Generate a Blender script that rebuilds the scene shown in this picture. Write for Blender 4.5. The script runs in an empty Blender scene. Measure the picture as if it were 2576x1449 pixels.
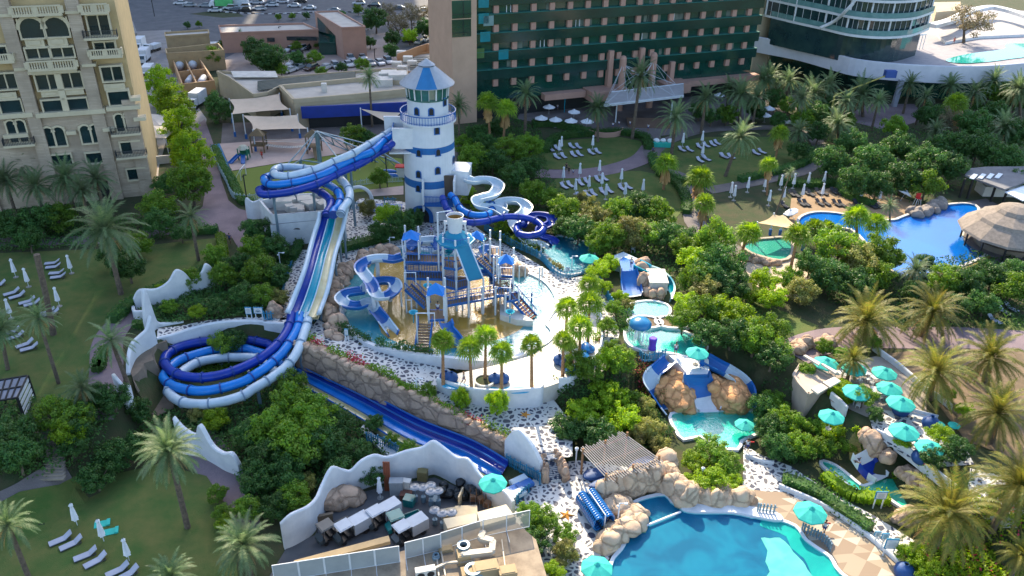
import bpy, math, random
from mathutils import Vector, Matrix, noise
from mathutils.geometry import delaunay_2d_cdt
R=math.radians; rnd=random.Random(7)
C=bpy.context.scene.collection
V3=Vector
# ---------------------------------------------------------------- camera model (metres, camera above the park)
CAMH=55.0; TH=R(29.5); FP=2050.0; CX=1288.0; CY=724.5; RHO=R(1.27)
_f=V3((0,math.cos(TH),-math.sin(TH))); _r0=V3((1,0,0)); _u0=V3((0,math.sin(TH),math.cos(TH)))
_r=_r0*math.cos(RHO)+_u0*math.sin(RHO); _u=-_r0*math.sin(RHO)+_u0*math.cos(RHO)
CAM=V3((0,0,CAMH))
def ray(px,py): return _f+_r*((px-CX)/FP)-_u*((py-CY)/FP)
def W(px,py,z=0.0):
    d=ray(px,py); return CAM+d*((z-CAMH)/d.z)
def VY(px,py,Y):
    d=ray(px,py); return CAM+d*(Y/d.y)
def depth(p): return (p-CAM).dot(_f)
def m_px(px,p): return px*depth(p)/FP            # photo pixels -> metres at a point
VW={'a':0,'b':550,'c':1100,'d':1560}
VX={'1':0,'2':950,'3':1900,'4':2840}
def Z(v,x,y):
    x0=VX[v[1]]; 
    if v=='b2': x0=900
    if v=='b3': x0=1850
    return ((x0+x/2.415)*.67083,(VW[v[0]]+y/2.415)*.67083)
def ZL(v,L): return [Z(v,*p[:2])+tuple(p[2:]) for p in L]
# ---------------------------------------------------------------- terrain
LOW=-3.5
_B=[(0,1180,14),(300,1040,10),(394,853,1.2),(433,844,1),(500,823,1),(555,813,1),(617,809,1),(671,811,1),(729,824,1),(762,856,1),(830,862,1),(900,870,1),(960,880,1),(1060,893,1),(1110,898,1),(1190,905,1),(1370,945,1),(1420,960,4),(1500,960,4),(1590,915,2),(1640,885,1.5),(1700,890,1.5),(1800,890,1.5),(1850,895,1.5),(1895,910,1.5),(1960,950,1),(2030,985,1),(2100,1030,1),(2150,1068,1),(2202,1098,1),(2263,1130,1),(2338,1188,1),(2450,1270,1.5),(2576,1330,2)]
BW=[]
for a,b,w in _B:
    p=W(a,b,0); BW.append((p.x,p.y,w))
def h(x,y):
    if x<=BW[0][0]: yb,w=BW[0][1:]
    elif x>=BW[-1][0]: yb,w=BW[-1][1:]
    else:
        for i in range(len(BW)-1):
            if BW[i][0]<=x<=BW[i+1][0]:
                t=(x-BW[i][0])/max(1e-6,BW[i+1][0]-BW[i][0])
                yb=BW[i][1]*(1-t)+BW[i+1][1]*t; w=BW[i][2]*(1-t)+BW[i+1][2]*t; break
    s=(yb-y)/w
    if s<=0: return 0.0
    if s>=1: return LOW
    return LOW*s*s*(3-2*s)
def G(px,py,dz=0.0):
    d=ray(px,py); t0=(3-CAMH)/d.z; st=.6
    t=t0; p=CAM+d*t
    while t<900:
        q=CAM+d*(t+st)
        if q.z<=h(q.x,q.y):
            a,b=t,t+st
            for _ in range(12):
                m=(a+b)/2; q=CAM+d*m
                if q.z<=h(q.x,q.y): b=m
                else: a=m
            q=CAM+d*b; return V3((q.x,q.y,h(q.x,q.y)+dz))
        t+=st
        if q.z>0.01 and d.z>-1: pass
    return W(px,py,0)
# ---------------------------------------------------------------- object helpers
def tag(o,label=None,cat=None,group=None,kind=None):
    if label: o['label']=label
    if cat: o['category']=cat
    if group: o['group']=group
    if kind: o['kind']=kind
    return o
def empty(name,loc,rz=0,label=None,cat=None,group=None):
    o=bpy.data.objects.new(name,None); C.objects.link(o); o.location=loc; o.rotation_euler=(0,0,rz)
    o.empty_display_size=.3
    return tag(o,label,cat,group)
class MB:
    def __init__(s): s.v=[];s.f=[];s.m=[];s.sm=False
    def add(s,vs,fs,mi=0):
        n=len(s.v); s.v+=[tuple(v) for v in vs]
        s.f+=[tuple(i+n for i in f) for f in fs]; s.m+=[mi]*len(fs); return s
    def box(s,c,sz,rz=0,mi=0,M=None):
        cx,cy,cz=c; a,b,d=[k/2 for k in sz]; co,si=math.cos(rz),math.sin(rz); vs=[]
        for z in(-d,d):
            for x,y in((-a,-b),(a,-b),(a,b),(-a,b)):
                vs.append((cx+x*co-y*si,cy+x*si+y*co,cz+z))
        return s.add(vs,[(0,3,2,1),(4,5,6,7),(0,1,5,4),(1,2,6,5),(2,3,7,6),(3,0,4,7)],mi)
    def bar(s,p,q,w,hh=None,mi=0):
        p=V3(p);q=V3(q);hh=hh or w; d=q-p
        if d.length<1e-6: return s
        d.normalize(); up=V3((0,0,1)) if abs(d.z)<.95 else V3((0,1,0))
        a=d.cross(up).normalized(); b=a.cross(d).normalized(); vs=[]
        for c in(p,q):
            for i,j in((-1,-1),(1,-1),(1,1),(-1,1)): vs.append(c+a*(i*w/2)+b*(j*hh/2))
        return s.add(vs,[(0,1,2,3),(7,6,5,4),(0,4,5,1),(1,5,6,2),(2,6,7,3),(3,7,4,0)],mi)
    def frames(s,path):
        P=[V3(p) for p in path]; out=[]
        for i,p in enumerate(P):
            d=(P[min(i+1,len(P)-1)]-P[max(i-1,0)])
            d=d.normalized() if d.length>1e-9 else V3((0,0,1))
            up=V3((0,0,1)) if abs(d.z)<.93 else V3((0,1,0))
            a=d.cross(up).normalized(); b=a.cross(d).normalized(); out.append((p,a,b))
        return out
    def tube(s,path,r,seg=8,mi=0,caps=True,mfun=None):
        fr=s.frames(path); vs=[];fs=[]
        for k,(p,a,b) in enumerate(fr):
            rr=r[k] if isinstance(r,(list,tuple)) else r
            for j in range(seg):
                t=2*math.pi*j/seg; vs.append(p+a*(rr*math.cos(t))+b*(rr*math.sin(t)))
        n=len(s.v); s.v+=[tuple(v) for v in vs]
        for k in range(len(fr)-1):
            for j in range(seg):
                j2=(j+1)%seg
                s.f.append((n+k*seg+j,n+(k+1)*seg+j,n+(k+1)*seg+j2,n+k*seg+j2)); s.m.append(mfun(k) if mfun else mi)
        if caps:
            s.f.append(tuple(n+j for j in range(seg))); s.m.append(mi)
            s.f.append(tuple(n+(len(fr)-1)*seg+j for j in reversed(range(seg)))); s.m.append(mi)
        return s
    def sweep(s,path,prof,mi=0,mfun=None,closed=True,bank=None):
        fr=s.frames(path); n=len(s.v); L=len(prof)
        for k,(p,a,b) in enumerate(fr):
            a2=V3((a.x,a.y,0)).normalized() if abs(a.z)<.9 else a
            for (x,y) in prof: s.v.append(tuple(p+a*x+b*y))
        for k in range(len(fr)-1):
            for j in range(L if closed else L-1):
                j2=(j+1)%L
                s.f.append((n+k*L+j,n+(k+1)*L+j,n+(k+1)*L+j2,n+k*L+j2)); s.m.append(mfun(k,j) if mfun else mi)
        if closed:
            s.f.append(tuple(n+j for j in range(L))); s.m.append(mi)
            s.f.append(tuple(n+(len(fr)-1)*L+j for j in reversed(range(L)))); s.m.append(mi)
        return s
    def lathe(s,prof,c=(0,0,0),seg=24,mi=0,mfun=None,a0=0,a1=2*math.pi):
        n=len(s.v); full=abs(a1-a0-2*math.pi)<1e-6; cols=seg if full else seg+1
        for (r,z) in prof:
            for j in range(cols):
                t=a0+(a1-a0)*j/seg; s.v.append((c[0]+r*math.cos(t),c[1]+r*math.sin(t),c[2]+z))
        for k in range(len(prof)-1):
            for j in range(seg):
                j2=(j+1)%cols
                s.f.append((n+k*cols+j,n+k*cols+j2,n+(k+1)*cols+j2,n+(k+1)*cols+j)); s.m.append(mfun(k,j) if mfun else mi)
        return s
    def prism(s,poly,z0,z1,mi=0,top=True,bot=False,side=None):
        P=[(p[0],p[1]) for p in poly]
        ar=sum(P[i][0]*P[(i+1)%len(P)][1]-P[(i+1)%len(P)][0]*P[i][1] for i in range(len(P)))
        if ar<0: P=P[::-1]
        n=len(P); vs=[(x,y,z0) for x,y in P]+[(x,y,z1) for x,y in P]
        fs=[(i,(i+1)%n,n+(i+1)%n,n+i) for i in range(n)]
        s.add(vs,fs,mi if side is None else side)
        if top: s.add([(x,y,z1) for x,y in P],[tuple(range(n))],mi)
        if bot: s.add([(x,y,z0) for x,y in P],[tuple(reversed(range(n)))],mi)
        return s
    def blob(s,c,rad,seed=0,amp=.25,mi=0,sub=2,fr=1.1):
        vs,fs=ico(sub); o=V3((seed*7.3,seed*3.1,seed*1.7)); out=[]
        for v in vs:
            d=noise.noise(v*fr+o)*amp+noise.noise(v*fr*2.6+o)*amp*.45
            w=v*(1+d); out.append((c[0]+w.x*rad[0],c[1]+w.y*rad[1],c[2]+w.z*rad[2]))
        return s.add(out,fs,mi)
    def build(s,name,mats,parent=None,smooth=False,**kw):
        me=bpy.data.meshes.new(name); me.from_pydata(s.v,[],s.f)
        if not isinstance(mats,(list,tuple)): mats=[mats]
        for m in mats: me.materials.append(m)
        if len(mats)>1: me.polygons.foreach_set('material_index',[min(i,len(mats)-1) for i in s.m])
        if smooth: me.polygons.foreach_set('use_smooth',[True]*len(me.polygons))
        me.update()
        o=bpy.data.objects.new(name,me); C.objects.link(o)
        if parent is not None: o.parent=parent
        if kw: tag(o,**kw)
        return o
_ico={}
def ico(sub):
    if sub in _ico: return _ico[sub]
    t=(1+5**.5)/2
    v=[V3(p).normalized() for p in((-1,t,0),(1,t,0),(-1,-t,0),(1,-t,0),(0,-1,t),(0,1,t),(0,-1,-t),(0,1,-t),(t,0,-1),(t,0,1),(-t,0,-1),(-t,0,1))]
    f=[(0,11,5),(0,5,1),(0,1,7),(0,7,10),(0,10,11),(1,5,9),(5,11,4),(11,10,2),(10,7,6),(7,1,8),(3,9,4),(3,4,2),(3,2,6),(3,6,8),(3,8,9),(4,9,5),(2,4,11),(6,2,10),(8,6,7),(9,8,1)]
    for _ in range(sub):
        nf=[];mid={}
        def mp(a,b):
            k=(min(a,b),max(a,b))
            if k not in mid: mid[k]=len(v); v.append(((v[a]+v[b])/2).normalized())
            return mid[k]
        for a,b,c in f:
            x,y,z=mp(a,b),mp(b,c),mp(c,a); nf+=[(a,x,z),(b,y,x),(c,z,y),(x,y,z)]
        f=nf
    _ico[sub]=(v,f); return _ico[sub]
def copy_tree(o,parent=None):
    c=o.copy(); C.objects.link(c)
    if parent is not None: c.parent=parent
    for ch in KIDS.get(o.name,[]) or [k for k in o.children]: copy_tree(ch,c)
    return c
KIDS={}
_protos={}
def inst(key,maker,loc,rz=0,sc=1.0,label=None,group=None,cat=None,rot=None,name=None):
    """first use builds the thing, later uses copy it and each of its parts"""
    if key not in _protos:
        o=maker(); o2=o; _protos[key]=o; KIDS[o.name]=list(o.children)
        for k in o.children: KIDS[k.name]=list(k.children)
    else:
        o2=copy_tree(_protos[key])
    o2.location=loc; o2.rotation_euler=rot or (0,0,rz)
    o2.scale=(sc,sc,sc) if isinstance(sc,(int,float)) else sc
    tag(o2,label,cat,group)
    return o2
def smooth_path(P,n=6):
    P=[V3(p) for p in P]; out=[]
    for i in range(len(P)-1):
        p0=P[max(i-1,0)];p1=P[i];p2=P[i+1];p3=P[min(i+2,len(P)-1)]
        for k in range(n):
            t=k/n; out.append(.5*((2*p1)+(-p0+p2)*t+(2*p0-5*p1+4*p2-p3)*t*t+(-p0+3*p1-3*p2+p3)*t**3))
    out.append(P[-1]); return out
def smooth_closed(P,n=4):
    P=[V3(p) for p in P]; N=len(P); out=[]
    for i in range(N):
        p0,p1,p2,p3=P[i-1],P[i],P[(i+1)%N],P[(i+2)%N]
        for k in range(n):
            t=k/n; out.append(.5*((2*p1)+(-p0+p2)*t+(2*p0-5*p1+4*p2-p3)*t*t+(-p0+3*p1-3*p2+p3)*t**3))
    return out
def inside(x,y,P):
    c=False;n=len(P);j=n-1
    for i in range(n):
        if (P[i][1]>y)!=(P[j][1]>y) and x<(P[j][0]-P[i][0])*(y-P[i][1])/(P[j][1]-P[i][1]+1e-12)+P[i][0]: c=not c
        j=i
    return c
def drape(name,poly,off,mat,step=3.0,zf=None,parent=None,smooth=True,**kw):
    """a sheet laid on the ground (or on zf), triangulated inside its outline"""
    P=[V3((p[0],p[1])) for p in poly]
    Q=[]
    for i in range(len(P)):
        a=P[i];b=P[(i+1)%len(P)]; n=max(1,int((b-a).length/step))
        for k in range(n): Q.append(a+(b-a)*(k/n))
    n=len(Q); x0=min(p.x for p in Q);x1=max(p.x for p in Q);y0=min(p.y for p in Q);y1=max(p.y for p in Q)
    pts=list(Q); x=x0
    while x<x1:
        y=y0
        while y<y1:
            xx=x+rnd.uniform(-.2,.2)*step; yy=y+rnd.uniform(-.2,.2)*step
            if inside(xx,yy,Q): pts.append(V3((xx,yy)))
            y+=step
        x+=step
    res=delaunay_2d_cdt(pts,[],[list(range(n))],1,1e-4)
    zf=zf or h
    m=MB(); m.add([(v.x,v.y,zf(v.x,v.y)+off) for v in res[0]],[])
    for f in res[2]:
        a,b,c=[res[0][i] for i in f[:3]]
        cr=(b.x-a.x)*(c.y-a.y)-(b.y-a.y)*(c.x-a.x)
        m.f.append(tuple(f) if cr>0 else tuple(reversed(f))); m.m.append(0)
    return m.build(name,mat,parent,**kw)
def poly(L,z=None,sm=0):
    P=[(G(*p[:2]) if z is None else W(p[0],p[1],z)) for p in L]
    return smooth_closed(P,sm) if sm else P
def ribbon_poly(L,w,n=5,z=None):
    P=[V3(((G(*p[:2]) if z is None else W(p[0],p[1],z)).x,(G(*p[:2]) if z is None else W(p[0],p[1],z)).y,0)) for p in L]
    P=smooth_path(P,n); l=[];r=[]
    for i,p in enumerate(P):
        d=(P[min(i+1,len(P)-1)]-P[max(i-1,0)]).normalized(); a=V3((-d.y,d.x,0)); l.append(p+a*w/2); r.append(p-a*w/2)
    return l+r[::-1]
ORD=['first','second','third','fourth','fifth','sixth','seventh','eighth','ninth','tenth','eleventh','twelfth','thirteenth','fourteenth','fifteenth','sixteenth']
NUM=['zero','one','two','three','four','five','six','seven','eight','nine','ten','eleven','twelve','thirteen','fourteen','fifteen','sixteen']
def ordl(i,n,desc,where):
    if n==1: return f"{desc} {where}"
    if i==0: return f"leftmost of the {NUM[n]} {desc} {where}"
    if i==n-1: return f"rightmost of the {NUM[n]} {desc} {where}"
    return f"{ORD[i]} from left of {NUM[n]} {desc} {where}"
# ---------------------------------------------------------------- materials
MT={}
def nodes(name):
    m=bpy.data.materials.new(name); m.use_nodes=True; nt=m.node_tree; nt.nodes.clear(); return m,nt
def N(nt,t,**k):
    n=nt.nodes.new(t)
    for a,b in k.items():
        if a in n.inputs: n.inputs[a].default_value=b
        else: setattr(n,a,b)
    return n
def L(nt,a,ao,b,bi): nt.links.new(a.outputs[ao],b.inputs[bi])
def c4(c): return (c[0],c[1],c[2],1)
def mixc(nt,fac,a,b):
    m=nt.nodes.new('ShaderNodeMix'); m.data_type='RGBA'
    if isinstance(a,tuple): m.inputs[6].default_value=c4(a)
    else: nt.links.new(a,m.inputs[6])
    if isinstance(b,tuple): m.inputs[7].default_value=c4(b)
    else: nt.links.new(b,m.inputs[7])
    if isinstance(fac,float): m.inputs[0].default_value=fac
    else: nt.links.new(fac,m.inputs[0])
    return m.outputs[2]
def ramp(nt,src,a,b):
    r=nt.nodes.new('ShaderNodeMapRange'); r.inputs[1].default_value=a; r.inputs[2].default_value=b
    nt.links.new(src,r.inputs[0]); return r.outputs[0]
def mat(name,col,col2=None,rough=.7,scale=.6,bump=0,bscale=8,metal=0,spec=.5,dist=.03,coat=0):
    if name in MT: return MT[name]
    m,nt=nodes(name); o=N(nt,'ShaderNodeOutputMaterial'); b=N(nt,'ShaderNodeBsdfPrincipled')
    b.inputs['Roughness'].default_value=rough; b.inputs['Metallic'].default_value=metal
    b.inputs['Specular IOR Level'].default_value=spec; b.inputs['Coat Weight'].default_value=coat
    tc=N(nt,'ShaderNodeNewGeometry')
    if col2 is None: col2=tuple(c*.78 for c in col)
    n=N(nt,'ShaderNodeTexNoise',Scale=scale,Detail=6.0,Roughness=.65); L(nt,tc,'Position',n,'Vector')
    f=ramp(nt,n.outputs[0],.36,.66)
    nt.links.new(mixc(nt,f,col,col2),b.inputs['Base Color'])
    if bump:
        n2=N(nt,'ShaderNodeTexNoise',Scale=float(bscale),Detail=5.0); L(nt,tc,'Position',n2,'Vector')
        bu=N(nt,'ShaderNodeBump',Strength=bump,Distance=dist); L(nt,n2,0,bu,'Height'); L(nt,bu,0,b,'Normal')
    L(nt,b,0,o,0); MT[name]=m; return m
def leafmat(name,c1,c2,c3,tr=.4,rough=.5):
    m,nt=nodes(name); o=N(nt,'ShaderNodeOutputMaterial'); g=N(nt,'ShaderNodeNewGeometry'); oi=N(nt,'ShaderNodeObjectInfo')
    a=mixc(nt,g.outputs['Random Per Island'],c1,c2)
    n=N(nt,'ShaderNodeTexNoise',Scale=.55,Detail=2.0); L(nt,g,'Position',n,'Vector')
    a=mixc(nt,ramp(nt,n.outputs[0],.45,.68),a,c3)
    hs=nt.nodes.new('ShaderNodeHueSaturation'); nt.links.new(a,hs.inputs['Color'])
    mr=nt.nodes.new('ShaderNodeMapRange'); mr.inputs[3].default_value=1.05; mr.inputs[4].default_value=1.75
    L(nt,oi,'Random',mr,0); nt.links.new(mr.outputs[0],hs.inputs['Value'])
    d=N(nt,'ShaderNodeBsdfPrincipled'); d.inputs['Roughness'].default_value=rough; d.inputs['Specular IOR Level'].default_value=.25
    t=N(nt,'ShaderNodeBsdfTranslucent'); nt.links.new(hs.outputs[0],d.inputs['Base Color'])
    h2=nt.nodes.new('ShaderNodeHueSaturation'); h2.inputs['Hue'].default_value=.485; h2.inputs['Value'].default_value=1.7; h2.inputs['Saturation'].default_value=1.1
    nt.links.new(hs.outputs[0],h2.inputs['Color']); nt.links.new(h2.outputs[0],t.inputs['Color'])
    mx=N(nt,'ShaderNodeMixShader'); mx.inputs[0].default_value=tr; L(nt,d,0,mx,1); L(nt,t,0,mx,2); L(nt,mx,0,o,0)
    MT[name]=m; return m
def watermat(name,tint,wave=.35,scale=1.6,rough=.04,glit=0.6):
    m,nt=nodes(name); o=N(nt,'ShaderNodeOutputMaterial'); g=N(nt,'ShaderNodeNewGeometry')
    n=N(nt,'ShaderNodeTexNoise',Scale=scale,Detail=4.0,Roughness=.6,Distortion=.6); L(nt,g,'Position',n,'Vector')
    bu=N(nt,'ShaderNodeBump',Strength=wave,Distance=.25); L(nt,n,0,bu,'Height')
    tr=N(nt,'ShaderNodeBsdfTransparent'); tr.inputs[0].default_value=c4(tint)
    gl=N(nt,'ShaderNodeBsdfGlossy'); gl.inputs['Roughness'].default_value=rough; L(nt,bu,0,gl,'Normal')
    fr=N(nt,'ShaderNodeFresnel',IOR=1.33); L(nt,bu,0,fr,'Normal')
    ml=N(nt,'ShaderNodeMath'); ml.operation='MULTIPLY'; ml.inputs[1].default_value=.2; L(nt,fr,0,ml,0)
    mx=N(nt,'ShaderNodeMixShader'); L(nt,ml,0,mx,0); L(nt,tr,0,mx,1); L(nt,gl,0,mx,2); L(nt,mx,0,o,0)
    MT[name]=m; return m
def poolfloor(name,c1,c2,scale=.25,tile=None,tcol=None):
    m,nt=nodes(name); o=N(nt,'ShaderNodeOutputMaterial'); g=N(nt,'ShaderNodeNewGeometry'); b=N(nt,'ShaderNodeBsdfPrincipled',Roughness=.7)
    n=N(nt,'ShaderNodeTexNoise',Scale=scale,Detail=4.0,Distortion=.8); L(nt,g,'Position',n,'Vector')
    a=mixc(nt,ramp(nt,n.outputs[0],.38,.62),c1,c2)
    w=N(nt,'ShaderNodeTexVoronoi',Scale=1.4); w.feature='DISTANCE_TO_EDGE'
    n2=N(nt,'ShaderNodeTexNoise',Scale=1.5,Detail=2.0); L(nt,g,'Position',n2,'Vector')
    va=N(nt,'ShaderNodeVectorMath'); va.operation='MULTIPLY_ADD'; L(nt,n2,1,va,0); va.inputs[1].default_value=(.8,.8,.8); L(nt,g,'Position',va,2)
    L(nt,va,0,w,'Vector')
    if tile:
        ck=N(nt,'ShaderNodeTexVoronoi',Scale=tile); L(nt,g,'Position',ck,'Vector')
        sp=nt.nodes.new('ShaderNodeSeparateColor'); L(nt,ck,'Color',sp,0)
        a=mixc(nt,ramp(nt,sp.outputs[0],.2,1.0),a,tcol)
    nt.links.new(a,b.inputs['Base Color']); L(nt,b,0,o,0); MT[name]=m; return m
def cobble(name,stone,stone2,grout,scale=1.55,th=.13):
    m,nt=nodes(name); o=N(nt,'ShaderNodeOutputMaterial'); g=N(nt,'ShaderNodeNewGeometry'); b=N(nt,'ShaderNodeBsdfPrincipled',Roughness=.75)
    n2=N(nt,'ShaderNodeTexNoise',Scale=1.3,Detail=3.0); L(nt,g,'Position',n2,'Vector')
    va=N(nt,'ShaderNodeVectorMath'); va.operation='MULTIPLY_ADD'; L(nt,n2,1,va,0); va.inputs[1].default_value=(.35,.35,0); 
    mp=N(nt,'ShaderNodeMapping'); mp.inputs['Scale'].default_value=(1,1,0); L(nt,g,'Position',mp,'Vector'); L(nt,mp,0,va,2)
    w=N(nt,'ShaderNodeTexVoronoi',Scale=scale); w.feature='DISTANCE_TO_EDGE'; L(nt,va,0,w,'Vector')
    w2=N(nt,'ShaderNodeTexVoronoi',Scale=scale); L(nt,va,0,w2,'Vector')
    sp=nt.nodes.new('ShaderNodeSeparateColor'); L(nt,w2,'Color',sp,0)
    st=mixc(nt,sp.outputs[0],stone,stone2)
    # a few cells stay mortar so that stones vary in size and spacing
    f=ramp(nt,w.outputs['Distance'],th,th+.03)
    n3=N(nt,'ShaderNodeTexNoise',Scale=.5,Detail=3.0); L(nt,g,'Position',n3,'Vector')
    gr=mixc(nt,ramp(nt,n3.outputs[0],.4,.7),grout,tuple(c*.8 for c in grout))
    nt.links.new(mixc(nt,f,gr,st),b.inputs['Base Color'])
    bu=N(nt,'ShaderNodeBump',Strength=.5,Distance=.04); nt.links.new(f,bu.inputs['Height']); L(nt,bu,0,b,'Normal')
    L(nt,b,0,o,0); MT[name]=m; return m
def brickmat(name,c1,c2,mort,scale=3.0,rough=.85,vert=False,bw=.5,bh=.25):
    m,nt=nodes(name); o=N(nt,'ShaderNodeOutputMaterial'); g=N(nt,'ShaderNodeNewGeometry'); b=N(nt,'ShaderNodeBsdfPrincipled',Roughness=rough)
    t=N(nt,'ShaderNodeTexBrick',Scale=scale); t.inputs['Color1'].default_value=c4(c1); t.inputs['Color2'].default_value=c4(c2); t.inputs['Mortar'].default_value=c4(mort)
    t.inputs['Mortar Size'].default_value=.02; t.inputs['Brick Width'].default_value=bw; t.inputs['Row Height'].default_value=bh
    if vert:
        sx=nt.nodes.new('ShaderNodeSeparateXYZ'); L(nt,g,'Position',sx,0); cb=nt.nodes.new('ShaderNodeCombineXYZ'); L(nt,sx,0,cb,0); L(nt,sx,2,cb,1); L(nt,cb,0,t,'Vector')
    else: L(nt,g,'Position',t,'Vector')
    n=N(nt,'ShaderNodeTexNoise',Scale=.35,Detail=5.0); L(nt,g,'Position',n,'Vector')
    a=mixc(nt,ramp(nt,n.outputs[0],.4,.75),t.outputs[0],tuple(k*.7 for k in c2))
    nt.links.new(a,b.inputs['Base Color']); L(nt,b,0,o,0); MT[name]=m; return m
def rockmat(name,c1,c2,c3):
    m,nt=nodes(name); o=N(nt,'ShaderNodeOutputMaterial'); g=N(nt,'ShaderNodeNewGeometry'); b=N(nt,'ShaderNodeBsdfPrincipled',Roughness=.9)
    n=N(nt,'ShaderNodeTexNoise',Scale=1.1,Detail=8.0,Roughness=.7); L(nt,g,'Position',n,'Vector')
    a=mixc(nt,ramp(nt,n.outputs[0],.35,.65),c1,c2)
    w=N(nt,'ShaderNodeTexVoronoi',Scale=.62); w.feature='DISTANCE_TO_EDGE'
    va=N(nt,'ShaderNodeVectorMath'); va.operation='MULTIPLY_ADD'; L(nt,n,1,va,0); va.inputs[1].default_value=(.7,.7,.7); L(nt,g,'Position',va,2); L(nt,va,0,w,'Vector')
    f=ramp(nt,w.outputs['Distance'],-.02,.09)
    nt.links.new(mixc(nt,f,tuple((x+y)/2 for x,y in zip(c3,c2)),a),b.inputs['Base Color'])
    ad=N(nt,'ShaderNodeMath'); ad.operation='ADD'; nt.links.new(f,ad.inputs[0]); L(nt,n,0,ad,1)
    bu=N(nt,'ShaderNodeBump',Strength=.7,Distance=.18); L(nt,ad,0,bu,'Height'); L(nt,bu,0,b,'Normal'); L(nt,b,0,o,0); MT[name]=m; return m
def glassmat(name,c1,c2,rough=.08,scale=.2):
    m=mat(name,c1,c2,rough=rough,scale=scale,spec=1.0); return m
white=mat('white_render',(.66,.68,.7),(.55,.58,.61),rough=.6,scale=.8,bump=.15,bscale=5)
offwhite=mat('off_white',(.62,.6,.55),(.5,.48,.44),rough=.7)
bluep=mat('blue_paint',(.01,.13,.42),(.012,.1,.34),rough=.35)
blued=mat('dark_blue_gelcoat',(.005,.038,.33),(.006,.03,.24),rough=.3,spec=.35,coat=.1)
bluel=mat('light_blue_gelcoat',(.005,.2,.62),(.008,.16,.5),rough=.3,spec=.35,coat=.1)
whiteg=mat('white_gelcoat',(.5,.6,.67),(.4,.5,.57),rough=.35,spec=.4,coat=.1)
cream=mat('cream_gelcoat',(.72,.66,.42),(.6,.5,.26),rough=.3,coat=.3)
tealg=mat('teal_gelcoat',(.0,.3,.4),(.0,.25,.36),rough=.25,coat=.3)
teal=mat('teal_canvas',(.03,.46,.38),(.02,.38,.32),rough=.8,scale=2)
tealroof=mat('teal_roof',(.0,.22,.36),(.0,.18,.32),rough=.5)
bluecan=mat('blue_canvas',(.01,.2,.62),(.01,.14,.5),rough=.7)
whitecan=mat('white_canvas',(.75,.77,.8),(.6,.62,.66),rough=.9)
steel=mat('grey_steel',(.2,.3,.36),(.15,.22,.28),rough=.4,metal=.3)
polew=mat('white_steel',(.66,.7,.74),(.5,.56,.62),rough=.4)
dark=mat('dark_void',(.012,.014,.016),(.006,.008,.01),rough=.6)
glass=mat('dark_glass',(.006,.02,.026),(.012,.035,.04),rough=.08,scale=.4,spec=1.0)
sand=mat('beige_render',(.42,.31,.17),(.34,.25,.14),rough=.85,bump=.1)
asph=mat('asphalt',(.12,.12,.125),(.08,.082,.09),rough=.9,scale=.3,bump=.2,bscale=20)
bark=mat('bark',(.16,.12,.085),(.08,.06,.045),rough=.95,scale=3,bump=.5,bscale=12)
wood=mat('brown_wood',(.2,.1,.05),(.13,.07,.035),rough=.8,scale=3)
black=mat('black_plastic',(.02,.02,.022),rough=.5)
rock=rockmat('park_rock',(.54,.38,.27),(.42,.29,.2),(.16,.11,.08))
# ---------------------------------------------------------------- vegetation
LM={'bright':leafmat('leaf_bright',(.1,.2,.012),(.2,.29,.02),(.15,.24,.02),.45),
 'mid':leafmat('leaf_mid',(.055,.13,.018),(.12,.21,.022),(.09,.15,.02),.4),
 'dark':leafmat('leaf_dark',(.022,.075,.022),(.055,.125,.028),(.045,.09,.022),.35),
 'olive':leafmat('leaf_olive',(.12,.15,.04),(.22,.22,.06),(.14,.13,.05),.35),
 'brown':leafmat('leaf_brown',(.12,.11,.06),(.17,.14,.08),(.09,.08,.05),.3),
 'palm':leafmat('frond_green',(.06,.1,.018),(.19,.165,.035),(.13,.12,.03),.38),
 'pshade':leafmat('frond_shade_green',(.05,.105,.045),(.13,.18,.08),(.1,.13,.07),.35),  # duller copy of the frond green, shade on the palms put into colour
 'palmg':leafmat('frond_bright',(.08,.17,.015),(.2,.28,.03),(.1,.18,.02),.4),
 'dry':leafmat('frond_dry',(.3,.19,.08),(.4,.27,.12),(.24,.15,.06),.3)}
flower=mat('red_flower',(.5,.02,.03),(.6,.05,.12),rough=.7)
def leafq(m,p,nrm,ln,wd,rg,mi=0):
    t=V3((rg.uniform(-1,1),rg.uniform(-1,1),rg.uniform(-.6,.6))); a=nrm.cross(t)
    if a.length<1e-3: a=V3((1,0,0))
    a.normalize(); b=a.cross(nrm).normalized(); a*=ln/2; b*=wd/2
    n=len(m.v); m.v+=[tuple(p-a),tuple(p+b),tuple(p+a),tuple(p-b)]; m.f.append((n,n+1,n+2,n+3)); m.m.append(mi)
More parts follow.
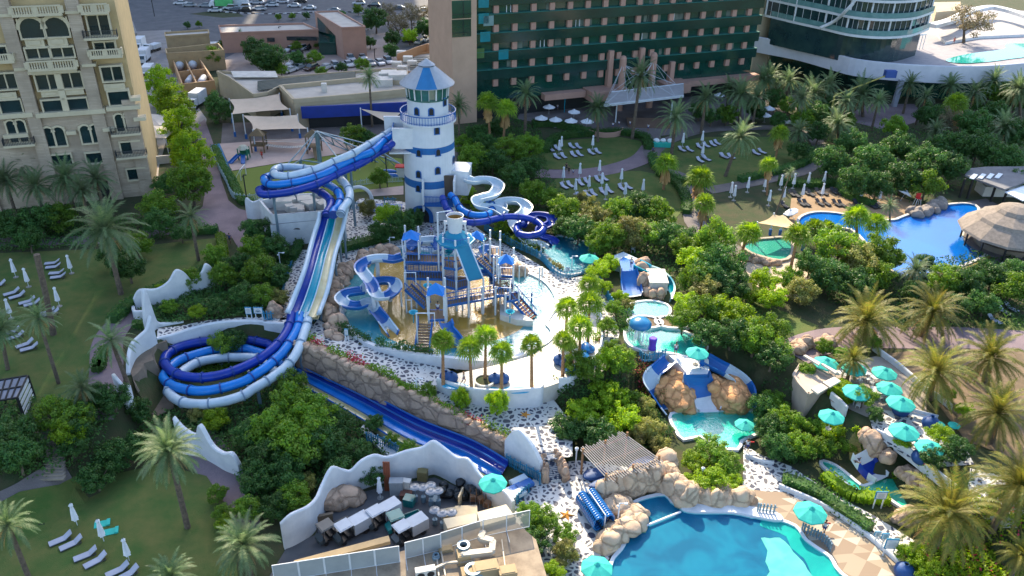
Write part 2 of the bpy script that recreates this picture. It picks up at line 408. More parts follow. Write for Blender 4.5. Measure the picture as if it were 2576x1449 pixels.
def make_tree(kind,seed,flat=.8,cl=46,lv=90,ls=.11,droop=0,open_=0.0):
    """unit tree: crown radius 1 centred at z=1.15*..., trunk from 0"""
    def f():
        rg=random.Random(seed); root=empty('tree',(0,0,0)); ch=1.15
        m=MB(); cc=[]
        for i in range(cl):
            while True:
                v=V3((rg.uniform(-1,1),rg.uniform(-1,1),rg.uniform(-.75,1)))
                if .35<v.length<1: break
            if rg.random()<.7: v=v.normalized()*rg.uniform(.6,.95)
            v=V3((v.x,v.y,v.z*flat)); cc.append((v,rg.uniform(.17,.33)))
        cc+= [(V3((rg.uniform(-.4,.4),rg.uniform(-.4,.4),rg.uniform(-.3,.3)*flat)),.35) for _ in range(6)]
        for v,r in cc:
            if rg.random()<open_: continue
            for k in range(int(lv*(r/.25)**2)):
                d=V3((rg.gauss(0,1),rg.gauss(0,1),rg.gauss(0,1))).normalized()
                rr=r*(rg.random()**.4)
                p=V3((v.x+d.x*rr,v.y+d.y*rr,v.z+d.z*rr*.8-droop*rg.random()*r))+V3((0,0,ch))
                nn=(d+V3((rg.uniform(-.7,.7),rg.uniform(-.7,.7),rg.uniform(-.3,.9)))).normalized()
                leafq(m,p,nn,ls*rg.uniform(.7,1.4),ls*rg.uniform(.4,.8),rg)
        m.build('crown',LM[kind],root)
        t=MB(); top=V3((rg.uniform(-.1,.1),rg.uniform(-.1,.1),.6))
        t.tube([(0,0,0),(top.x*.5,top.y*.5,.3),top],[.075,.055,.045],7)
        for i in range(7):
            v=cc[i*3][0]+V3((0,0,ch)); mid=(top+v)/2+V3((0,0,.05)); t.tube([top,mid,v],[.035,.022,.008],5)
        t.build('trunk',bark,root); return root
    return f
TK={'bright':[make_tree('bright',1),make_tree('bright',2)],'mid':[make_tree('mid',3),make_tree('mid',4)],
 'dark':[make_tree('dark',5),make_tree('dark',6)],'olive':[make_tree('olive',7),make_tree('olive',8)],
 'brown':[make_tree('brown',9,open_=.35,ls=.08)],
 'fea':[make_tree('mid',10,.5,34,110,.1,.25,.1),make_tree('bright',11,.5,34,110,.1,.25,.15)],
 'tall':[make_tree('bright',12,1.35,60,90),make_tree('bright',13,1.3,60,90)],'talld':[make_tree('dark',14,1.3,60,90)]}
def tree(px,py,rpx,kind='mid',label='',group=None,hk=1.0,z0=None):
    """crown centre and radius as seen; the trunk foot is put on the ground below it"""
    p=G(px,py); r=m_px(rpx,p)
    for _ in range(4):
        z=(h(p.x,p.y) if z0 is None else z0); p=W(px,py,z+1.15*r*hk); r=m_px(rpx,p)
    z=(h(p.x,p.y) if z0 is None else z0)
    ks=TK[kind]; i=rnd.randrange(len(ks))
    return inst(f'tree_{kind}{i}',ks[i],(p.x,p.y,z),rnd.uniform(0,6.28),(r*rnd.uniform(.95,1.1),r*rnd.uniform(.95,1.1),r*hk),label,group,'tree')
def frond(m,base,az,el,ln,rg,nl=32,curl=1.0,lw=.1,lf=.56,mi=0,tw=0):
    """a feather frond: arching midrib with leaflets on both sides"""
    n=9; d=V3((math.cos(az)*math.cos(el),math.sin(az)*math.cos(el),math.sin(el))); p=V3(base); pts=[p.copy()]; st=ln/n
    for i in range(n):
        p=p+d*st; pts.append(p.copy()); d=(d+V3((0,0,-1))*curl*.13*(1+i*.12)).normalized()
    side=V3((-math.sin(az),math.cos(az),0))
    m.tube(pts,[.035*ln/4*(1-.85*i/n) for i in range(n+1)],3,mi,False)
    for k in range(nl):
        t=.12+.88*k/nl; q=t*n; i=min(int(q),n-1); c=pts[i].lerp(pts[i+1],q-i); dd=(pts[i+1]-pts[i]).normalized()
        L_=lf*ln/4*(math.sin(math.pi*min(1,t*.9+.12))**.6)*rg.uniform(.8,1.15)
        up=side.cross(dd)*-1
        if up.z<0: up=-up
        for s in(-1,1):
            e=(side*s*.8+dd*.65+up*rg.uniform(.05,.35)-V3((0,0,.25))).normalized()*L_
            w=dd*(lw*ln/4)
            nn=len(m.v); m.v+=[tuple(c-w*.5),tuple(c+w*.5),tuple(c+e)]; m.f.append((nn,nn+1,nn+2)); m.m.append(mi)
def trunkmesh(top,r0,r1,name,root,mt=None):
    t=MB(); n=14; pts=[];rs=[]
    for i in range(n*2+1):
        s=i/(n*2); bend=V3((top[0]*s*s,top[1]*s*s,top[2]*s)); pts.append(bend); rs.append((r0*(1-s)+r1*s)*(1.0 if i%2 else .88))
    t.tube(pts,rs,8); return t.build(name,mt or bark,root)
def make_date(seed,ht=7.0,R_=3.6,nf=62,lean=(0,0),mat_='palm',dry=8):
    def f():
        rg=random.Random(seed); root=empty('date_palm',(0,0,0)); top=(lean[0],lean[1],ht)
        trunkmesh(top,.34,.26,'trunk',root); m=MB()
        for i in range(nf):
            el=R(80-112*(i/nf)+rg.uniform(-8,8)); az=i*2.39996+rg.uniform(-.2,.2)
            frond(m,top,az,el,R_*rg.uniform(.95,1.22),rg,curl=rg.uniform(.75,1.15))
        m.build('crown',LM[mat_],root)
        if dry:
            d=MB()
            for i in range(dry): frond(d,(top[0],top[1],top[2]-.25),rg.uniform(0,6.28),R(-25-rg.uniform(0,35)),R_*rg.uniform(.6,.9),rg,nl=18,curl=.8)
            d.build('dry_fronds',LM['dry'],root)
        return root
    return f
def make_fan(seed,ht=8.0,R_=1.9,nf=36,skirt=0,lean=(0,0)):
    def f():
        rg=random.Random(seed); root=empty('fan_palm',(0,0,0)); top=V3((lean[0],lean[1],ht))
        trunkmesh(top,.26,.16,'trunk',root,MT.get('palm_bark') or mat('palm_bark',(.36,.2,.1),(.22,.12,.06),rough=.95,scale=4))
        def fan(m,az,el,ln,drp):
            d=V3((math.cos(az)*math.cos(el),math.sin(az)*math.cos(el),math.sin(el))); c=top+d*ln*.5; s=V3((-math.sin(az),math.cos(az),0)); u=d.cross(s)
            m.bar(top,c,.04)
            K=13
            for k in range(K):
                a=R(-105+210*k/(K-1)); e=(d*math.cos(a)+s*math.sin(a)).normalized(); ee=e*ln*.62*rg.uniform(.7,1.25)
                mid=c+ee*.6; tip=c+ee+V3((0,0,-drp*ln*.25)); w=s.cross(e) if False else d.cross(e)
                pr=e.cross(u).normalized()*ln*.04
                n=len(m.v); m.v+=[tuple(c),tuple(mid-pr),tuple(tip),tuple(mid+pr)]; m.f.append((n,n+1,n+2,n+3)); m.m.append(0)
        m=MB()
        for i in range(nf): fan(m,i*2.39996+rg.uniform(-.3,.3),R(80-105*i/nf),R_*rg.uniform(.9,1.15),rg.uniform(.6,1.4))
        m.build('crown',LM['palmg'],root)
        if skirt:
            s=MB()
            for i in range(90):
                az=rg.uniform(0,6.28); zt=ht-.3-rg.random()*skirt*.55; r0=.3; r1=rg.uniform(.45,.95)*R_*.5; p=V3((top.x+math.cos(az)*r0,top.y+math.sin(az)*r0,zt)); q=V3((top.x+math.cos(az)*r1,top.y+math.sin(az)*r1,zt-skirt*rg.uniform(.35,.6)))
                sd=V3((-math.sin(az),math.cos(az),0))*rg.uniform(.1,.22); s.add([p-sd,p+sd,q+sd*.8,q-sd*.8],[(0,1,2,3)])
            s.build('dry_skirt',LM['dry'],root)
        return root
    return f
DK=[make_date(21),make_date(22,lean=(.6,.2)),make_date(23,lean=(-.7,.2))]
DD=[make_date(24,R_=3.4,nf=38,mat_='pshade',dry=14)]
DG=[make_date(25,mat_='pshade'),make_date(26,mat_='pshade',nf=52),make_date(27,mat_='pshade',nf=70)]
FK=[make_fan(31),make_fan(32)]
FS=[make_fan(33,skirt=2.6),make_fan(34,skirt=2.6)]
def palm(cpx,cpy,rpx,base=None,kind='date',label='',group=None,H=None):
    """crown centre / radius as seen, trunk foot as seen (or a usual height)"""
    if kind=='date' and (cpx<1900 or cpy<740): kind='shade'  # palms standing in shade take the fronds with shade painted in
    unit={'date':(7.0,3.6,DK),'shade':(7.0,3.6,DG),'ragged':(7.0,3.4,DD),'fan':(8.0,1.8,FK),'skirt':(8.0,1.9,FS)}[kind]
    if base is not None: g=G(*base); t=VY(cpx,cpy,g.y); hh=max(1.5,t.z-g.z); 
    else:
        hh=H or 6.5; p=G(cpx,cpy)
        for _ in range(4): z=h(p.x,p.y); p=W(cpx,cpy,z+hh)
        g=V3((p.x,p.y,h(p.x,p.y))); t=p
    r=m_px(rpx,t)*1.08; sxy=r/unit[1]*1.0; i=rnd.randrange(len(unit[2]))
    o=inst(f'palm_{kind}{i}',unit[2][i],g,rnd.uniform(0,6.28),1.0,label,group,'palm tree',name=None)
    # crown keeps its proportions, trunk is stretched to the height seen
    for ch in o.children:
        if ch.name.startswith('trunk'):
            ch.scale=(min(sxy,1.1),min(sxy,1.1),hh/unit[0])
        else:
            ch.scale=(sxy,sxy,sxy); ch.location=(0,0,hh-unit[0]*sxy)
    ln={0:(0,0),1:(.6,.2),2:(-.7,.2)}[i] if kind=='date' else (0,0)
    if ln!=(0,0):
        k=min(sxy,1.1)-sxy
        for ch in o.children:
            if not ch.name.startswith('trunk'): ch.location.x+=ln[0]*k; ch.location.y+=ln[1]*k
    if base is not None:   # lean from foot to crown
        dx=t.x-g.x; o.rotation_euler=(0,0,o.rotation_euler.z)
        if abs(dx)>.4:
            ang=math.atan2(dx,hh); o.rotation_mode='XYZ'
            M=Matrix.Rotation(ang,4,'Y')@Matrix.Rotation(o.rotation_euler.z,4,'Z'); o.rotation_euler=M.to_euler()
    return o
def cluster(fn,desc,where,items,group=None,**kw):
    items=sorted(items,key=lambda t:t[0]); n=len(items)
    for i,it in enumerate(items): fn(*it,label=ordl(i,n,desc,where),group=group or desc+' '+where,**kw)
def cover(name,polyL,n,hgt,kind,seed,label,flow=0,ls=.35,cat='plants',kd='stuff',z=None):
    """low planting with no countable plants: leaf sized faces over an area"""
    rg=random.Random(seed); P=[(p.x,p.y) for p in (poly(polyL) if z is None else [W(a,b,z) for a,b in polyL])]
    x0=min(p[0] for p in P);x1=max(p[0] for p in P);y0=min(p[1] for p in P);y1=max(p[1] for p in P); m=MB(); k=0; g=0
    while k<n and g<n*12:
        g+=1; x=rg.uniform(x0,x1);y=rg.uniform(y0,y1)
        if not inside(x,y,P): continue
        if z is None and h(x,y)<-.3 and h(x,y)>LOW+.3: pass
        k+=1; hh=hgt*(.35+.65*max(0,min(1,.5+1.6*noise.noise(V3((x*.35,y*.35,seed))))))
        zz=(h(x,y) if z is None else z)+hh*(rg.random()**.5)
        nn=V3((rg.uniform(-1,1),rg.uniform(-1,1),rg.uniform(.1,1.3))).normalized()
        leafq(m,V3((x,y,zz)),nn,ls*rg.uniform(.7,1.4),ls*rg.uniform(.4,.8),rg,1 if rg.random()<flow else 0)
    return m.build(name,[LM[kind],flower],label=label,cat=cat,kind=kd)
def hedge(L_,w,hgt,kind,label,cat='hedge',seed=1,dens=55,group=None):
    rg=random.Random(seed); P=smooth_path([G(*p) for p in L_],4); m=MB()
    for i in range(len(P)-1):
        a,b=P[i],P[i+1]; ln=(b-a).length
        d=(b-a).normalized(); s=V3((-d.y,d.x,0))
        for k in range(int(ln*(w+hgt*2)*dens/3)):
            t=rg.random(); f=rg.random()*(w+2*hgt)
            if f<hgt: q=(-w/2,f)
            elif f<hgt+w: q=(f-hgt-w/2,hgt)
            else: q=(w/2,f-hgt-w)
            x=a+d*ln*t+s*(q[0]+rg.uniform(-.12,.12)); zz=h(x.x,x.y)+q[1]+rg.uniform(-.12,.12)
            leafq(m,V3((x.x,x.y,zz)),V3((rg.uniform(-1,1),rg.uniform(-1,1),rg.uniform(0,1))).normalized(),.28,.18,rg)
        m.bar(a+V3((0,0,hgt*.42)),b+V3((0,0,hgt*.42)),w*.75,hgt*.8)
    return m.build('hedge',LM[kind],label=label,cat=cat,group=group)
# ---------------------------------------------------------------- ground, paths, water
soil=mat('soil_undergrowth',(.028,.05,.014),(.06,.055,.025),rough=1,scale=.5,bump=.6,bscale=6,dist=.1)
grass=mat('lawn_grass',(.045,.1,.014),(.12,.125,.03),rough=.95,scale=.3,bump=.8,bscale=14,dist=.08)
turf=mat('play_turf',(.12,.17,.02),(.14,.18,.03),rough=.95,scale=.3)
brickp=brickmat('brick_paving',(.26,.19,.2),(.2,.15,.17),(.13,.1,.11),scale=4)
brickg=brickmat('grey_brick_paving',(.2,.17,.16),(.15,.13,.13),(.1,.09,.08),scale=4)
cob=cobble('cobbled_white',(.035,.045,.085),(.1,.1,.115),(.62,.61,.58),1.6,.14)
sandm=mat('play_sand',(.5,.38,.33),(.42,.32,.28),rough=.95,scale=.5)
softb=mat('soft_blue',(.06,.2,.36),(.04,.16,.3),rough=.9)
decks=mat('pale_deck',(.6,.57,.51),(.48,.44,.38),rough=.5,scale=.7)
dirt=mat('dry_dirt',(.2,.14,.09),(.11,.085,.05),rough=1,scale=.7,bump=.4)
concrete=mat('concrete',(.3,.29,.27),(.22,.21,.2),rough=.9,bump=.1)
# ground sheet: fine near the level change, coarse far out
def ground():
    xs=[-1600,-900,-500,-300,-200]+[-150+2.5*i for i in range(121)]+[200,300,500,900,1600]
    ys=[-300,-120,-40,0,20]+[30+1.5*i for i in range(75)]+[150+6*i for i in range(30)]+[400,600,900,1500,2600]
    m=MB()
    for y in ys:
        for x in xs: m.v.append((x,y,h(x,y)))
    nx=len(xs)
    for j in range(len(ys)-1):
        for i in range(nx-1): m.f.append((j*nx+i,j*nx+i+1,(j+1)*nx+i+1,(j+1)*nx+i)); m.m.append(0)
    return m.build('ground',soil,smooth=True,kind='structure')
ground()
def surf(name,L_,off,mt,step=3,sm=0,**kw): return drape(name,poly(L_,sm=sm),off,mt,step,kind='structure',**kw)
surf('lawn',[(-60,640),(120,632),(300,625),(555,598),(565,640),(430,730),(340,770),(285,815),(255,880),(240,960),(215,1010),(90,1020),(-60,1010)],.04,grass)
surf('lawn',[(50,1240),(150,1222),(230,1180),(400,1170),(520,1200),(580,1290),(600,1460),(-60,1460),(-60,1300)],.16,grass,1.5)
surf('lawn',[(1340,385),(1400,355),(1470,350),(1560,345),(1610,355),(1628,378),(1590,408),(1520,424),(1440,427),(1370,425)],.04,grass)
surf('lawn',[(1370,470),(1400,450),(1450,442),(1530,433),(1610,430),(1680,445),(1722,480),(1728,520),(1670,580),(1450,560)],.04,grass)
surf('lawn',[(1648,395),(1690,360),(1770,345),(1880,345),(1960,345),(2040,375),(2020,415),(1940,440),(1880,455),(1800,470),(1700,445)],.04,grass)
surf('lawn',[(1830,770),(1870,730),(1960,780),(2060,820),(2000,870),(1900,840)],.04,grass)
surf('lawn',[(2460,800),(2576,800),(2620,850),(2560,880),(2480,850)],.04,grass)
surf('play_turf',[(583,432),(700,412),(880,385),(1012,400),(1015,470),(920,482),(760,500),(650,508),(610,500)],.06,turf)
surf('sand_play_area',[(553,362),(800,345),(960,350),(1010,380),(880,384),(700,411),(583,430)],.06,sandm)
surf('soft_play_path',[(530,365),(553,362),(610,500),(650,508),(640,522),(600,510)],.08,softb)
surf('forecourt',[(560,310),(1000,300),(1010,352),(800,345),(556,362)],.05,MT['parking_paving'] if 'parking_paving' in MT else brickg)
surf('lawn',[(930,478),(1015,468),(1015,490),(930,495)],.07,sandm)
# brick paths
def rpath(L_,w,off=.07,mt=None,name='path'): return drape(name,ribbon_poly(L_,w),off,mt or brickp,2.5,kind='structure')
surf('path',[(515,300),(545,385),(556,450),(575,505),(600,525),(650,540),(648,622),(600,625),(585,600),(560,585),(480,590),(478,550),(510,520),(520,450),(505,380),(490,320)],.06,brickp)
rpath([(-20,610),(100,608),(300,600),(470,572)],3.0,.05)
rpath([(560,690),(430,735),(360,775),(305,812),(272,860),(268,930),(262,1000),(240,1060)],3.6)
rpath([(470,1090),(520,1140),(560,1200),(585,1270),(600,1340)],4.2)
rpath([(180,1200),(120,1225),(60,1262),(-30,1300)],3.2,.08,brickg)
rpath([(1330,436),(1440,438),(1530,428),(1610,402),(1640,370)],4.2,.07)
rpath([(1600,330),(1640,340),(1640,385),(1668,425),(1715,448),(1745,490),(1748,560),(1800,600),(1860,640)],3.4,.09,brickg)
rpath([(1640,385),(1680,355),(1760,330),(1870,322),(1990,325),(2050,350),(2062,395),(2020,430),(1930,452),(1850,468),(1780,480)],3.0,.08,brickg)
rpath([(1990,890),(2060,862),(2140,850),(2300,850),(2430,850),(2600,860)],5,.06)
rpath([(1110,420),(1130,380),(1105,330)],4,.05,brickg)
surf('terrace',[(1300,300),(1480,330),(1600,335),(1640,345),(1760,330),(1900,300),(2030,270),(2030,240),(1700,240),(1330,240)],.05,brickg)
surf('plaza',[(2120,300),(2180,262),(2300,262),(2330,300),(2230,330)],.06,brickp)
rpath([(1250,585),(1400,540),(1500,560)],2,.05,dirt)
# streets and car parks
surf('parking_lot',[(560,150),(600,130),(990,80),(1010,190),(960,215),(600,215),(560,250)],.05,mat('parking_paving',(.32,.26,.23),(.25,.2,.18),rough=.9,scale=.3),12)
surf('service_road',[(330,70),(430,70),(440,150),(470,230),(520,300),(515,330),(460,330),(380,300),(345,200)],.05,mat('grey_paving',(.28,.26,.25),(.2,.19,.18),rough=.85,scale=.3),8)
surf('road',[(280,-20),(1200,-20),(1200,45),(800,30),(620,45),(580,22),(440,40),(440,75),(330,80),(300,60)],.06,asph,14)
surf('yard',[(350,280),(440,280),(400,420),(395,480),(330,430)],.04,mat('pale_tiles',(.5,.42,.34),(.42,.36,.3),rough=.8),6)
surf('pavement',[(430,30),(560,45),(800,30),(1135,45),(1135,150),(1000,130),(560,160),(440,200)],.03,asph,14)
surf('parking_lot',[(1000,80),(1135,80),(1135,120),(1010,140)],.05,asph,10)
# painted stripes of the street
for k in range(8):
    a=W(508+k*9,113-k*.5,0.12); m=MB(); m.box((a.x,a.y,0.10),(1.0,7,.02),R(8)); m.build('road_marking',mat('road_paint',(.7,.7,.68)),kind='structure')
m=MB()
for i in range(0,60,1):
    t=i/60; a=G(560+560*t,30+4*math.sin(t*9)+8*t); m.box((a.x,a.y,.15),(3.0,.5,.28),0,i%2)
m.build('kerb',[mat('kerb_white',(.7,.7,.7)),mat('kerb_black',(.04,.04,.045))],kind='structure')
# fine cobbled areas, upper level
surf('cobbled_plaza',[(862,560),(885,520),(905,500),(1010,508),(1180,560),(1215,585),(1280,622),(1380,682),(1440,700),(1500,690),(1535,760),(1558,840),(1545,900),(1500,955),(1430,955),(1340,930),(1240,930),(1110,915),(1040,900),(900,860),(820,815),(850,650)],.10,cob,3)
surf('cobbled_plaza',[(752,630),(776,630),(760,700),(745,800),(704,808),(712,725)],.10,cob,2)
surf('cobbled_plaza',[(396,828),(450,822),(520,808),(600,801),(700,798),(762,806),(762,830),(735,818),(671,809),(617,806),(555,810),(500,820),(433,841),(396,850)],.10,cob,2)
# lower level
surf('cobbled_plaza',[(1360,1170),(1460,1160),(1600,1180),(1640,1200),(1560,1260),(1585,1320),(1500,1460),(1370,1460),(1300,1330),(1290,1262),(1330,1228)],.10,cob,3)
surf('cobbled_plaza',[(1870,1120),(1912,1145),(1990,1175),(2080,1235),(2200,1300),(2300,1362),(2260,1400),(2170,1345),(2080,1295),(1960,1250),(1868,1240)],.10,cob,3)
surf('cobbled_plaza',[(2180,1030),(2300,1040),(2420,1110),(2450,1170),(2330,1180),(2200,1100)],.10,cob,3)
surf('cobbled_plaza',[(2440,1180),(2620,1220),(2620,1330),(2500,1330),(2430,1260)],.10,cob,3)
surf('cafe_terrace',[(2070,930),(2230,890),(2330,980),(2330,1060),(2180,1050),(2090,1010)],.07,mat('cafe_paving',(.34,.3,.26),(.26,.22,.19),rough=.8),3)
surf('sandy_ground',[(2230,890),(2420,870),(2620,880),(2620,1180),(2430,1110),(2330,980)],.05,dirt,4)
surf('sandy_ground',[(340,890),(395,870),(470,860),(430,900),(420,960),(440,1030),(400,1050),(350,1010),(330,940)],.25,mat('grey_dirt',(.2,.16,.12),(.14,.11,.085),rough=1,scale=.8,bump=.5),1)
surf('pool_terrace',[(1985,560),(1990,500),(2100,470),(2220,480),(2330,520),(2370,530),(2300,545),(2235,570),(2120,535),(2030,545),(2005,575)],.06,mat('brown_paving',(.3,.2,.11),(.24,.16,.09),rough=.85),3)
surf('pool_terrace',[(1850,640),(1900,655),(2010,650),(2040,690),(2020,760),(1900,720)],.06,mat('pale_paving',(.55,.44,.33),(.45,.36,.27),rough=.8),3)  # lighter tan paving than the brown terrace
surf('pool_terrace',[(2360,520),(2480,500),(2600,560),(2600,700),(2480,690),(2490,640),(2440,560)],.05,brickg,3)
# ---------------------------------------------------------------- pools: floor, rim and water
def pool(nm,L_,floor,water,rimw=.45,rimh=.35,rim=None,z=None,wz=.25,sm=3,label=None):
    P=poly(L_,z,sm); P=[V3((p.x,p.y,0)) for p in P]; z0=max(h(p.x,p.y) for p in P) if z is None else z
    m=MB(); m.prism(P,z0-.6,z0+.12); m.build('pool_floor',floor,kind='structure')
    m=MB(); m.add([(p.x,p.y,z0+wz) for p in P],[tuple(range(len(P)))])
    w=m.build('water',water,kind='structure')
    if rimw:
        n=len(P); m=MB(); c=sum(P,V3())/n; out=[]
        ar=sum(P[i].x*P[(i+1)%n].y-P[(i+1)%n].x*P[i].y for i in range(n)); sg=1 if ar>0 else -1
        for i in range(n):
            d=(P[(i+1)%n]-P[i-1]).normalized(); out.append(P[i]+V3((d.y,-d.x,0))*sg*rimw)
        vs=[];fs=[]
        for i in range(n):
            for q,zz in((P[i],z0+.1),(P[i],z0+rimh),(out[i],z0+rimh),(out[i],z0-1.0)): vs.append((q.x,q.y,zz))
        for i in range(n):
            j=(i+1)%n
            for k in range(3): fs.append((i*4+k,i*4+k+1,j*4+k+1,j*4+k) if sg<0 else (i*4+k,j*4+k,j*4+k+1,i*4+k+1))
        m.add(vs,fs); m.build('pool_rim',rim or white,kind='structure')
    return z0,P
wclear=watermat('water_clear',(.9,.92,.87),.1,2.6)
wturq=watermat('water_turquoise',(.5,.95,.9),.12,2.4)
wblue=watermat('water_blue',(.25,.7,.95),.07,2)
wdeep=watermat('water_deep',(.5,.92,.92),.22,2.6)
f_beige=poolfloor('floor_beige',(.62,.35,.06),(.5,.28,.04),.25)
f_turq=poolfloor('floor_turquoise',(.0,.34,.32),(.02,.5,.44),.5)
f_blue=poolfloor('floor_blue',(.006,.16,.44),(.01,.23,.5),.12)
f_cyan=poolfloor('floor_cyan',(.02,.26,.38),(.05,.36,.44),.2)
f_wave=poolfloor('floor_wave',(.003,.09,.22),(.01,.17,.31),.3)
f_kid=poolfloor('floor_kid',(.06,.42,.32),(.12,.5,.4),.4)
SPL=[(872,700),(885,672),(930,650),(1000,628),(1100,640),(1200,650),(1290,680),(1360,710),(1390,745),(1395,775),(1370,815),(1385,840),(1372,865),(1330,885),(1280,905),(1200,912),(1110,905),(1010,890),(920,862),(875,815),(862,760)]
zs,PS=pool('splash_pool',SPL,f_cyan,wclear,.5,.45)
bei=[(960,655),(1060,665),(1180,680),(1260,720),(1310,760),(1330,790),(1310,830),(1240,860),(1120,880),(1020,868),(960,840),(950,780),(935,740),(940,690)]
m=MB(); P=smooth_closed([W(a,b,0) for a,b in bei],3); m.add([(p.x,p.y,zs+.14) for p in P],[tuple(range(len(P)))]); m.build('pool_floor',f_beige,kind='structure')
# bathing platform (pale deck) of the splash pool, its front wall stands above the lower path
DK0=[(1145,972),(1110,958),(1165,940),(1235,925),(1330,900),(1362,880),(1392,840),(1370,818),(1400,775),(1420,745),(1450,740),(1510,790),(1508,880),(1470,940),(1400,968),(1362,980),(1330,984),(1262,988),(1190,984)]
P=smooth_closed([W(a,b,.1) for a,b in DK0],3); m=MB(); m.prism([(p.x,p.y) for p in P],-3.2,.30); m.build('splash_deck',decks,kind='structure')
for k,(a,b,c,d,e,f_) in enumerate([(1104,920,1145,972,0,0)]): pass
def wallstrip(name,pts,th,mt,parent=None,smooth=False,**kw):
    """wall along ground points (x,y,z0,z1), rounded coping"""
    m=MB(); n=len(pts); vs=[]
    for i,p in enumerate(pts):
        a=V3(pts[max(i-1,0)][:2]);b=V3(pts[min(i+1,n-1)][:2]); d=(b-a).normalized(); s=V3((-d.y,d.x))*th/2
        for q in((s.x,p[2]),(s.x,p[3]-.1),(s.x*.5,p[3]),(-s.x*.5,p[3]),(-s.x,p[3]-.1),(-s.x,p[2])):
            k=q[0]/s.x if abs(s.x)>1e-9 else 0
            if abs(s.x)<=1e-9: k={0:1,1:1}.get(0,1)
            vs.append(None)
        for j,(kk,zz) in enumerate(((1,p[2]),(1,p[3]-.12),(.55,p[3]),(-.55,p[3]),(-1,p[3]-.12),(-1,p[2]))):
            vs[i*6+j]=(p[0]+s.x*kk,p[1]+s.y*kk,zz)
    fs=[]
    for i in range(n-1):
        for j in range(5): fs.append((i*6+j,i*6+j+1,(i+1)*6+j+1,(i+1)*6+j))
    fs+=[tuple(range(6)),tuple(reversed([(n-1)*6+j for j in range(6)]))]
    m.add(vs,fs); return m.build(name,mt,parent,smooth=smooth,**kw)
def wwall(L_,th,label,mt=None,name='garden_wall',cat='wall',n=4,group=None,zb=None):
    """L_: (px,py of foot, height m)"""
    P=[G(a,b) if zb is None else W(a,b,zb) for a,b,_ in L_]; P=smooth_path([(p.x,p.y,p.z) for p in P],n)
    H_=smooth_path([(k,0,c[2]) for k,c in enumerate(L_)],n)
    return wallstrip(name,[(p.x,p.y,p.z-1.2,p.z+q.z) for p,q in zip(P,H_)],th,mt or white,label=label,cat=cat,group=group)
# curved parapet of the deck
fr=[W(a,b,.1) for a,b in [(1100,960),(1145,976),(1190,987),(1262,992),(1330,988),(1362,983),(1362,960)]]
fr=smooth_path(fr,5); wallstrip('deck_wall',[(p.x,p.y,-3.4,.75) for p in fr],.3,white,label='curved white retaining wall in front of the palm deck',cat='wall')
fr=smooth_path([W(a,b,.1) for a,b in [(1405,965),(1440,960),(1480,925),(1510,880),(1512,810),(1490,770)]],5)
wallstrip('deck_wall',[(p.x,p.y,-.5,.95) for p in fr],.3,white,label='curved white wall behind the blue beanbags of the deck',cat='wall')
# sloping cobbled terrace above the rock wall
TP=[(768,842),(800,806),(840,826),(900,852),(1000,884),(1100,908),(1140,940),(1145,972),(1262,988),(1362,980),(1395,1010),(1440,1070),(1440,1150),(1380,1160),(1290,1130),(1180,1068),(1070,1012),(960,962),(830,900),(762,870)]
def zt(x,y):
    p0=W(830,860,0); p1=W(1360,1090,-2); t=max(0,min(1,(x-p0.x)/(p1.x-p0.x))); return -2.0*t*t*(3-2*t)
def WT(px,py):
    z=0
    for _ in range(8): p=W(px,py,z); z=.6*zt(p.x,p.y)+.4*z
    return W(px,py,z)
TPW=[WT(a,b) for a,b in TP]
drape('cobbled_path',TPW,.11,cob,2,zf=zt,kind='structure')
# rock retaining wall between terrace and run-out lanes
def rockwall(L_,zt_,zb,th,label,seed=0,bat=.3,name='rock_wall',cap=True):
    P=[WT(a,b) if zt_ is None else W(a,b,zt_) for a,b in L_]; P=smooth_path(P,8); m=MB(); rows=12; n=len(P); root=empty(name,tuple(P[0]),0,label,'rock wall'); o0=P[0]
    for i,p in enumerate(P):
        d=(P[min(i+1,n-1)]-P[max(i-1,0)]); d.z=0; d.normalize(); s=V3((d.y,-d.x,0))
        ztop=p.z+.5+.35*noise.noise(V3((p.x*.6,p.y*.6,seed)))
        for j in range(rows+1):
            t=j/rows; zz=zb+(ztop-zb)*t; off=bat*(1-t)+.35*noise.noise(V3((p.x*.75,p.y*.75,zz*.9+seed)))+.2*noise.noise(V3((p.x*2.2,p.y*2.2,zz*2)))
            q=p+s*(off+.2); m.v.append((q.x-o0.x,q.y-o0.y,zz-o0.z))
        q=p-s*th; m.v.append((q.x-o0.x,q.y-o0.y,ztop-.1-o0.z)); m.v.append((q.x-o0.x,q.y-o0.y,ztop-1.5-o0.z))
    K=rows+3
    for i in range(n-1):
        for j in range(K-1): m.f.append((i*K+j,(i+1)*K+j,(i+1)*K+j+1,i*K+j+1)); m.m.append(0)
    m.build('rock_face',rock,root,smooth=True)
    if cap:
        m=MB(); rg=random.Random(seed+5)
        for i in range(0,n,2):
            p=P[i]-o0; r=rg.uniform(.32,.6); m.blob((p.x+rg.uniform(-.2,.2),p.y+rg.uniform(-.2,.2),p.z+.45),(r*1.2,r*.9,r*.65),seed+i,.3)
        m.build('coping_stones',rock,root,smooth=True)
    return root
RW=[(742,868),(790,884),(830,902),(900,932),(960,962),(1070,1012),(1180,1068),(1240,1100),(1285,1124)]
rockwall(RW,None,LOW-.6,.9,'long carved rock wall between cobbled path and blue slide lanes',3)
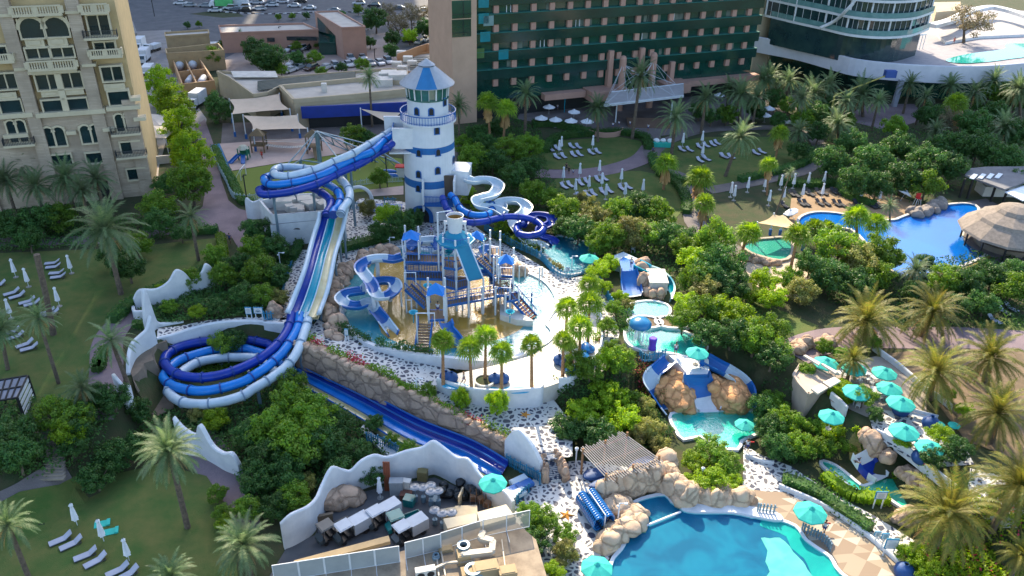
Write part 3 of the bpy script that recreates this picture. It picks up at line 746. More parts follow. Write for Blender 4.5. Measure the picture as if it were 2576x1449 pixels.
# splash pool rock edge
def rocks(L_,label,z=None,seed=0,r0=.8,r1=1.5,hs=1.0,name='rock_edge',n=3,mt=None,jit=.3):
    P=[G(a,b) if z is None else W(a,b,z) for a,b in L_]; Q=[P[0]]; rg=random.Random(seed)
    for p in smooth_path(P,8):
        if (p-Q[-1]).length>r0*.95: Q.append(p)
    root=None; m=MB(); o=Q[0]
    for i,p in enumerate(Q):
        for k in range(n-1):
            r=rg.uniform(r0,r1); q=p-o; m.blob((q.x+rg.uniform(-jit,jit)*2,q.y+rg.uniform(-jit,jit)*2,q.z+hs*.35*k+.1),(r*rg.uniform(.8,1.1),r*rg.uniform(.7,1),hs*rg.uniform(.6,1.0)),seed*9+i*3+k,.33)
    ob=m.build(name,mt or rock,smooth=True,label=label,cat='rocks'); ob.location=o; return ob
rocks([(985,640),(940,655),(905,672),(875,690),(852,715),(838,745),(828,775),(832,800),(845,825)],'pinkish boulders edging the left side of the splash pool',seed=2,r0=.8,r1=1.3,hs=1.5)
rocks([(1225,655),(1260,668),(1290,682),(1315,695)],'boulders on the pool edge right of the play tower',seed=4,r0=.8,r1=1.3,hs=1.3)
rocks([(845,832),(836,812),(842,845)],'rounded rocks at the front left corner of the splash pool',seed=5,r0=.6,r1=.9,hs=.8)
rocks([(688,788),(702,800)],'pink rock beside the blue gate left of the lane slide',seed=6,r0=.8,r1=1.1,hs=1.3)
rocks([(780,700),(788,704)],'grey rock at the foot of the cobbled strip',seed=61,r0=.6,r1=.8,hs=.7)
# slide splash pool (upper right of splash area)
pool('slide_pool',ZL('b3',[(440,960),(500,890),(575,830),(620,825),(840,880),(900,920),(905,1000),(880,1080),(860,1130),(700,1170),(600,1150),(520,1090),(430,1000)]),poolfloor('floor_slide',(.006,.12,.22),(.01,.17,.28)),wdeep,.3,.35,sm=2)
# big blue pool
pool('leisure_pool',ZL('b4',[(375,690),(420,640),(520,612),(640,612),(780,630),(860,660),(1200,685),(1300,660),(1400,620),(1450,585),(1560,560),(1700,545),(1850,530),(1960,545),(1990,600),(1960,700),(1845,770),(1860,840),(1950,890),(2050,930),(2085,965),(2000,1020),(1850,1085),(1700,1130),(1500,1170),(1300,1180),(1180,1100),(1000,900),(850,760),(650,745),(430,760)]),f_blue,wblue,.45,.4,mat('pool_coping',(.6,.56,.5)),sm=2,wz=.34)
wl=[Z('b4',*p) for p in [(2085,965),(2000,1022),(1850,1088),(1700,1135),(1500,1175)]]
fr=smooth_path([G(*p) for p in wl],5)
wallstrip('pool_weir',[(p.x+.3,p.y-.7,-2.4,.3) for p in fr],.5,mat('brown_mosaic',(.22,.14,.04),(.3,.2,.06),rough=.4),label='brown mosaic overflow wall along the big blue pool',cat='wall')
fr=[V3((p.x+1.2,p.y-2.6,0)) for p in fr]; wallstrip('pool_gutter',[(p.x,p.y,-1,.15) for p in fr],.35,offwhite,label='thin white kerb below the big blue pool',cat='kerb')
pool('plunge_pool',ZL('b4',[(-130,900),(0,860),(100,850),(280,840),(300,900),(290,1000),(200,1040),(60,1010),(-60,970)]),poolfloor('floor_green',(.05,.25,.2),(.08,.3,.22)),wturq,.5,.4,mat('stone_rim',(.4,.34,.27)),sm=2)
# turquoise river and landing pool
pool('kids_pool',ZL('c3',[(1100,130),(1200,95),(1330,90),(1440,120),(1470,180),(1420,270),(1440,330),(1600,365),(1740,430),(1800,500),(1760,560),(1790,640),(1760,720),(1620,730),(1560,640),(1480,560),(1250,530),(1120,480),(1080,400),(1110,330),(1330,330),(1330,280),(1240,230),(1120,200)]),f_turq,wturq,.35,.35,sm=2)
for nm,c in(('planter',(1250,290)),('planter',(1500,290))):
    a=G(*Z('c3',*c)); m=MB(); m.lathe([(2.0,0),(2.0,.6),(1.6,.6),(1.6,.45),(0,.45)],(0,0,0),28,mfun=lambda k,j:1 if k==3 else 0)
    o=m.build('planter',[white,dirt],label='round white-rimmed planter in turquoise pool, '+('beside the mushroom fountain' if c[0]<1400 else 'right of the narrow channel'),cat='planter'); o.location=a; o.scale=(1.2,.8,1)
pool('landing_pool',ZL('c3',[(1500,1110),(1640,1090),(1800,1095),(1950,1085),(2100,1080),(2230,1090),(2330,1150),(2300,1250),(2200,1300),(2110,1350),(2080,1420),(1900,1390),(1750,1300),(1600,1330),(1540,1250),(1500,1180)]),f_turq,wturq,.35,.3,sm=2,z=LOW)
pool('kids_pool',ZL('d4',[(600,430),(700,470),(820,560),(930,650),(1000,650),(1060,620),(1130,560),(1260,550),(1400,640),(1560,760),(1620,830),(1560,850),(1300,830),(1180,740),(1000,700),(900,680),(760,590),(640,500),(590,450)]),f_kid,wturq,.35,.3,sm=2,z=LOW)
pool('kids_pool',ZL('c4',[(400,1050),(560,1010),(760,1040),(800,1120),(700,1200),(420,1180),(330,1330),(290,1300),(330,1200)]),f_kid,wturq,.35,.3,sm=2,z=LOW)
# wave pool
d3=[(1105,1060),(1090,1150),(1050,1230),(980,1310),(950,1400),(940,1500),(1400,1560),(2000,1560),(2500,1560)]
d4=[(820,1560),(740,1449),(690,1390),(640,1300),(540,1230),(430,1150),(385,1090),(330,1020),(200,970),(60,945),(-60,940)]
back=[(2200,935),(2050,905),(1900,900),(1700,900),(1600,880),(1560,850),(1480,800),(1430,740),(1290,760),(1180,800),(1110,860)]
WP=ZL('d3',d3)+ZL('d4',d4)+ZL('d3',back)
zw,PW=pool('wave_pool',WP,f_wave,wdeep,.35,.35,sm=2)
sh=ZL('d4',[(740,1449),(640,1300),(540,1230),(430,1150),(385,1090),(330,1020),(200,970),(60,945),(20,1000),(120,1040),(260,1100),(300,1200),(420,1300),(470,1400),(560,1560),(820,1560)])
P=smooth_closed([W(a,b,LOW) for a,b in sh],2); m=MB(); m.add([(p.x,p.y,zw+.14) for p in P],[tuple(range(len(P)))]); m.build('pool_floor',poolfloor('floor_shallow',(.01,.34,.32),(.03,.44,.38),.3),kind='structure')
sh=ZL('d4',[(30,1115),(110,1120),(200,1112),(290,1190),(320,1240),(410,1330),(450,1400),(520,1560),(60,1560),(110,1420),(70,1330),(90,1230)])
P=smooth_closed([W(a,b,LOW) for a,b in sh],2); m=MB(); m.add([(p.x,p.y,zw+.16) for p in P],[tuple(range(len(P)))]); m.build('pool_floor',poolfloor('floor_pale_sunlit',(.5,.6,.48),(.35,.56,.46),.6),kind='structure')  # pale shallow floor, a sunlit patch painted into its colour
bd=ZL('d3',[(1610,820),(1800,815),(2000,808),(2110,805),(2200,850),(2415,890),(2500,960),(2415,975),(2200,930),(2050,905),(1900,900),(1700,900),(1580,870)])
P=smooth_closed([W(a,b,LOW) for a,b in bd],2); m=MB(); m.prism([(p.x,p.y) for p in P],LOW,LOW+.5); m.build('pool_beach',white,kind='structure')
# triangle tiled terrace of the wave pool
def tritile():
    m,nt=nodes('triangle_tiles'); o=N(nt,'ShaderNodeOutputMaterial'); g=N(nt,'ShaderNodeNewGeometry'); b=N(nt,'ShaderNodeBsdfPrincipled',Roughness=.7)
    mp=N(nt,'ShaderNodeMapping'); mp.inputs['Rotation'].default_value=(0,0,R(38)); mp.inputs['Scale'].default_value=(.75,.75,1); L(nt,g,'Position',mp,'Vector')
    fr=N(nt,'ShaderNodeVectorMath'); fr.operation='FRACTION'; L(nt,mp,0,fr,0); fl=N(nt,'ShaderNodeVectorMath'); fl.operation='FLOOR'; L(nt,mp,0,fl,0)
    sx=nt.nodes.new('ShaderNodeSeparateXYZ'); L(nt,fr,0,sx,0)
    gt=N(nt,'ShaderNodeMath'); gt.operation='GREATER_THAN'; L(nt,sx,0,gt,0); L(nt,sx,1,gt,1)
    ad=N(nt,'ShaderNodeVectorMath'); ad.operation='ADD'; cb=nt.nodes.new('ShaderNodeCombineXYZ'); L(nt,gt,0,cb,2); L(nt,fl,0,ad,0); L(nt,cb,0,ad,1)
    sz=nt.nodes.new('ShaderNodeSeparateXYZ'); L(nt,ad,0,sz,0)
    cb2=nt.nodes.new('ShaderNodeCombineXYZ'); L(nt,sz,0,cb2,0); L(nt,sz,1,cb2,1); L(nt,gt,0,cb2,2)
    wn=N(nt,'ShaderNodeTexWhiteNoise'); L(nt,cb2,0,wn,'Vector')
    r=nt.nodes.new('ShaderNodeValToRGB'); r.color_ramp.interpolation='CONSTANT'; e=r.color_ramp.elements
    e[0].color=(.25,.18,.12,1); e[1].position=.4; e[1].color=(.33,.26,.18,1); k=e.new(.72); k.color=(.42,.37,.3,1)
    L(nt,wn,0,r,0); L(nt,r,0,b,'Base Color'); L(nt,b,0,o,0); return m
trit=tritile()
surf('pool_deck',ZL('d3',[(2120,680),(2260,680),(2415,700)])+ZL('d4',[(100,690),(250,700),(420,790),(640,860),(900,1030),(1100,1190),(1300,1380),(1440,1560),(820,1560),(700,1340),(640,1270),(480,1140),(400,1050),(300,960),(0,880)])+ZL('d3',[(2210,840),(2140,780)]),.14,trit,2)
fr=smooth_path([G(*Z('d4',a,b)) for a,b in [(190,650),(300,700),(470,770),(640,860),(900,1030),(1100,1190),(1300,1370),(1440,1500)]],5)
wallstrip('deck_kerb',[(p.x,p.y,p.z-.5,p.z+.6) for p in fr],.35,white,label='low white kerb wall along the tiled wave pool terrace',cat='wall')
# ---------------------------------------------------------------- buildings
stone=brickmat('striped_stone',(.52,.42,.31),(.42,.33,.24),(.3,.24,.18),scale=1.2,vert=True,bw=3,bh=.3)
cons=mat('cream_stone',(.58,.5,.34),(.5,.43,.29),rough=.8,bump=.1)
yell=mat('yellow_render',(.52,.38,.19),(.43,.32,.16),rough=.85)
pinkr=mat('pink_render',(.42,.25,.19),(.36,.21,.16),rough=.85,scale=.3)
rail=mat('iron_railing',(.03,.035,.04),rough=.5)
beige2=mat('pale_beige_render',(.46,.38,.26),(.4,.33,.22),rough=.85,scale=.3)
roofg=mat('roof_gravel',(.5,.46,.4),(.42,.38,.33),rough=.95,scale=.4)
class Facade:
    """a vertical facade plane; photo pixels become (s,z) on it"""
    def __init__(s,foot,ang):
        s.o=V3((foot.x,foot.y,0)); s.d=V3((math.cos(ang),math.sin(ang),0)); s.n=V3((s.d.y,-s.d.x,0)); s.a=ang
    def sz(s,px,py,out=0):
        d=ray(px,py); t=((s.o+s.n*out-CAM).dot(s.n))/d.dot(s.n); p=CAM+d*t; return (p-s.o).dot(s.d),p.z
    def P(s,a,z,out=0): p=s.o+s.d*a+s.n*out; return (p.x,p.y,z)
    def box(s,m,a0,a1,z0,z1,o0,o1,mi=0):
        P=[s.P(a,z,o) for z in(z0,z1) for a,o in((a0,o1),(a1,o1),(a1,o0),(a0,o0))]
        m.add(P,[(0,3,2,1),(4,5,6,7),(0,1,5,4),(1,2,6,5),(2,3,7,6),(3,0,4,7)],mi)
# --- left cream apartment block
g=G(*Z('b1',1400,440)); F=Facade(V3((g.x,g.y,0)),R(19.5))
apt=empty('apartment_building',(0,0,0),0,'tall cream and sandstone apartment block with arched windows and balconies','building')
HB=62; LW_=-46
sx=[]
def fs(x,y): return F.sz(*Z('a1',x,y))
m=MB(); F.box(m,LW_-20,0,-1,HB,-22,-1.2); 
m.build('wall',yell,apt)
m=MB()
# striped stone piers (two full height, corner base pier)
s1,_=fs(150,500); s2,_=fs(760,500); w1=m_px(29,V3(F.P(s2,20)))
for sc_ in(s1,s2,s1-(s2-s1)): F.box(m,sc_-w1*.5,sc_+w1*.5,-1,HB,-1.2,.25)
zc=fs(1230,900)[1]; sr=fs(1290,1050)[0]
F.box(m,sr-2.6,0,-1,zc,-1.2,.1)
F.box(m,LW_-20,0,-1,fs(640,1010)[1],-1.2,-.35)
m.build('stone_pier',stone,apt)
bay0=fs(180,600)[0]
def win(x,y,w,hh,arch=0,bal=None,dbl=True,frame=1):
    """window centre and size in zoom pixels"""
    s,z=fs(x,y); q=V3(F.P(s,z)); W_=m_px(w*.27775,q)*1.04; H_=m_px(hh*.27775,q)*1.06
    base=.0 if z<zc and frame==2 else -1.0
    fr=MB(); f=.22
    F.box(fr,s-W_/2-f,s+W_/2+f,z-H_/2-f,z-H_/2,-1.1,.1); F.box(fr,s-W_/2-f,s-W_/2,z-H_/2,z+H_/2,-1.1,0.05); F.box(fr,s+W_/2,s+W_/2+f,z-H_/2,z+H_/2,-1.1,0.05)
    if arch:
        nA=arch; rr=W_/2/nA
        for k in range(nA):
            cxs=s-W_/2+rr*(2*k+1); zt_=z+H_/2-rr
            for j in range(8):
                a0=math.pi*j/8;a1=math.pi*(j+1)/8
                pts=[(cxs+rr*math.cos(a0),zt_+rr*math.sin(a0)),(cxs+rr*math.cos(a1),zt_+rr*math.sin(a1)),(cxs+(rr*1.25+.12)*math.cos(a1),zt_+(rr*1.25+.12)*math.sin(a1)),(cxs+(rr*1.25+.12)*math.cos(a0),zt_+(rr*1.25+.12)*math.sin(a0))]
                vs=[F.P(a,b,.08) for a,b in pts]+[F.P(a,b,-1.1) for a,b in pts]
                fr.add(vs,[(0,1,2,3),(0,4,5,1),(2,6,7,3)])
            if k: F.box(fr,cxs-rr-.14,cxs-rr+.14,z-H_/2,zt_+.2,-1.1,.02)
        # wall filling above the arches
    else: F.box(fr,s-W_/2-f,s+W_/2+f,z+H_/2,z+H_/2+f*1.2,-1.1,.12)
    if dbl and not arch: F.box(fr,s-.09,s+.09,z-H_/2,z+H_/2,-1.1,-.3)
    wo=fr.build('window',cons,apt)
    gl=MB(); PZ=-.28 if z<zc+1 else -.6
    if arch:
        for k in range(arch):
            rr=W_/2/arch; cxs=s-W_/2+rr*(2*k+1); zt_=z+H_/2-rr
            pts=[(cxs-rr,z-H_/2),(cxs+rr,z-H_/2)]+[(cxs+rr*math.cos(math.pi*j/8),zt_+rr*math.sin(math.pi*j/8)) for j in range(9)]
            gl.add([F.P(a,b,-.25) for a,b in pts],[tuple(range(len(pts)))])
    else: gl.add([F.P(s-W_/2,z-H_/2,PZ),F.P(s+W_/2,z-H_/2,PZ),F.P(s+W_/2,z+H_/2,PZ),F.P(s-W_/2,z+H_/2,PZ)],[(0,1,2,3)])
    gl.build('pane',glass,wo)
    if bal:
        b=MB(); zb_=z-H_/2-.1; bw=W_/2+(.9 if bal!='x' else .7)
        F.box(b,s-bw,s+bw,zb_-.35,zb_,-.3,1.3)
        if bal=='w':
            F.box(b,s-bw,s+bw,zb_+.85,zb_+1.05,1.05,1.3); F.box(b,s-bw,s+bw,zb_,zb_+.15,1.05,1.3)
            n=int(bw*2/.32)
            for k in range(n+1):
                a=s-bw+.1+(2*bw-.2)*k/n; wd=.07 if k%max(1,n//2) else .25; F.box(b,a-wd,a+wd,zb_+.1,zb_+.9,1.1,1.25)
            for sd_ in(-1,1): F.box(b,s+sd_*bw-.12,s+sd_*bw+.12,zb_,zb_+1.05,0,1.3)
            b.build('balcony',cons,apt)
        else:
            bo=b.build('balcony',cons,apt); r_=MB()
            F.box(r_,s-bw,s+bw,zb_+.95,zb_+1.02,1.15,1.22)
            for k in range(int(bw*2/.22)+1): a=s-bw+.22*k; F.box(r_,a-.03,a+.03,zb_,zb_+.95,1.15,1.2)
            for sd_ in(-1,1):
                F.box(r_,s+sd_*bw-.03,s+sd_*bw+.03,zb_+.95,zb_+1.02,0,1.2)
                for k in range(6): F.box(r_,s+sd_*bw-.03,s+sd_*bw+.03,zb_,zb_+.95,.2*k,.2*k+.05)
            r_.build('railing',rail,bo)
for a in [(895,230,165,165,0,'i'),(950,435,160,95,0,'w'),(1015,670,160,120),(1078,890,160,115),(1125,1110,135,150,2,'i'),(1183,1340,150,105,0,'i')]: win(*a)
for a in [(285,255,185,165,1),(505,245,185,160,1),(345,485,185,85),(562,475,180,80),(435,745,180,130),(640,730,175,130),(490,968,170,110),(692,950,170,105),(492,1240,165,165,2,None,True,2),(825,1215,160,155,2,None,True,2),(880,1430,165,90)]: win(*a)
for a in [(-20,480,140,100,0,'w'),(50,740,160,130),(100,970,160,115),(155,1190,140,190,2,'i'),(560,1450,150,90)]: win(*a)
s,z=F.sz(*Z('b1',1237,250)); win(1237,250+1328,140,95)
# white balustrades spanning the paired bay
def balrow(x0,x1,y,sec):
    b=MB(); s0=fs(x0,y)[0]; s1_=fs(x1,y)[0]; z=fs((x0+x1)/2,y)[1]
    F.box(b,s0,s1_,z-.4,z,-1,1.1); F.box(b,s0,s1_,z+.95,z+1.15,.85,1.1)
    n=int((s1_-s0)/.34)
    for k in range(n+1):
        a=s0+(s1_-s0)*k/n; wd=.3 if k in(0,n,n//2) else .08; F.box(b,a-wd,a+wd,z,z+1,.9,1.05)
    b.build('balcony',cons,apt)
balrow(110,570,112,2); balrow(255,705,602,2); balrow(735,985,95,1)
# panels, cornices
m=MB()
for (x0,x1,y,t) in [(250,700,640,.3),(-60,300,1035,.5),(320,960,1012,.5),(960,1270,965,.45),(30,260,1218,.4),(600,690,1190,.4),(930,1040,1160,.4),(1210,1320,1065,.4),(1180,1270,885,.4),(740,870,580,.3),(0,110,128,.3),(590,720,100,.3),(130,230,615,.3)]:
    s0=fs(x0,y)[0];s1_=fs(x1,y)[0];z=fs((x0+x1)/2,y)[1]; F.box(m,s0,s1_,z-t,z+t*.4,-1.1,.55)
for (x0,x1,y0,y1) in [(370,540,820,880),(590,760,800,860),(225,400,345,430),(430,610,335,420),(940,1130,760,820),(-30,150,840,900)]:
    s0=fs(x0,(y0+y1)/2)[0];s1_=fs(x1,(y0+y1)/2)[0];z1=fs((x0+x1)/2,y0)[1];z0=fs((x0+x1)/2,y1)[1]; F.box(m,s0,s1_,z0,z1,-1.1,-.1); F.box(m,s0+.5,s1_-.5,z0+.35,z1-.35,-1.1,.02)
for s_ in (fs(540,760)[0],): F.box(m,s_-.45,s_+.45,zc-1,fs(560,640)[1],-1.1,.1)
m.build('cornice',cons,apt)
m=MB(); F.box(m,LW_-20,.2,HB,HB+.6,-22,.4); m.build('roof',roofg,apt)
# door arch at the foot, behind the palms
m=MB(); s,z=F.sz(*Z('b1',965,370)); F.box(m,s-1.6,s+1.6,0,3.2,-1,-.2); m.build('doorway',dark,apt)
# --- green glass hotel
hg=mat('hotel_glass',(.004,.035,.03),(.01,.07,.05),rough=.12,scale=.13,spec=1.0)
hg2=mat('hotel_spandrel',(.003,.025,.022),(.006,.045,.035),rough=.15,scale=.2,spec=1.0)
gp=W(*Z('a3',330,862),4.2); H=Facade(V3((gp.x,gp.y,0)),R(22))
hot=empty('hotel_building',(0,0,0),0,'long green glass hotel with rows of small pink wall panels','building')
def hs(x,y,v='a3',o=0): return H.sz(*Z(v,x,y),o)
S0=hs(2010,600,'a2')[0]; S1=hs(2300,200)[0]
rows=[hs(70,y)[1] for y in (75,240,405,575)]; fl=(rows[0]-rows[3])/3; zr=rows[3]
NF=max(8,int((44-zr)/fl))
m=MB(); H.box(m,S0+.3,S1-.3,4,zr+fl*NF,-18,-.6); m.build('glass_wall',hg,hot)
m=MB(); sp=MB(); pn=MB(); cnt=0
for k in range(-1,NF):
    z=zr+fl*k
    H.box(sp,S0,S1,z+fl*.22,z+fl*.76,-.6,.35)      # protruding glass balustrade band
    H.box(m,S0,S1,z+fl*.76,z+fl*.785,-.6,.42)
sp.build('balcony_band',hg2,hot); m.build('band_edge',mat('green_edge',(.02,.16,.13)),hot)
ps=[hs(x,240)[0] for x in (75,235)]; dp=(hs(2205,85)[0]-hs(75,240)[0])/14
for k in range(-1,NF):
    for j in range(-2,17):
        s=ps[0]+dp*j
        if s>S1-1 or s<S0+1: continue
        z=zr+fl*k; 
        q=pn if cnt>=100 else MB(); H.box(q,s-.55,s+.55,z-fl*.2,z+fl*.2,-.7,.12); cnt+=1
        if q is not pn: q.build('wall_panel',pinkr,hot)
pn.build('wall_panels',pinkr,hot,kind='stuff')
m=MB()
for x_,y_ in ((955,460),(1238,435),(1510,560)):
    s,z_=hs(x_,y_,o=1); H.box(m,s-.55,s+.55,4,z_,-.3,1.1)
m.build('column',pinkr,hot)
# bright panes, reflections of the surroundings painted as their colour
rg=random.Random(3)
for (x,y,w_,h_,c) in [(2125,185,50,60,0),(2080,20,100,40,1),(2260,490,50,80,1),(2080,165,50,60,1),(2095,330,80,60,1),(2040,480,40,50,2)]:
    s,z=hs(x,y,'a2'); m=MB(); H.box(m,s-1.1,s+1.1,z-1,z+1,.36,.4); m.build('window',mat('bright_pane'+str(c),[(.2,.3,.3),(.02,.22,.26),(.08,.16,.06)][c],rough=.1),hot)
cu=mat('curtain',(.14,.17,.14),(.07,.1,.08))
for k in range(60):
    s=S0+4+rg.random()*(S1-S0-8); z=zr+fl*rg.randint(0,NF-2); m=MB(); w_=rg.uniform(.3,.9); H.box(m,s-w_,s+w_,z-fl*.2,z+fl*.2,-.6,-.55); m.build('curtain',cu,hot)
# white framed doors
for (x,y,v) in [(25,85,'a3'),(330,395,'a3'),(652,205,'a3'),(1220,315,'a3'),(1512,140,'a3')]:
    s,z=hs(x,y,v); m=MB()
    for a in(-.45,.45): H.box(m,s+a-.06,s+a+.06,z-1.2,z+1.2,-.6,-.4)
    H.box(m,s-.5,s+.5,z+1.1,z+1.25,-.6,-.4); m.build('door',white,hot)
# pink stair tower at the left end
s0=hs(1790,400,'a2')[0]; s1_=hs(2010,400,'a2')[0]; tw=MB(); H.box(tw,s0,s1_,-.5,zr+fl*NF+3,-16,.9); tw.build('stair_tower',mat('tan_render',(.5,.33,.23),(.44,.29,.2),rough=.85,scale=.3),hot)
for (x,y) in ((1885,85),(1885,255)):
    s,z=hs(x,y,'a2',.9); m=MB(); H.box(m,s-2.0,s+2.0,z-1.7,z+1.7,.9,1.0); fo=m.build('window',hg,hot)
    m=MB(); H.box(m,s+.3,s+.38,z-1.7,z+1.7,1.0,1.08); H.box(m,s-2,s+2,z-.9,z-.82,1.0,1.08); m.build('window_bar',dark,fo)
m=MB(); z_=3.4; H.box(m,hs(320,850)[0],hs(690,800)[0],z_,z_+1.3,-.5,1.6); H.box(m,hs(1590,700)[0],S1+1,z_,z_+1.3,-.5,1.6)
m.build('fascia',pinkr,hot)
m=MB(); H.box(m,S0,S1,-.3,4.1,-9,-1.5); m.build('ground_floor',dark,hot)
m=MB(); H.box(m,S0-6,S1,zr+fl*NF,zr+fl*NF+1,-18,.4); m.build('roof',roofg,hot)
# --- cable stayed terrace canopy
can=empty('terrace_canopy',(0,0,0),0,'grey slatted terrace canopy hung by cables from two pink masts','canopy')
zc_=5.2
cp=[W(*Z('a3',x,y),zc_) for x,y in [(700,860),(900,960),(1200,945),(1640,860),(1600,760),(1000,830)]]
m=MB(); a0,a1,b1,b0=W(*Z('a3',880,955),zc_),W(*Z('a3',1600,870),zc_),W(*Z('a3',1600,760),zc_),W(*Z('a3',950,835),zc_)
for k in range(26):
    t=k/25; m.bar(a0.lerp(b0,t),a1.lerp(b1,t),.34,.08)
m.build('slats',mat('slat_grey',(.46,.44,.44),(.38,.37,.37)),can)
m=MB()
for k in range(7): t=k/6; m.bar(a0.lerp(a1,t)-V3((0,0,.15)),b0.lerp(b1,t)-V3((0,0,.15)),.15)
m.bar(a0,a1,.3,.5); m.bar(b0,b1,.3); m.build('frame',polew,can)
for x0,x1,y in ((700,1030,790),(1370,1590,720)):
    m=MB(); H.box(m,hs(x0,y)[0],hs(x1,y)[0],2.8,5.0,-1,4); m.build('parapet',pinkr,can)
for (x,yt,yb) in ((1060,500,790),(1340,470,700)):
    s,z=hs(x,yt,o=3); m=MB(); q=H.P(s,0,3); m.lathe([(.75,0),(.75,z-.7),(.5,z-.2),(0,z)],q,14); m.build('mast',pinkr,can)
    m=MB()
    for t in (0,.3,.6,.9): m.tube([(q[0],q[1],z-2),a0.lerp(a1,t)],.035,4); m.tube([(q[0],q[1],z-2),b0.lerp(b1,t)],.035,4)
    m.build('cable',polew,can)
m=MB()
for x in (985,1160,1480): p=G(*Z('a3',x,1110)); m.bar(p,p+V3((0,0,4.6)),.25)
a=G(*Z('a3',985,1110)); b=G(*Z('a3',1160,1090)); m.bar(a+V3((0,0,4.6)),b+V3((0,0,4.6)),.3); m.build('column',polew,can)
# --- curved white tower with podium
tow=empty('curved_tower',(0,0,0),0,'white curved tower with glass balconies rising over a pool podium','building')
zp=9.6
fp=[W(*Z('a4',x,y),zp) for x,y in [(-20,325),(130,350),(400,400),(700,480),(900,530),(1200,565),(1500,585),(1900,595),(2415,565),(3000,480)]]
fp=smooth_path(fp,4); back=[V3((p.x,p.y,0)) for p in (fp[-1]+V3((20,60,0)),fp[0]+V3((25,75,0)),fp[0]+V3((0,12,0)))]
pod=[(p.x,p.y) for p in fp+back]
m=MB(); m.prism(pod,zp-3.3,zp-1.2,side=1); m.build('podium_slab',[mat('podium_paving',(.32,.3,.32),(.25,.24,.27),rough=.8),white],tow)
wallstrip('podium_parapet',[(p.x,p.y-.3,zp-3.9,zp) for p in fp],.6,mat('tower_white',(.55,.56,.62),(.48,.5,.56),rough=.7),tow)
ctr=V3((fp[0].x*.5+fp[-1].x*.5,fp[0].y+30,0))
m=MB(); q=[(p.x+6,p.y+7) for p in fp[1:]]; m.prism(q+[(back[0].x,back[0].y+1),(back[1].x,back[1].y)],-.2,zp-3.4,top=False); m.build('ground_floor',hg,tow)
for x,y,x2,y2 in ((1310,715,1235,965),(650,610,630,720),(380,560,370,650)):
    b=G(*Z('a4',x2,y2)); t=VY(*Z('a4',x,y),b.y); m=MB(); m.bar(b,(t.x,b.y,zp-3.4),1.0); m.build('column',mat('tower_column',(.3,.32,.38)),tow)
zb0=15.0; foot=[W(*Z('a4',x,y),zb0) for x,y in [(30,120),(300,185),(590,250),(800,300),(1000,325),(1200,330),(1400,310),(1560,250)]]
e=foot[-1]; foot=smooth_path(foot,4)
foot+= [e+V3((1.5,8,0)),e+V3((-3,24,0)),foot[0]+V3((6,32,0))]
fc=sum(foot,V3())/len(foot)
nfr=29
for k in range(11):
    z=zb0+3.9*k; m=MB(); pl=[(p.x,p.y) for p in foot]; m.prism(pl,z-.55,z,bot=True); fo=m.build('floor_slab',white,tow)
    m=MB(); inn=[(fc.x+(p.x-fc.x)*.955,fc.y+(p.y-fc.y)*.9) for p in foot]; m.prism(inn,z,z+3.35,top=False); m.build('glass_wall',mat('tower_glass',(.012,.03,.04),(.03,.06,.06),rough=.1,scale=.3,spec=1),fo)
    m=MB()
    for i in range(0,nfr,1):
        q=V3(inn[i]+(0,)); w_=.35 if i%4==0 else .06; q.y-=.1; m.box((q.x,q.y,z+1.67),(w_,w_+.1,3.35))
    m.build('mullion',white,fo)
    m=MB()
    for i in range(nfr-1):
        a=foot[i];b=foot[i+1]; m.add([(a.x,a.y-.02,z+.05),(b.x,b.y-.02,z+.05),(b.x,b.y-.02,z+1.15),(a.x,a.y-.02,z+1.15)],[(0,1,2,3)]); m.bar((a.x,a.y,z+1.17),(b.x,b.y,z+1.17),.08)
    rm=mat('balcony_glass',(.16,.3,.3),(.1,.22,.22),rough=.15); m.build('glass_rail',rm,fo)
m=MB(); inn=[(fc.x+(p.x-fc.x)*.9,fc.y+(p.y-fc.y)*.75) for p in foot]; m.prism(inn,zp-1.3,zb0-.5,top=False); m.build('lobby_glass',MT['tower_glass'],tow)
m=MB()
for k in range(7):
    p=W(*Z('a4',960+k*30,505-k*4),zp-1.2); m.bar(p,p+V3((0,0,3.6)),.15)
for k in range(8):
    p=W(*Z('a4',1180+k*28,490-k*5),zp-1.2); m.bar(p,p+V3((0,0,3.6)),.15)
for k in range(4):
    p=W(*Z('a4',1410+k*28,460-k*5),zp-1.2); m.bar(p,p+V3((0,0,3.6)),.15)
for x0,y0,x1,y1 in ((960,505,1140,481),(1180,490,1376,455),(1410,460,1494,445)):
    m.bar(W(*Z('a4',x0,y0),zp-1.2)+V3((0,0,3.7)),W(*Z('a4',x1,y1),zp-1.2)+V3((0,0,3.7)),.35,.3)
m.build('lobby_frame',white,tow)
# side pier and diagonal strut
a=foot[0]; m=MB(); m.box((a.x+1.2,a.y+1.0,22),(4.6,3,44),R(20)); m.build('corner_pier',beige2,tow)
st=smooth_path([W(*Z('a4',560,250),15.3)+V3((0,-.5,0)),VY(*Z('a4',700,190),foot[10].y-1),VY(*Z('a4',800,100),foot[14].y-1.2),VY(*Z('a4',880,10),foot[16].y-1.3),VY(*Z('a4',930,-120),foot[18].y-1.3)],5)
m=MB(); m.tube(st,.38,8); m.build('curved_strut',white,tow,smooth=True)
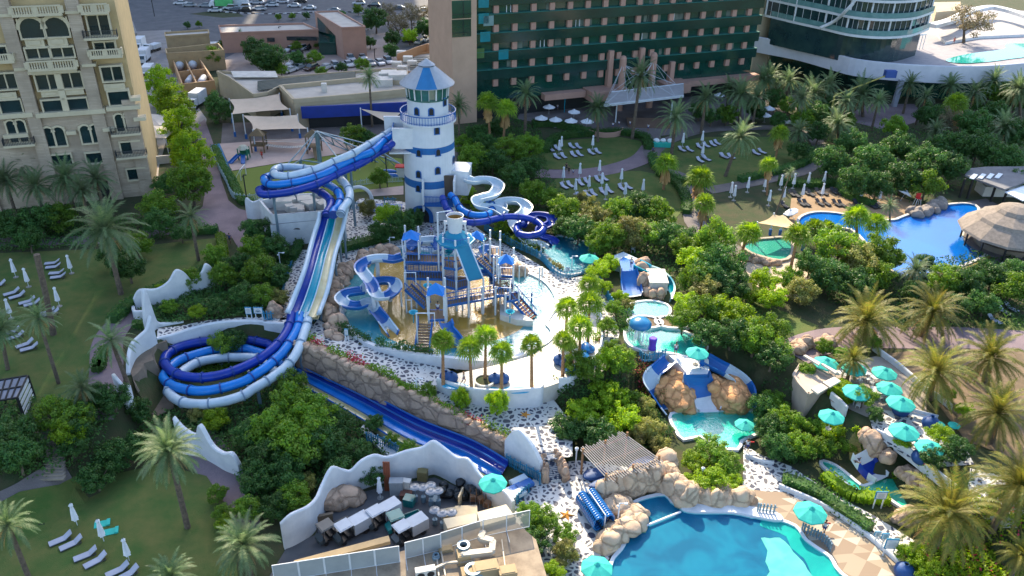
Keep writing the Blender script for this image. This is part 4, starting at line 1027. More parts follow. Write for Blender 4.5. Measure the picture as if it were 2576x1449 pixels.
# podium pool and roof garden
P=smooth_closed([W(*Z('a4',x,y),zp-1.1) for x,y in [(1700,545),(1900,490),(2230,445),(2250,400),(2415,395),(2900,400),(2900,480),(2415,520),(2100,560),(1850,575)]],3)
m=MB(); m.add([(p.x,p.y,zp-1.05) for p in P],[tuple(range(len(P)))]); m.build('roof_pool',mat('pool_green',(.0,.28,.24),(.01,.36,.3),rough=.06,scale=.4),tow)
P=[W(*Z('a4',x,y),zp-1.1) for x,y in [(1560,270),(1880,110),(2300,130),(2600,200),(2415,330),(2000,350),(1700,400)]]
m=MB(); m.prism([(p.x,p.y) for p in P],zp-1.2,zp-.5,side=1); m.build('raised_terrace',[mat('podium_stone',(.4,.38,.38)),white],tow)
c_=smooth_path([W(*Z('a4',x,y),zp+3) for x,y in [(1580,215),(1750,170),(1900,100),(2100,50),(2250,70),(2415,120),(2700,220)]],5)
wallstrip('curved_canopy',[(p.x,p.y,zp+2,zp+3) for p in c_],2.4,white,tow)
m=MB(); P=[W(*Z('a4',x,y),zp+3.2) for x,y in [(1600,20),(1840,15),(1840,90),(1620,110)]]; m.prism([(p.x,p.y) for p in P],zp,zp+3.2); m.build('roof_pavilion',beige2,tow)
# --- low buildings behind the play area
def block(name,roof,z,label,wallm,roofm,z0=-.3,parapet=.5,rv=None,cat='building',th=.3):
    root=empty(name,(0,0,0),0,label,cat); P=[W(a,b,z) for a,b in roof]; pl=[(p.x,p.y) for p in P]
    m=MB(); m.prism(pl,z0,z-parapet,top=False); m.build('wall',wallm,root)
    m=MB(); m.add([(x,y,z-parapet) for x,y in pl],[tuple(range(len(pl)))]); m.build('roof',roofm,root)
    if parapet:
        m=MB(); n=len(P)
        for i in range(n):
            a,b=P[i],P[(i+1)%n]; m.bar((a.x,a.y,z-parapet/2),(b.x,b.y,z-parapet/2),th,parapet+.02)
        m.build('parapet',wallm,root)
    return root,P
rest,P=block('restaurant_building',ZL('a2',[(245,770),(365,895),(900,850),(1400,800),(1395,735),(930,705)]),6.2,'flat-roofed beige clubhouse with blue fascia behind the play area',beige2,roofg,parapet=.9,th=.6)
m=MB()
for x,y,w_,d_,h_ in ((1180,770,4,3,1.5),(1100,750,3,2.5,1.2),(1230,700,3.5,2.5,1.4),(1310,740,4,4,2),(1190,720,2.5,2,1.6),(645,830,1.1,1.1,1.8)):
    p=W(*Z('a2',x,y),5.3); m.box((p.x,p.y,5.3+h_/2),(w_,d_,h_),R(8))
m.build('roof_unit',offwhite,rest)
P=[W(*Z('a2',x,y),4.4) for x,y in [(435,985),(1400,940),(1400,800),(380,900)]]
m=MB(); m.prism([(p.x,p.y) for p in P],4.1,4.4); m.build('porch_roof',roofg,rest)
m=MB(); a,b=P[0],P[1]; m.bar(a+V3((0,-.3,-.7)),b+V3((0,-.3,-.7)),.5,2.4); m.build('fascia',mat('navy_fascia',(.004,.03,.25),(.004,.025,.2)),rest)
m=MB(); a=P[0]+V3((1,.9,0)); b=P[1]+V3((0,.9,0)); m.add([(a.x,a.y,0),(b.x,b.y,0),(b.x,b.y,4.2),(a.x,a.y,4.2)],[(0,1,2,3)]); m.build('shaded_front',dark,rest)  # flat near-black sheet, the shade under the porch put into its colour
rb,P=block('service_building',ZL('a2',[(-330,640),(0,655),(260,690),(930,640),(1240,615),(1395,640),(1400,720),(930,705),(245,770),(130,830),(0,850),(-210,700)]),5.6,'low beige building with dark slatted roof behind the clubhouse',beige2,roofg,parapet=.6)
m=MB(); sl=mat('green_slats',(.06,.08,.07),(.035,.05,.045))
for k in range(7):
    t=k/6; a=W(*Z('a2',40+t*0,740+t*75),5.5).lerp(W(*Z('a2',40,815),5.5),0); b=W(*Z('a2',920,655+t*45),5.5); m.bar(a,b,.8,.15)
m.build('roof_slats',sl,rb)
m=MB()
for k in range(6):
    t=k/5; m.bar(W(*Z('a2',-200+t*20,650+t*45),5.6),W(*Z('a2',200+t*20,650+t*45),5.6),.7,.15)
m.build('skylight',offwhite,rb)
pk,P=block('pink_building',[(550,63),(556,82),(800,73),(763,57)],5.5,'low pink building with white flat roof beside the car park',pinkr,roofg,parapet=.5)
m=MB(); p=VY(*Z('a2',455,330),P[2].y-2)
a=P[1].lerp(P[2],.75); m.box((a.x,a.y-.3,3.3),(12,.5,1.0),R(2)); a=P[1].lerp(P[2],.5); m.box((a.x,a.y-.3,3.2),(2,.5,1.0)); m.build('window',glass,pk)
pk2,P=block('pink_building',ZL('a2',[(555,103),(765,95),(1012,237),(800,247)]),8.5,'taller pink building with skewed white roof left of the trees',pinkr,roofg,parapet=.4)
m=MB(); a=P[0].lerp(P[3],.1); b=P[0].lerp(P[3],.75); m.add([(a.x-.15,a.y,0),(b.x-.15,b.y,0),(b.x-.15,b.y,5.2),(a.x-.15,a.y,7.4)],[(0,1,2,3)]); m.build('glass_front',hg,pk2)
gf,_=block('entrance_pavilion',ZL('a2',[(575,270),(740,262),(770,380),(590,385)]),3.4,'dark green glazed entrance between the two pink buildings',hg,hg,parapet=.3)
block('beige_shed',ZL('a1',[(1490,290),(1885,265),(1890,300),(1500,325)]),5,'beige shed with pale roof beside the service road',sand,roofg)
cy,P=block('walled_compound',ZL('a1',[(1500,440),(1975,390),(2025,450),(1510,480)]),5,'tan walled compound with open rooftop frame near the tanks',sand,concrete,parapet=1.5)
block('street_kiosk',ZL('a1',[(1090,200),(1200,195),(1235,300),(1110,310)]),3.5,'grey flat-roofed kiosk at the end of the service road',concrete,roofg)
# tank enclosure
tk=empty('tank_enclosure',(0,0,0),0,'orange-tan open enclosure divided into bays for white gas tanks','enclosure')
Q=[W(*Z('a1',x,y),3) for x,y in [(1570,545),(1800,520),(1935,730),(1650,760)]]
m=MB()
for i in range(4): a,b=Q[i],Q[(i+1)%4]; m.bar((a.x,a.y,1.5),(b.x,b.y,1.5),.3,3.1)
m.bar(Q[0].lerp(Q[1],.45)-V3((0,0,1.4)),Q[3].lerp(Q[2],.45)-V3((0,0,1.4)),.25,2.8); m.bar(Q[0].lerp(Q[3],.5)-V3((0,0,1.4)),Q[1].lerp(Q[2],.5)-V3((0,0,1.4)),.25,2.8)
m.build('wall',mat('tan_wall',(.5,.3,.15),(.42,.25,.12)),tk); m=MB(); m.add([(q.x,q.y,.15) for q in Q],[(0,1,2,3)]); m.build('floor',mat('red_floor',(.3,.09,.06)),tk)
def tank():
    r=empty('gas_tank',(0,0,0)); m=MB(); pr=[(0,-3.2),(.7,-3),(1.05,-2.5),(1.05,2.5),(.7,3),(0,3.2)]; m.lathe(pr,(0,0,0),16); o=m.build('vessel',white,r,smooth=True); o.rotation_euler=(R(90),0,0); o.location=(0,0,1.6)
    m=MB(); m.box((0,-1.8,.5),(1.5,.3,1)); m.box((0,1.8,.5),(1.5,.3,1)); m.build('saddle',concrete,r); return r
for (x,y,w_) in ((1640,590,'rear left'),(1760,580,'rear right'),(1720,725,'front left'),(1835,725,'front right')):
    p=W(*Z('a1',x,y),1.5); p.z=.2; inst('tank',tank,p,R(8),.8 if 'front' in w_ else 1,f'white gas tank in the {w_} bay of the tan enclosure','gas tanks in the enclosure','tank')
# orange curved roof house right of the car park
og,P=block('low_pavilion',ZL('a2',[(1300,500),(1800,440),(1800,640),(1500,660),(1370,640)]),5,'orange-pink pavilion with curved gable behind the lighthouse',mat('orange_render',(.5,.27,.14),(.44,.24,.13)),roofg)
g_=[(1300,490),(1380,465),(1480,425),(1570,398),(1600,400),(1640,415),(1790,435)]
gy=P[0].lerp(P[1],.5).y
m=MB(); T=[W(*Z('a2',x,y+60),5)+V3((0,0,0)) for x,y in g_]; vs=[];n=len(T)
for (x,y),t in zip(g_,T): q=VY(*Z('a2',x,y),t.y); vs+=[(q.x,t.y,4.0),(q.x,t.y,max(5.2,q.z))]
for (x,y),t in zip(g_,T): q=VY(*Z('a2',x,y),t.y); vs+=[(q.x,t.y+.5,4.0),(q.x,t.y+.5,max(5.2,q.z))]
fs_=[]
for i in range(n-1): fs_+=[(2*i,2*i+2,2*i+3,2*i+1),(2*n+2*i+2,2*n+2*i,2*n+2*i+1,2*n+2*i+3),(2*i+1,2*i+3,2*n+2*i+3,2*n+2*i+1)]
m.add(vs,fs_); m.build('gable',MT['orange_render'],og)
m=MB()
for k in range(7): t=k/6; m.bar(W(*Z('a2',1420,520+110*t),5.2),W(*Z('a2',1795,510+110*t),5.2),.7,.1)
m.build('roof_slats',sl,og)
m=MB()
for x,y in ((1340,500),(1400,550),(1440,590),(1350,640),(1300,600)): p=W(*Z('a2',x,y),5); m.box((p.x,p.y,5.5),(2.2,1.6,1.2))
m.build('roof_unit',offwhite,og)
# unseen towers added beyond the highway to shade the left of the park
def sunx(px,py,Y): p=G(px,py); return p.x+(Y-p.y)*math.tan(R(-9))
skm=mat('tower_block',(.3,.32,.35),(.25,.27,.3),rough=.6)
for x0,x1,lb in ((-700,sunx(405,250,470),'broad unseen tower added beyond the highway for shade, left one'),(sunx(515,250,470),sunx(1092,900,470),'slender unseen tower added beyond the highway for shade, right one')):  # gap between the added towers is shaped to let a sun strip through
    r_=empty('shade_tower',((x0+x1)/2,495,0),0,lb,'shade_tower'); m=MB(); m.box((0,0,160),(x1-x0,50,320)); m.build('tower_wall',skm,r_)
    m=MB()
    for k in range(80): m.box((0,-25.2,3+4*k),(x1-x0-4,.5,2.2))
    m.build('window_band',glass,r_)
# thatched pool bar
bar=empty('pool_bar',(0,0,0),0,'round pool bar under a three-tiered grey thatched roof','bar'); c=W(*Z('b4',2300,720),3.5)
th_=mat('grey_thatch',(.3,.25,.21),(.2,.17,.14),rough=1,scale=2,bump=.8,bscale=10)
rr=m_px(120,c)
m=MB(); m.lathe([(rr,2.6),(rr*.98,2.9),(rr*.66,4.6),(rr*.7,4.4),(rr*.66,4.9),(rr*.36,6.0),(rr*.4,5.9),(rr*.34,6.4),(rr*.14,7.0),(0,7.1)],(c.x,c.y,0),12); m.build('thatched_roof',th_,bar)
m=MB()
for k in range(12): a=k*math.pi/6; m.bar((c.x+rr*.85*math.cos(a),c.y+rr*.85*math.sin(a),-.3),(c.x+rr*.85*math.cos(a),c.y+rr*.85*math.sin(a),3),.22)
m.build('post',dark,bar)
m=MB(); m.lathe([(rr*.62,0),(rr*.62,1.1),(rr*.7,1.1),(rr*.7,1.2),(rr*.5,1.2),(rr*.5,0)],(c.x,c.y,.3),24); m.build('counter',mat('bar_stone',(.25,.2,.15)),bar)
m=MB(); m.lathe([(rr*.8,-.5),(rr*.8,.42),(0,.42)],(c.x,c.y,0),24); m.build('floor',brickg,bar)
pv=empty('open_pavilion',(0,0,0),0,'dark open pavilion with grey roof behind the pool bar','pavilion')
P=[W(*Z('b4',x,y),3.6) for x,y in [(1880,260),(2240,390),(2600,260),(2600,180),(2080,185),(1920,200)]]
m=MB(); m.prism([(p.x,p.y) for p in P],3.4,3.7,bot=True); m.build('roof',mat('grey_roof',(.17,.17,.18),(.12,.12,.13),rough=.8),pv)
m=MB()
for k in range(4): a=W(*Z('b4',1960+k*75,270-k*2),3.85); m.box(a,(2.8,.7,.12),R(50))
m.build('skylight',polew,pv)
m=MB()
for x,y in ((1830,460),(1900,470),(2110,500),(2220,520),(2380,500)): a=G(*Z('b4',x,y)); m.bar(a,(a.x,a.y,3.5),.3)
m.build('post',dark,pv)
m=MB(); a=W(*Z('b4',2000,480),0); m.box((a.x+6,a.y+3,.9),(9,3,1.8)); m.build('counter',offwhite,pv)
# second lounge roof, right edge (lattice)
P=[W(*Z('b4',x,y),3.2) for x,y in [(2240,410),(2430,350),(2500,480),(2400,490)]]
o=MB(); o.prism([(p.x,p.y) for p in P],3.1,3.25,bot=True); o.build('lattice_roof',polew,label='white lattice shade roof beside the pool bar',cat='shade roof')
# cafe kiosk (beige flat roofs, right)
kz=LOW*0+3.2
kq,P=block('snack_kiosk',ZL('c4',[(390,640),(560,690),(715,775),(560,860),(465,905),(380,810),(330,730)]),1.2,'beige flat-roofed snack kiosk beside the teal parasols',mat('kiosk_beige',(.5,.4,.32),(.42,.34,.27)),MT['kiosk_beige'] ,parapet=.25,z0=LOW-.3)
m=MB()
for L4 in ([(400,625),(425,620),(555,690),(540,712)],[(560,700),(580,700),(712,772),(690,790)],[(470,930),(560,880),(625,920),(530,975)],[(575,870),(680,820),(738,858),(640,915)]):
    P=[W(*Z('c4',x,y),1.5) for x,y in L4]; m.prism([(p.x,p.y) for p in P],2.3,2.5,bot=True)
m.build('roof_panel',mat('kiosk_panel',(.62,.54,.46)),kq)
# ---------------------------------------------------------------- lighthouse
front=G(1085,562); LY=front.y+4.4; LX=VY(1085,540,LY).x
def lz(v,x,y): return VY(*Z(v,x,y),LY).z
def lr(v,w_,y): q=VY(*Z(v,1580 if v=='a2' else 1720,y),LY); return m_px(w_*.27775/2,q)
lh=empty('lighthouse',(LX,LY,0),0,'white lighthouse tower with blue stripes, balcony and grey conical roof','lighthouse')
# heights read on the tower axis
zT=lz('a2',1562,530); zCap=lz('a2',1565,582); zE=lz('a2',1572,745); zG0=lz('a2',1575,875); zB=lz('a2',1582,1065)
rE=lr('a2',498,745); rG1=lr('a2',400,770); rG0=lr('a2',372,870); rD=lr('a2',372,950); rB=lr('a2',508,1060); rS=lr('a2',452,1200); rL=lr('b2',462,250)
zs1a,zs1b=lz('a2',1590,1325),lz('a2',1590,1268); zs2a,zs2b=lz('b2',1720,300),lz('b2',1720,235)
def rad(z): return rS+(rL-rS)*max(0,min(1.4,(zB-z)/(zB-zs2a)))
lwm=mat('lighthouse_white',(.62,.65,.69),(.55,.59,.63),rough=.6,scale=.6,bump=.1)
zz=sorted([-.5,zs2a,zs2b,zs1a,zs1b,zB-1.0,zB-.4]); pr=[(rad(z),z) for z in zz]+[(rB,zB-.25),(rB,zB),(rD,zB),(rD,zG0)]
m=MB()
def mf(k,j): 
    z=(pr[k][1]+pr[k+1][1])/2
    return 1 if (zs2a<z<zs2b or zs1a<z<zs1b) else 0
m.lathe(pr,(0,0,0),48,mfun=mf); m.build('shaft',[lwm,mat('stripe_blue',(.01,.13,.36),(.01,.1,.3))],lh,smooth=False)
m=MB(); m.lathe([(rD,zG0),(rD+.15,zG0),(rD+.15,zG0+.2),(rG0*.97,zG0+.2),(rG1*.98,zE)],(0,0,0),18); m.build('lantern_glass',mat('lantern_glass',(.015,.09,.085),(.05,.17,.14),rough=.1,spec=1),lh)
m=MB()
for k in range(18):
    a=2*math.pi*k/18; m.bar((rG0*math.cos(a),rG0*math.sin(a),zG0),(rG1*math.cos(a),rG1*math.sin(a),zE),.2 if k%3==0 else .07)
m.build('lantern_frame',white,lh)
grz=mat('grey_zinc',(.33,.36,.4),(.27,.3,.34),rough=.45,scale=1.5); rt=[(rE,zE-.1),(rE,zE),(lr('a2',150,600),zCap-.2),(lr('a2',120,600),zCap-.1)]
m=MB(); m.lathe(rt,(0,0,0),40,mfun=lambda k,j:1 if k==1 and (j%40) in(28,29,30,31,32) else 0); m.build('roof',[grz,mat('roof_blue',(.01,.16,.38))],lh)
m=MB(); m.lathe([(lr('a2',158,600),zCap),(0.1,zT),(0,zT)],(0,0,0),24); m.build('finial_cap',grz,lh)
m=MB(); n=60
for k in range(n):
    a=2*math.pi*k/n; m.bar(((rB-.1)*math.cos(a),(rB-.1)*math.sin(a),zB),((rB-.1)*math.cos(a),(rB-.1)*math.sin(a),zB+1.25),.07)
m.lathe([(rB-.16,zB+1.2),(rB-.16,zB+1.32),(rB-.02,zB+1.32),(rB-.02,zB+1.2)],(0,0,0),48); m.lathe([(rB-.14,zB+.1),(rB-.14,zB+.2),(rB-.04,zB+.2)],(0,0,0),48)
m.build('balcony_railing',bluep,lh)
def lwin(v,x,y,w_=.78,hh=1.2):
    z=lz(v,x,y); r_=rad(z) if z<zB else rD
    for _ in range(3): r0=m_px(1,VY(*Z(v,x,y),LY-r_*.7))
    px=Z(v,x,y)[0]; q=VY(px,Z(v,x,y)[1],LY-r_*.8); dx=q.x-LX; a=math.asin(max(-.98,min(.98,dx/r_))); z=q.z
    c=V3((math.sin(a)*r_,-math.cos(a)*r_,z)); t=V3((math.cos(a),math.sin(a),0)); nn=V3((math.sin(a),-math.cos(a),0))
    pts=[(-w_/2,-hh/2),(w_/2,-hh/2)]+[(w_/2*math.cos(math.pi*j/8),hh/2-w_/2+w_/2*math.sin(math.pi*j/8)) for j in range(9)]
    m=MB(); m.add([c+t*(x_*1.25)+V3((0,0,z_*1.1))+nn*.05 for x_,z_ in pts],[tuple(range(len(pts)))]); w=m.build('window',bluep,lh)
    m=MB(); m.add([c+t*x_*.8+V3((0,0,z_*.85))+nn*.09 for x_,z_ in pts],[tuple(range(len(pts)))]); m.build('pane',dark,w)
for v,x,y in [('a2',1483,1003),('a2',1614,1003),('a2',1728,940),('a2',1665,1175),('a2',1503,1373),('a2',1675,1372),('b2',1622,238),('b2',1793,207),('b2',1925,165),('b2',1618,365),('b2',1938,308)]: lwin(v,x,y)
lwin('b2',1655,620,3.0,3.6); 
# slide launch boxes
def lbox(p,sz,rz,label=None,nm='launch_platform'):
    m=MB(); m.box((0,0,0),sz); m.box((0,0,sz[2]/2-.05),(sz[0]+.15,sz[1]+.15,.2)); o=m.build(nm,white,lh); o.location=(p.x-LX,p.y-LY,p.z); o.rotation_euler=(0,0,rz); return o
p=VY(*Z('a2',1400,1255),LY-3.2); lbox(p,(4.6,.3,3.2),R(4)); p=VY(*Z('a2',1310,1140),LY+1.2); lbox(p,(4.2,.3,3.0),R(4))
p=VY(*Z('a2',1365,1260),LY-1); m=MB(); m.box((p.x-LX,p.y-LY,p.z-1.5),(4.4,4.4,.25),R(4)); m.build('platform_floor',white,lh)
p=VY(*Z('a2',1265,1220),LY-1); m=MB(); m.box((p.x-LX,p.y-LY,p.z),(.15,4.2,2.6),R(4)); m.build('launch_gate',bluep,lh)
p=VY(*Z('b2',2000,290),LY); lbox(p,(2.9,4,4.0),R(-5)); p=VY(*Z('b2',1975,215),LY+2); lbox(p,(1.6,2,2),R(-5))
# entrance bay of the lower slides
q=VY(*Z('b2',1800,415),LY-rL-.6); m=MB(); 
for dx in(-2.4,2.4): m.box((q.x-LX+dx,q.y-LY+1.0,q.z-.5),(.25,3,5.2))
m.build('bay_wall',white,lh); m=MB(); m.box((q.x-LX,q.y-LY+1.6,q.z+.2),(4.5,.2,4)); m.build('bay_opening',mat('warm_void',(.1,.07,.045)),lh)
m=MB(); m.box((q.x-LX,q.y-LY+.8,q.z-2.1),(4.9,2.6,.25))
for k in range(22): m.bar((q.x-LX-2.3+k*.22,q.y-LY-.4,q.z-2),(q.x-LX-2.3+k*.22,q.y-LY-.4,q.z-.6),.07)
m.bar((q.x-LX-2.4,q.y-LY-.4,q.z-.6),(q.x-LX+2.4,q.y-LY-.4,q.z-.6),.1); m.build('bay_balcony',bluep,lh)
# ---------------------------------------------------------------- slides
def flanges(pth,r,every,root,mt,w_=.08,ex=.12):
    L_=0; nxt=every*.5
    for i in range(1,len(pth)-1):
        L_+=(pth[i]-pth[i-1]).length
        if L_>=nxt:
            d=(pth[i+1]-pth[i-1]).normalized(); m=MB(); m.tube([pth[i]-d*w_,pth[i]+d*w_],r+ex,12); nxt+=every; m.build('joint_flange',mt,root)
def tslide(L_,r,mt,label,fm,every=3.4,n=8,name='tube_slide',grp=None,sup=None):
    P=smooth_path([W(*p) for p in L_],n); root=empty(name,tuple(P[0]),0,label,'water slide',grp); o=P[0]; Q=[p-o for p in P]
    m=MB(); m.tube(Q,r,14,caps=False); m.build('tube',mt,root,smooth=True)
    flanges(Q,r,every,root,fm); return root,P
def uprof(r,t=.07,a=200,lip=.15,flat=1.0,n=10):
    """U-shaped channel profile, opening upwards"""
    h_=R((a)/2); o=[];i=[]
    for k in range(n+1):
        an=-math.pi/2-h_+2*h_*k/n; o.append((r*flat*math.cos(an),r*math.sin(an))); i.append(((r-t)*flat*math.cos(an),(r-t)*math.sin(an)))
    return o+[(o[-1][0]+lip,o[-1][1]+.03)]+i[::-1]+[(o[0][0]-lip,o[0][1]+.03)]
def cslide(L_,r,mts,label,seg=1,n=8,name='open_slide',a=190,grp=None,wp=True,pth=None,flat=1.0,parts=None):
    P=pth or smooth_path([W(*p) for p in L_],n); root=empty(name,tuple(P[0]),0,label,'water slide',grp); o=P[0]; Q=[p-o for p in P]
    m=MB(); 
    ln=[0]
    for i in range(1,len(Q)): ln.append(ln[-1]+(Q[i]-Q[i-1]).length)
    m.sweep(Q,uprof(r,a=a,flat=flat),mfun=(lambda k,j:int(ln[k]/seg)%len(mts)) if len(mts)>1 else None); m.build('channel',mts,root,smooth=False); return root,P
# three long tubes from the tower to the lanes
def b2(x,y,z): return Z('b2',x,y)+(z,)
def a2(x,y,z): return Z('a2',x,y)+(z,)
T1=[a2(1250,1180,13.6),a2(1180,1230,13.2),a2(1060,1300,12.8),a2(900,1390,12.4),b2(860,130,11.8),b2(760,175,11.4),b2(680,205,11.1),b2(560,240,10.8),b2(430,265,10.5),b2(330,255,10.3),b2(310,215,10.1),b2(360,190,9.9),b2(470,185,9.7),b2(620,200,9.5),b2(760,220,9.3),b2(870,265,9.1),b2(950,330,8.8),b2(995,420,8.5),b2(975,500,8.2),b2(930,560,7.9),b2(910,615,7.6)]
T2=[a2(1265,1225,13.3),a2(1180,1280,12.9),a2(1080,1370,12.3),b2(1060,100,11.6),b2(900,175,11.1),b2(800,230,10.8),b2(700,270,10.5),b2(560,310,10.2),b2(420,335,9.9),b2(290,345,9.6),b2(225,315,9.4),b2(240,275,9.2),b2(330,260,9.0),b2(480,270,8.9),b2(640,290,8.7),b2(770,330,8.5),b2(870,390,8.3),b2(910,460,8.1),b2(890,540,7.8),b2(850,580,7.6),b2(845,620,7.4)]
T3=[a2(1290,1270,13.0),a2(1210,1340,12.3),b2(1240,60,11.5),b2(1100,150,10.9),b2(960,210,10.5),b2(850,260,10.2),b2(740,320,9.9),b2(600,370,9.6),b2(450,410,9.3),b2(300,430,9.0),b2(200,430,8.8),b2(180,395,8.6),b2(240,370,8.4),b2(380,365,8.3),b2(540,365,8.2),b2(660,380,8.1),b2(760,430,7.9),b2(820,490,7.7),b2(815,550,7.5),b2(785,600,7.3),b2(780,630,7.1)]
fgrey=mat('flange_grey',(.2,.28,.38)); fblue=mat('flange_blue',(.01,.05,.25))
for L_,mt,fm,c_ in ((T1,whiteg,fgrey,'white'),(T2,bluel,fblue,'light blue'),(T3,blued,fblue,'dark blue')):
    tslide(L_,.56,mt,f'{c_} tube slide curling from the lighthouse to the {c_} lane',fm)
# racing lanes: three parallel hump lanes in one moulded chute
def lanes(root,C_,hw,mts,nm,wall=.45,lipm=None):
    """C_: list of centre points + right vectors"""
    n=len(mts); K=9
    for li in range(n):
        m=MB(); prof=[]
        for k in range(K+1):
            t=k/K; x=(li+t)/n*2-1; z=-(math.sin(math.pi*t))**.6*.42; prof.append((x,z))
        Q=len(prof)+2
        for c,r_,u in C_:
            for x,z in prof: m.v.append(tuple(c+r_*(x*hw)+u*z))
            m.v.append(tuple(c+r_*(prof[-1][0]*hw)-u*.75)); m.v.append(tuple(c+r_*(prof[0][0]*hw)-u*.75))
        for i in range(len(C_)-1):
            for j in range(Q): m.f.append((i*Q+j,(i+1)*Q+j,(i+1)*Q+(j+1)%Q,i*Q+(j+1)%Q)); m.m.append(0)
        m.build(nm,mts[li],root,smooth=False)
    m=MB()
    for s in range(n+1):
        x=s/n*2-1; m.tube([c+r_*(x*hw)+u*.04 for c,r_,u in C_],.09 if 0<s<n else .14,5)
    m.build('lane_divider',lipm or whiteg,root)
def centres(L_,hwz=None):
    out=[]; P=[(W(a[0],a[1],z),W(b[0],b[1],z)) for a,b,z in L_]
    A=smooth_path([p for p,_ in P],6); B=smooth_path([q for _,q in P],6)
    return A,B
ll=[(Z('b2',745,600),Z('b2',945,570),7.0),(Z('b2',725,680),Z('b2',935,640),6.2),(Z('b2',690,790),Z('b2',915,760),5.3),(Z('b2',655,900),Z('b2',890,860),4.9),(Z('b2',610,1060),Z('b2',850,1000),4.6),(Z('b2',560,1240),Z('b2',800,1200),3.6),(Z('b2',500,1380),Z('b2',760,1380),2.5),(Z('c2',318,185),Z('c2',590,195),2.0)]
A,B=centres(ll); rw=empty('lane_slide',tuple(A[0]),0,'wide three-lane racing slide in dark blue, turquoise and cream','water slide')
CC=[]
for i in range(len(A)):
    a,b=A[i],B[i]; c=(a+b)/2; d=((A[min(i+1,len(A)-1)]+B[min(i+1,len(A)-1)])-(A[max(i-1,0)]+B[max(i-1,0)])).normalized(); rr=(b-a).normalized(); u=rr.cross(d); 
    if u.z<0: u=-u
    CC.append((c-A[0],rr,u,(b-a).length/2))
hwm=sum(c[3] for c in CC)/len(CC)
lanes(rw,[c[:3] for c in CC],hwm,[blued,tealg,cream],'lane')
m=MB(); 
for s in(-1,1): m.tube([c+r_*(s*(hwm+.22))+u*.25 for c,r_,u,_ in CC],.3,8)
m.build('side_rim',[whiteg],rw,smooth=True)
# spiral tubes at the lower left
def c1(x,y,z): return Z('c1',x,y)+(z,)
def c2(x,y,z): return Z('c2',x,y)+(z,)
S3=[c2(345,185,1.6),c2(335,260,1.2),c2(290,370,.8),c2(200,480,.5),c2(80,580,.2),c1(2340,600,0),c1(2200,670,-.2),c1(2000,740,-.4),c1(1780,765,-.6),c1(1600,730,-.8),c1(1500,650,-1.0),c1(1500,570,-1.2),c1(1590,500,-1.4),c1(1760,450,-1.6),c1(2000,425,-1.8),c1(2250,425,-2.0),c1(2400,450,-2.2),c2(150,470,-2.3),c2(270,560,-2.5),c2(380,600,-2.8),c2(440,620,-3.0)]
S2=[c2(425,185,1.5),c2(405,300,1.0),c2(350,410,.6),c2(260,540,.2),c2(130,660,-.1),c2(10,740,-.3),c1(2200,800,-.6),c1(2000,860,-.8),c1(1800,885,-1.0),c1(1600,850,-1.2),c1(1490,780,-1.4),c1(1500,720,-1.5),c1(1600,620,-1.7),c1(1750,560,-1.8),c1(1950,510,-2.0),c1(2200,500,-2.2),c2(0,520,-2.4),c2(120,560,-2.5),c2(240,620,-2.7),c2(340,690,-2.9),c2(400,730,-3.0)]
S1=[c2(505,195,1.4),c2(480,300,1.0),c2(440,420,.6),c2(390,540,.2),c2(300,660,-.2),c2(160,770,-.5),c2(0,865,-.7),c1(2200,925,-.9),c1(2000,985,-1.1),c1(1800,1005,-1.3),c1(1640,980,-1.5),c1(1540,910,-1.7),c1(1540,820,-1.8),c1(1640,720,-2.0),c1(1760,640,-2.1),c1(1900,600,-2.2),c1(2100,580,-2.4),c1(2350,590,-2.5),c2(100,640,-2.6),c2(220,720,-2.8),c2(330,790,-3.0)]
for L_,mt,fm,c_ in ((S3,blued,fblue,'dark blue'),(S2,bluel,fblue,'light blue'),(S1,whiteg,fgrey,'white')):
    r_,P=tslide(L_,.56,mt,f'{c_} spiral tube looping round the small tree at lower left',fm)
    m=MB()
    for k in range(20,len(P)-20,26): p=P[k]; g_=V3((p.x,p.y,h(p.x,p.y)-.2)); m.tube([p-P[0]-V3((0,0,.8)),g_-P[0]],.22,8)
    m.build('support_post',steel,r_)
# run-out lanes
ro=[(Z('c2',440,615),Z('c2',365,820),LOW+.7),(Z('c2',560,700),Z('c2',490,880),LOW+.45),(Z('c2',1000,900),Z('c2',930,1130),LOW+.45),(Z('c2',1500,1160),Z('c2',1400,1410),LOW+.45),(Z('d2',1980,240),Z('d2',1850,490),LOW+.45),(Z('d2',2310,430),Z('d2',2170,670),LOW+.45)]
A,B=centres([(b,a,z) for a,b,z in ro]); rn=empty('runout_lanes',tuple(A[0]),0,'long straight run-out lanes in dark blue, light blue and cream below rock wall','water slide'); CC=[]
hh_=sum((B[i]-A[i]).length/2 for i in range(len(A)))/len(A)
wid=[('run_lane',0,.24,cream),('run_lane',.24,.55,bluel),('run_lane',.55,1,blued)]
for nm,t0,t1,mt in wid:
    m=MB(); vs=[]
    for i in range(len(A)):
        a,b=A[i]-A[0],B[i]-A[0]
        for t,dz in ((t0,.35),(t0+.03,.0),(t1-.03,.0),(t1,.35),(t1,-.6),(t0,-.6)): q=a.lerp(b,t); vs.append((q.x,q.y,q.z+dz))
    m.v=vs
    for i in range(len(A)-1):
        for j in range(6): m.f.append((i*6+j,i*6+(j+1)%6,(i+1)*6+(j+1)%6,(i+1)*6+j)); m.m.append(0)
    m.build(nm,mt,rn)
m=MB()
for t in (0,.24,.55,.78,1): m.tube([A[i].lerp(B[i],t)-A[0]+V3((0,0,.36)) for i in range(len(A))],.1,5)
m.build('lane_divider',bluep,rn)
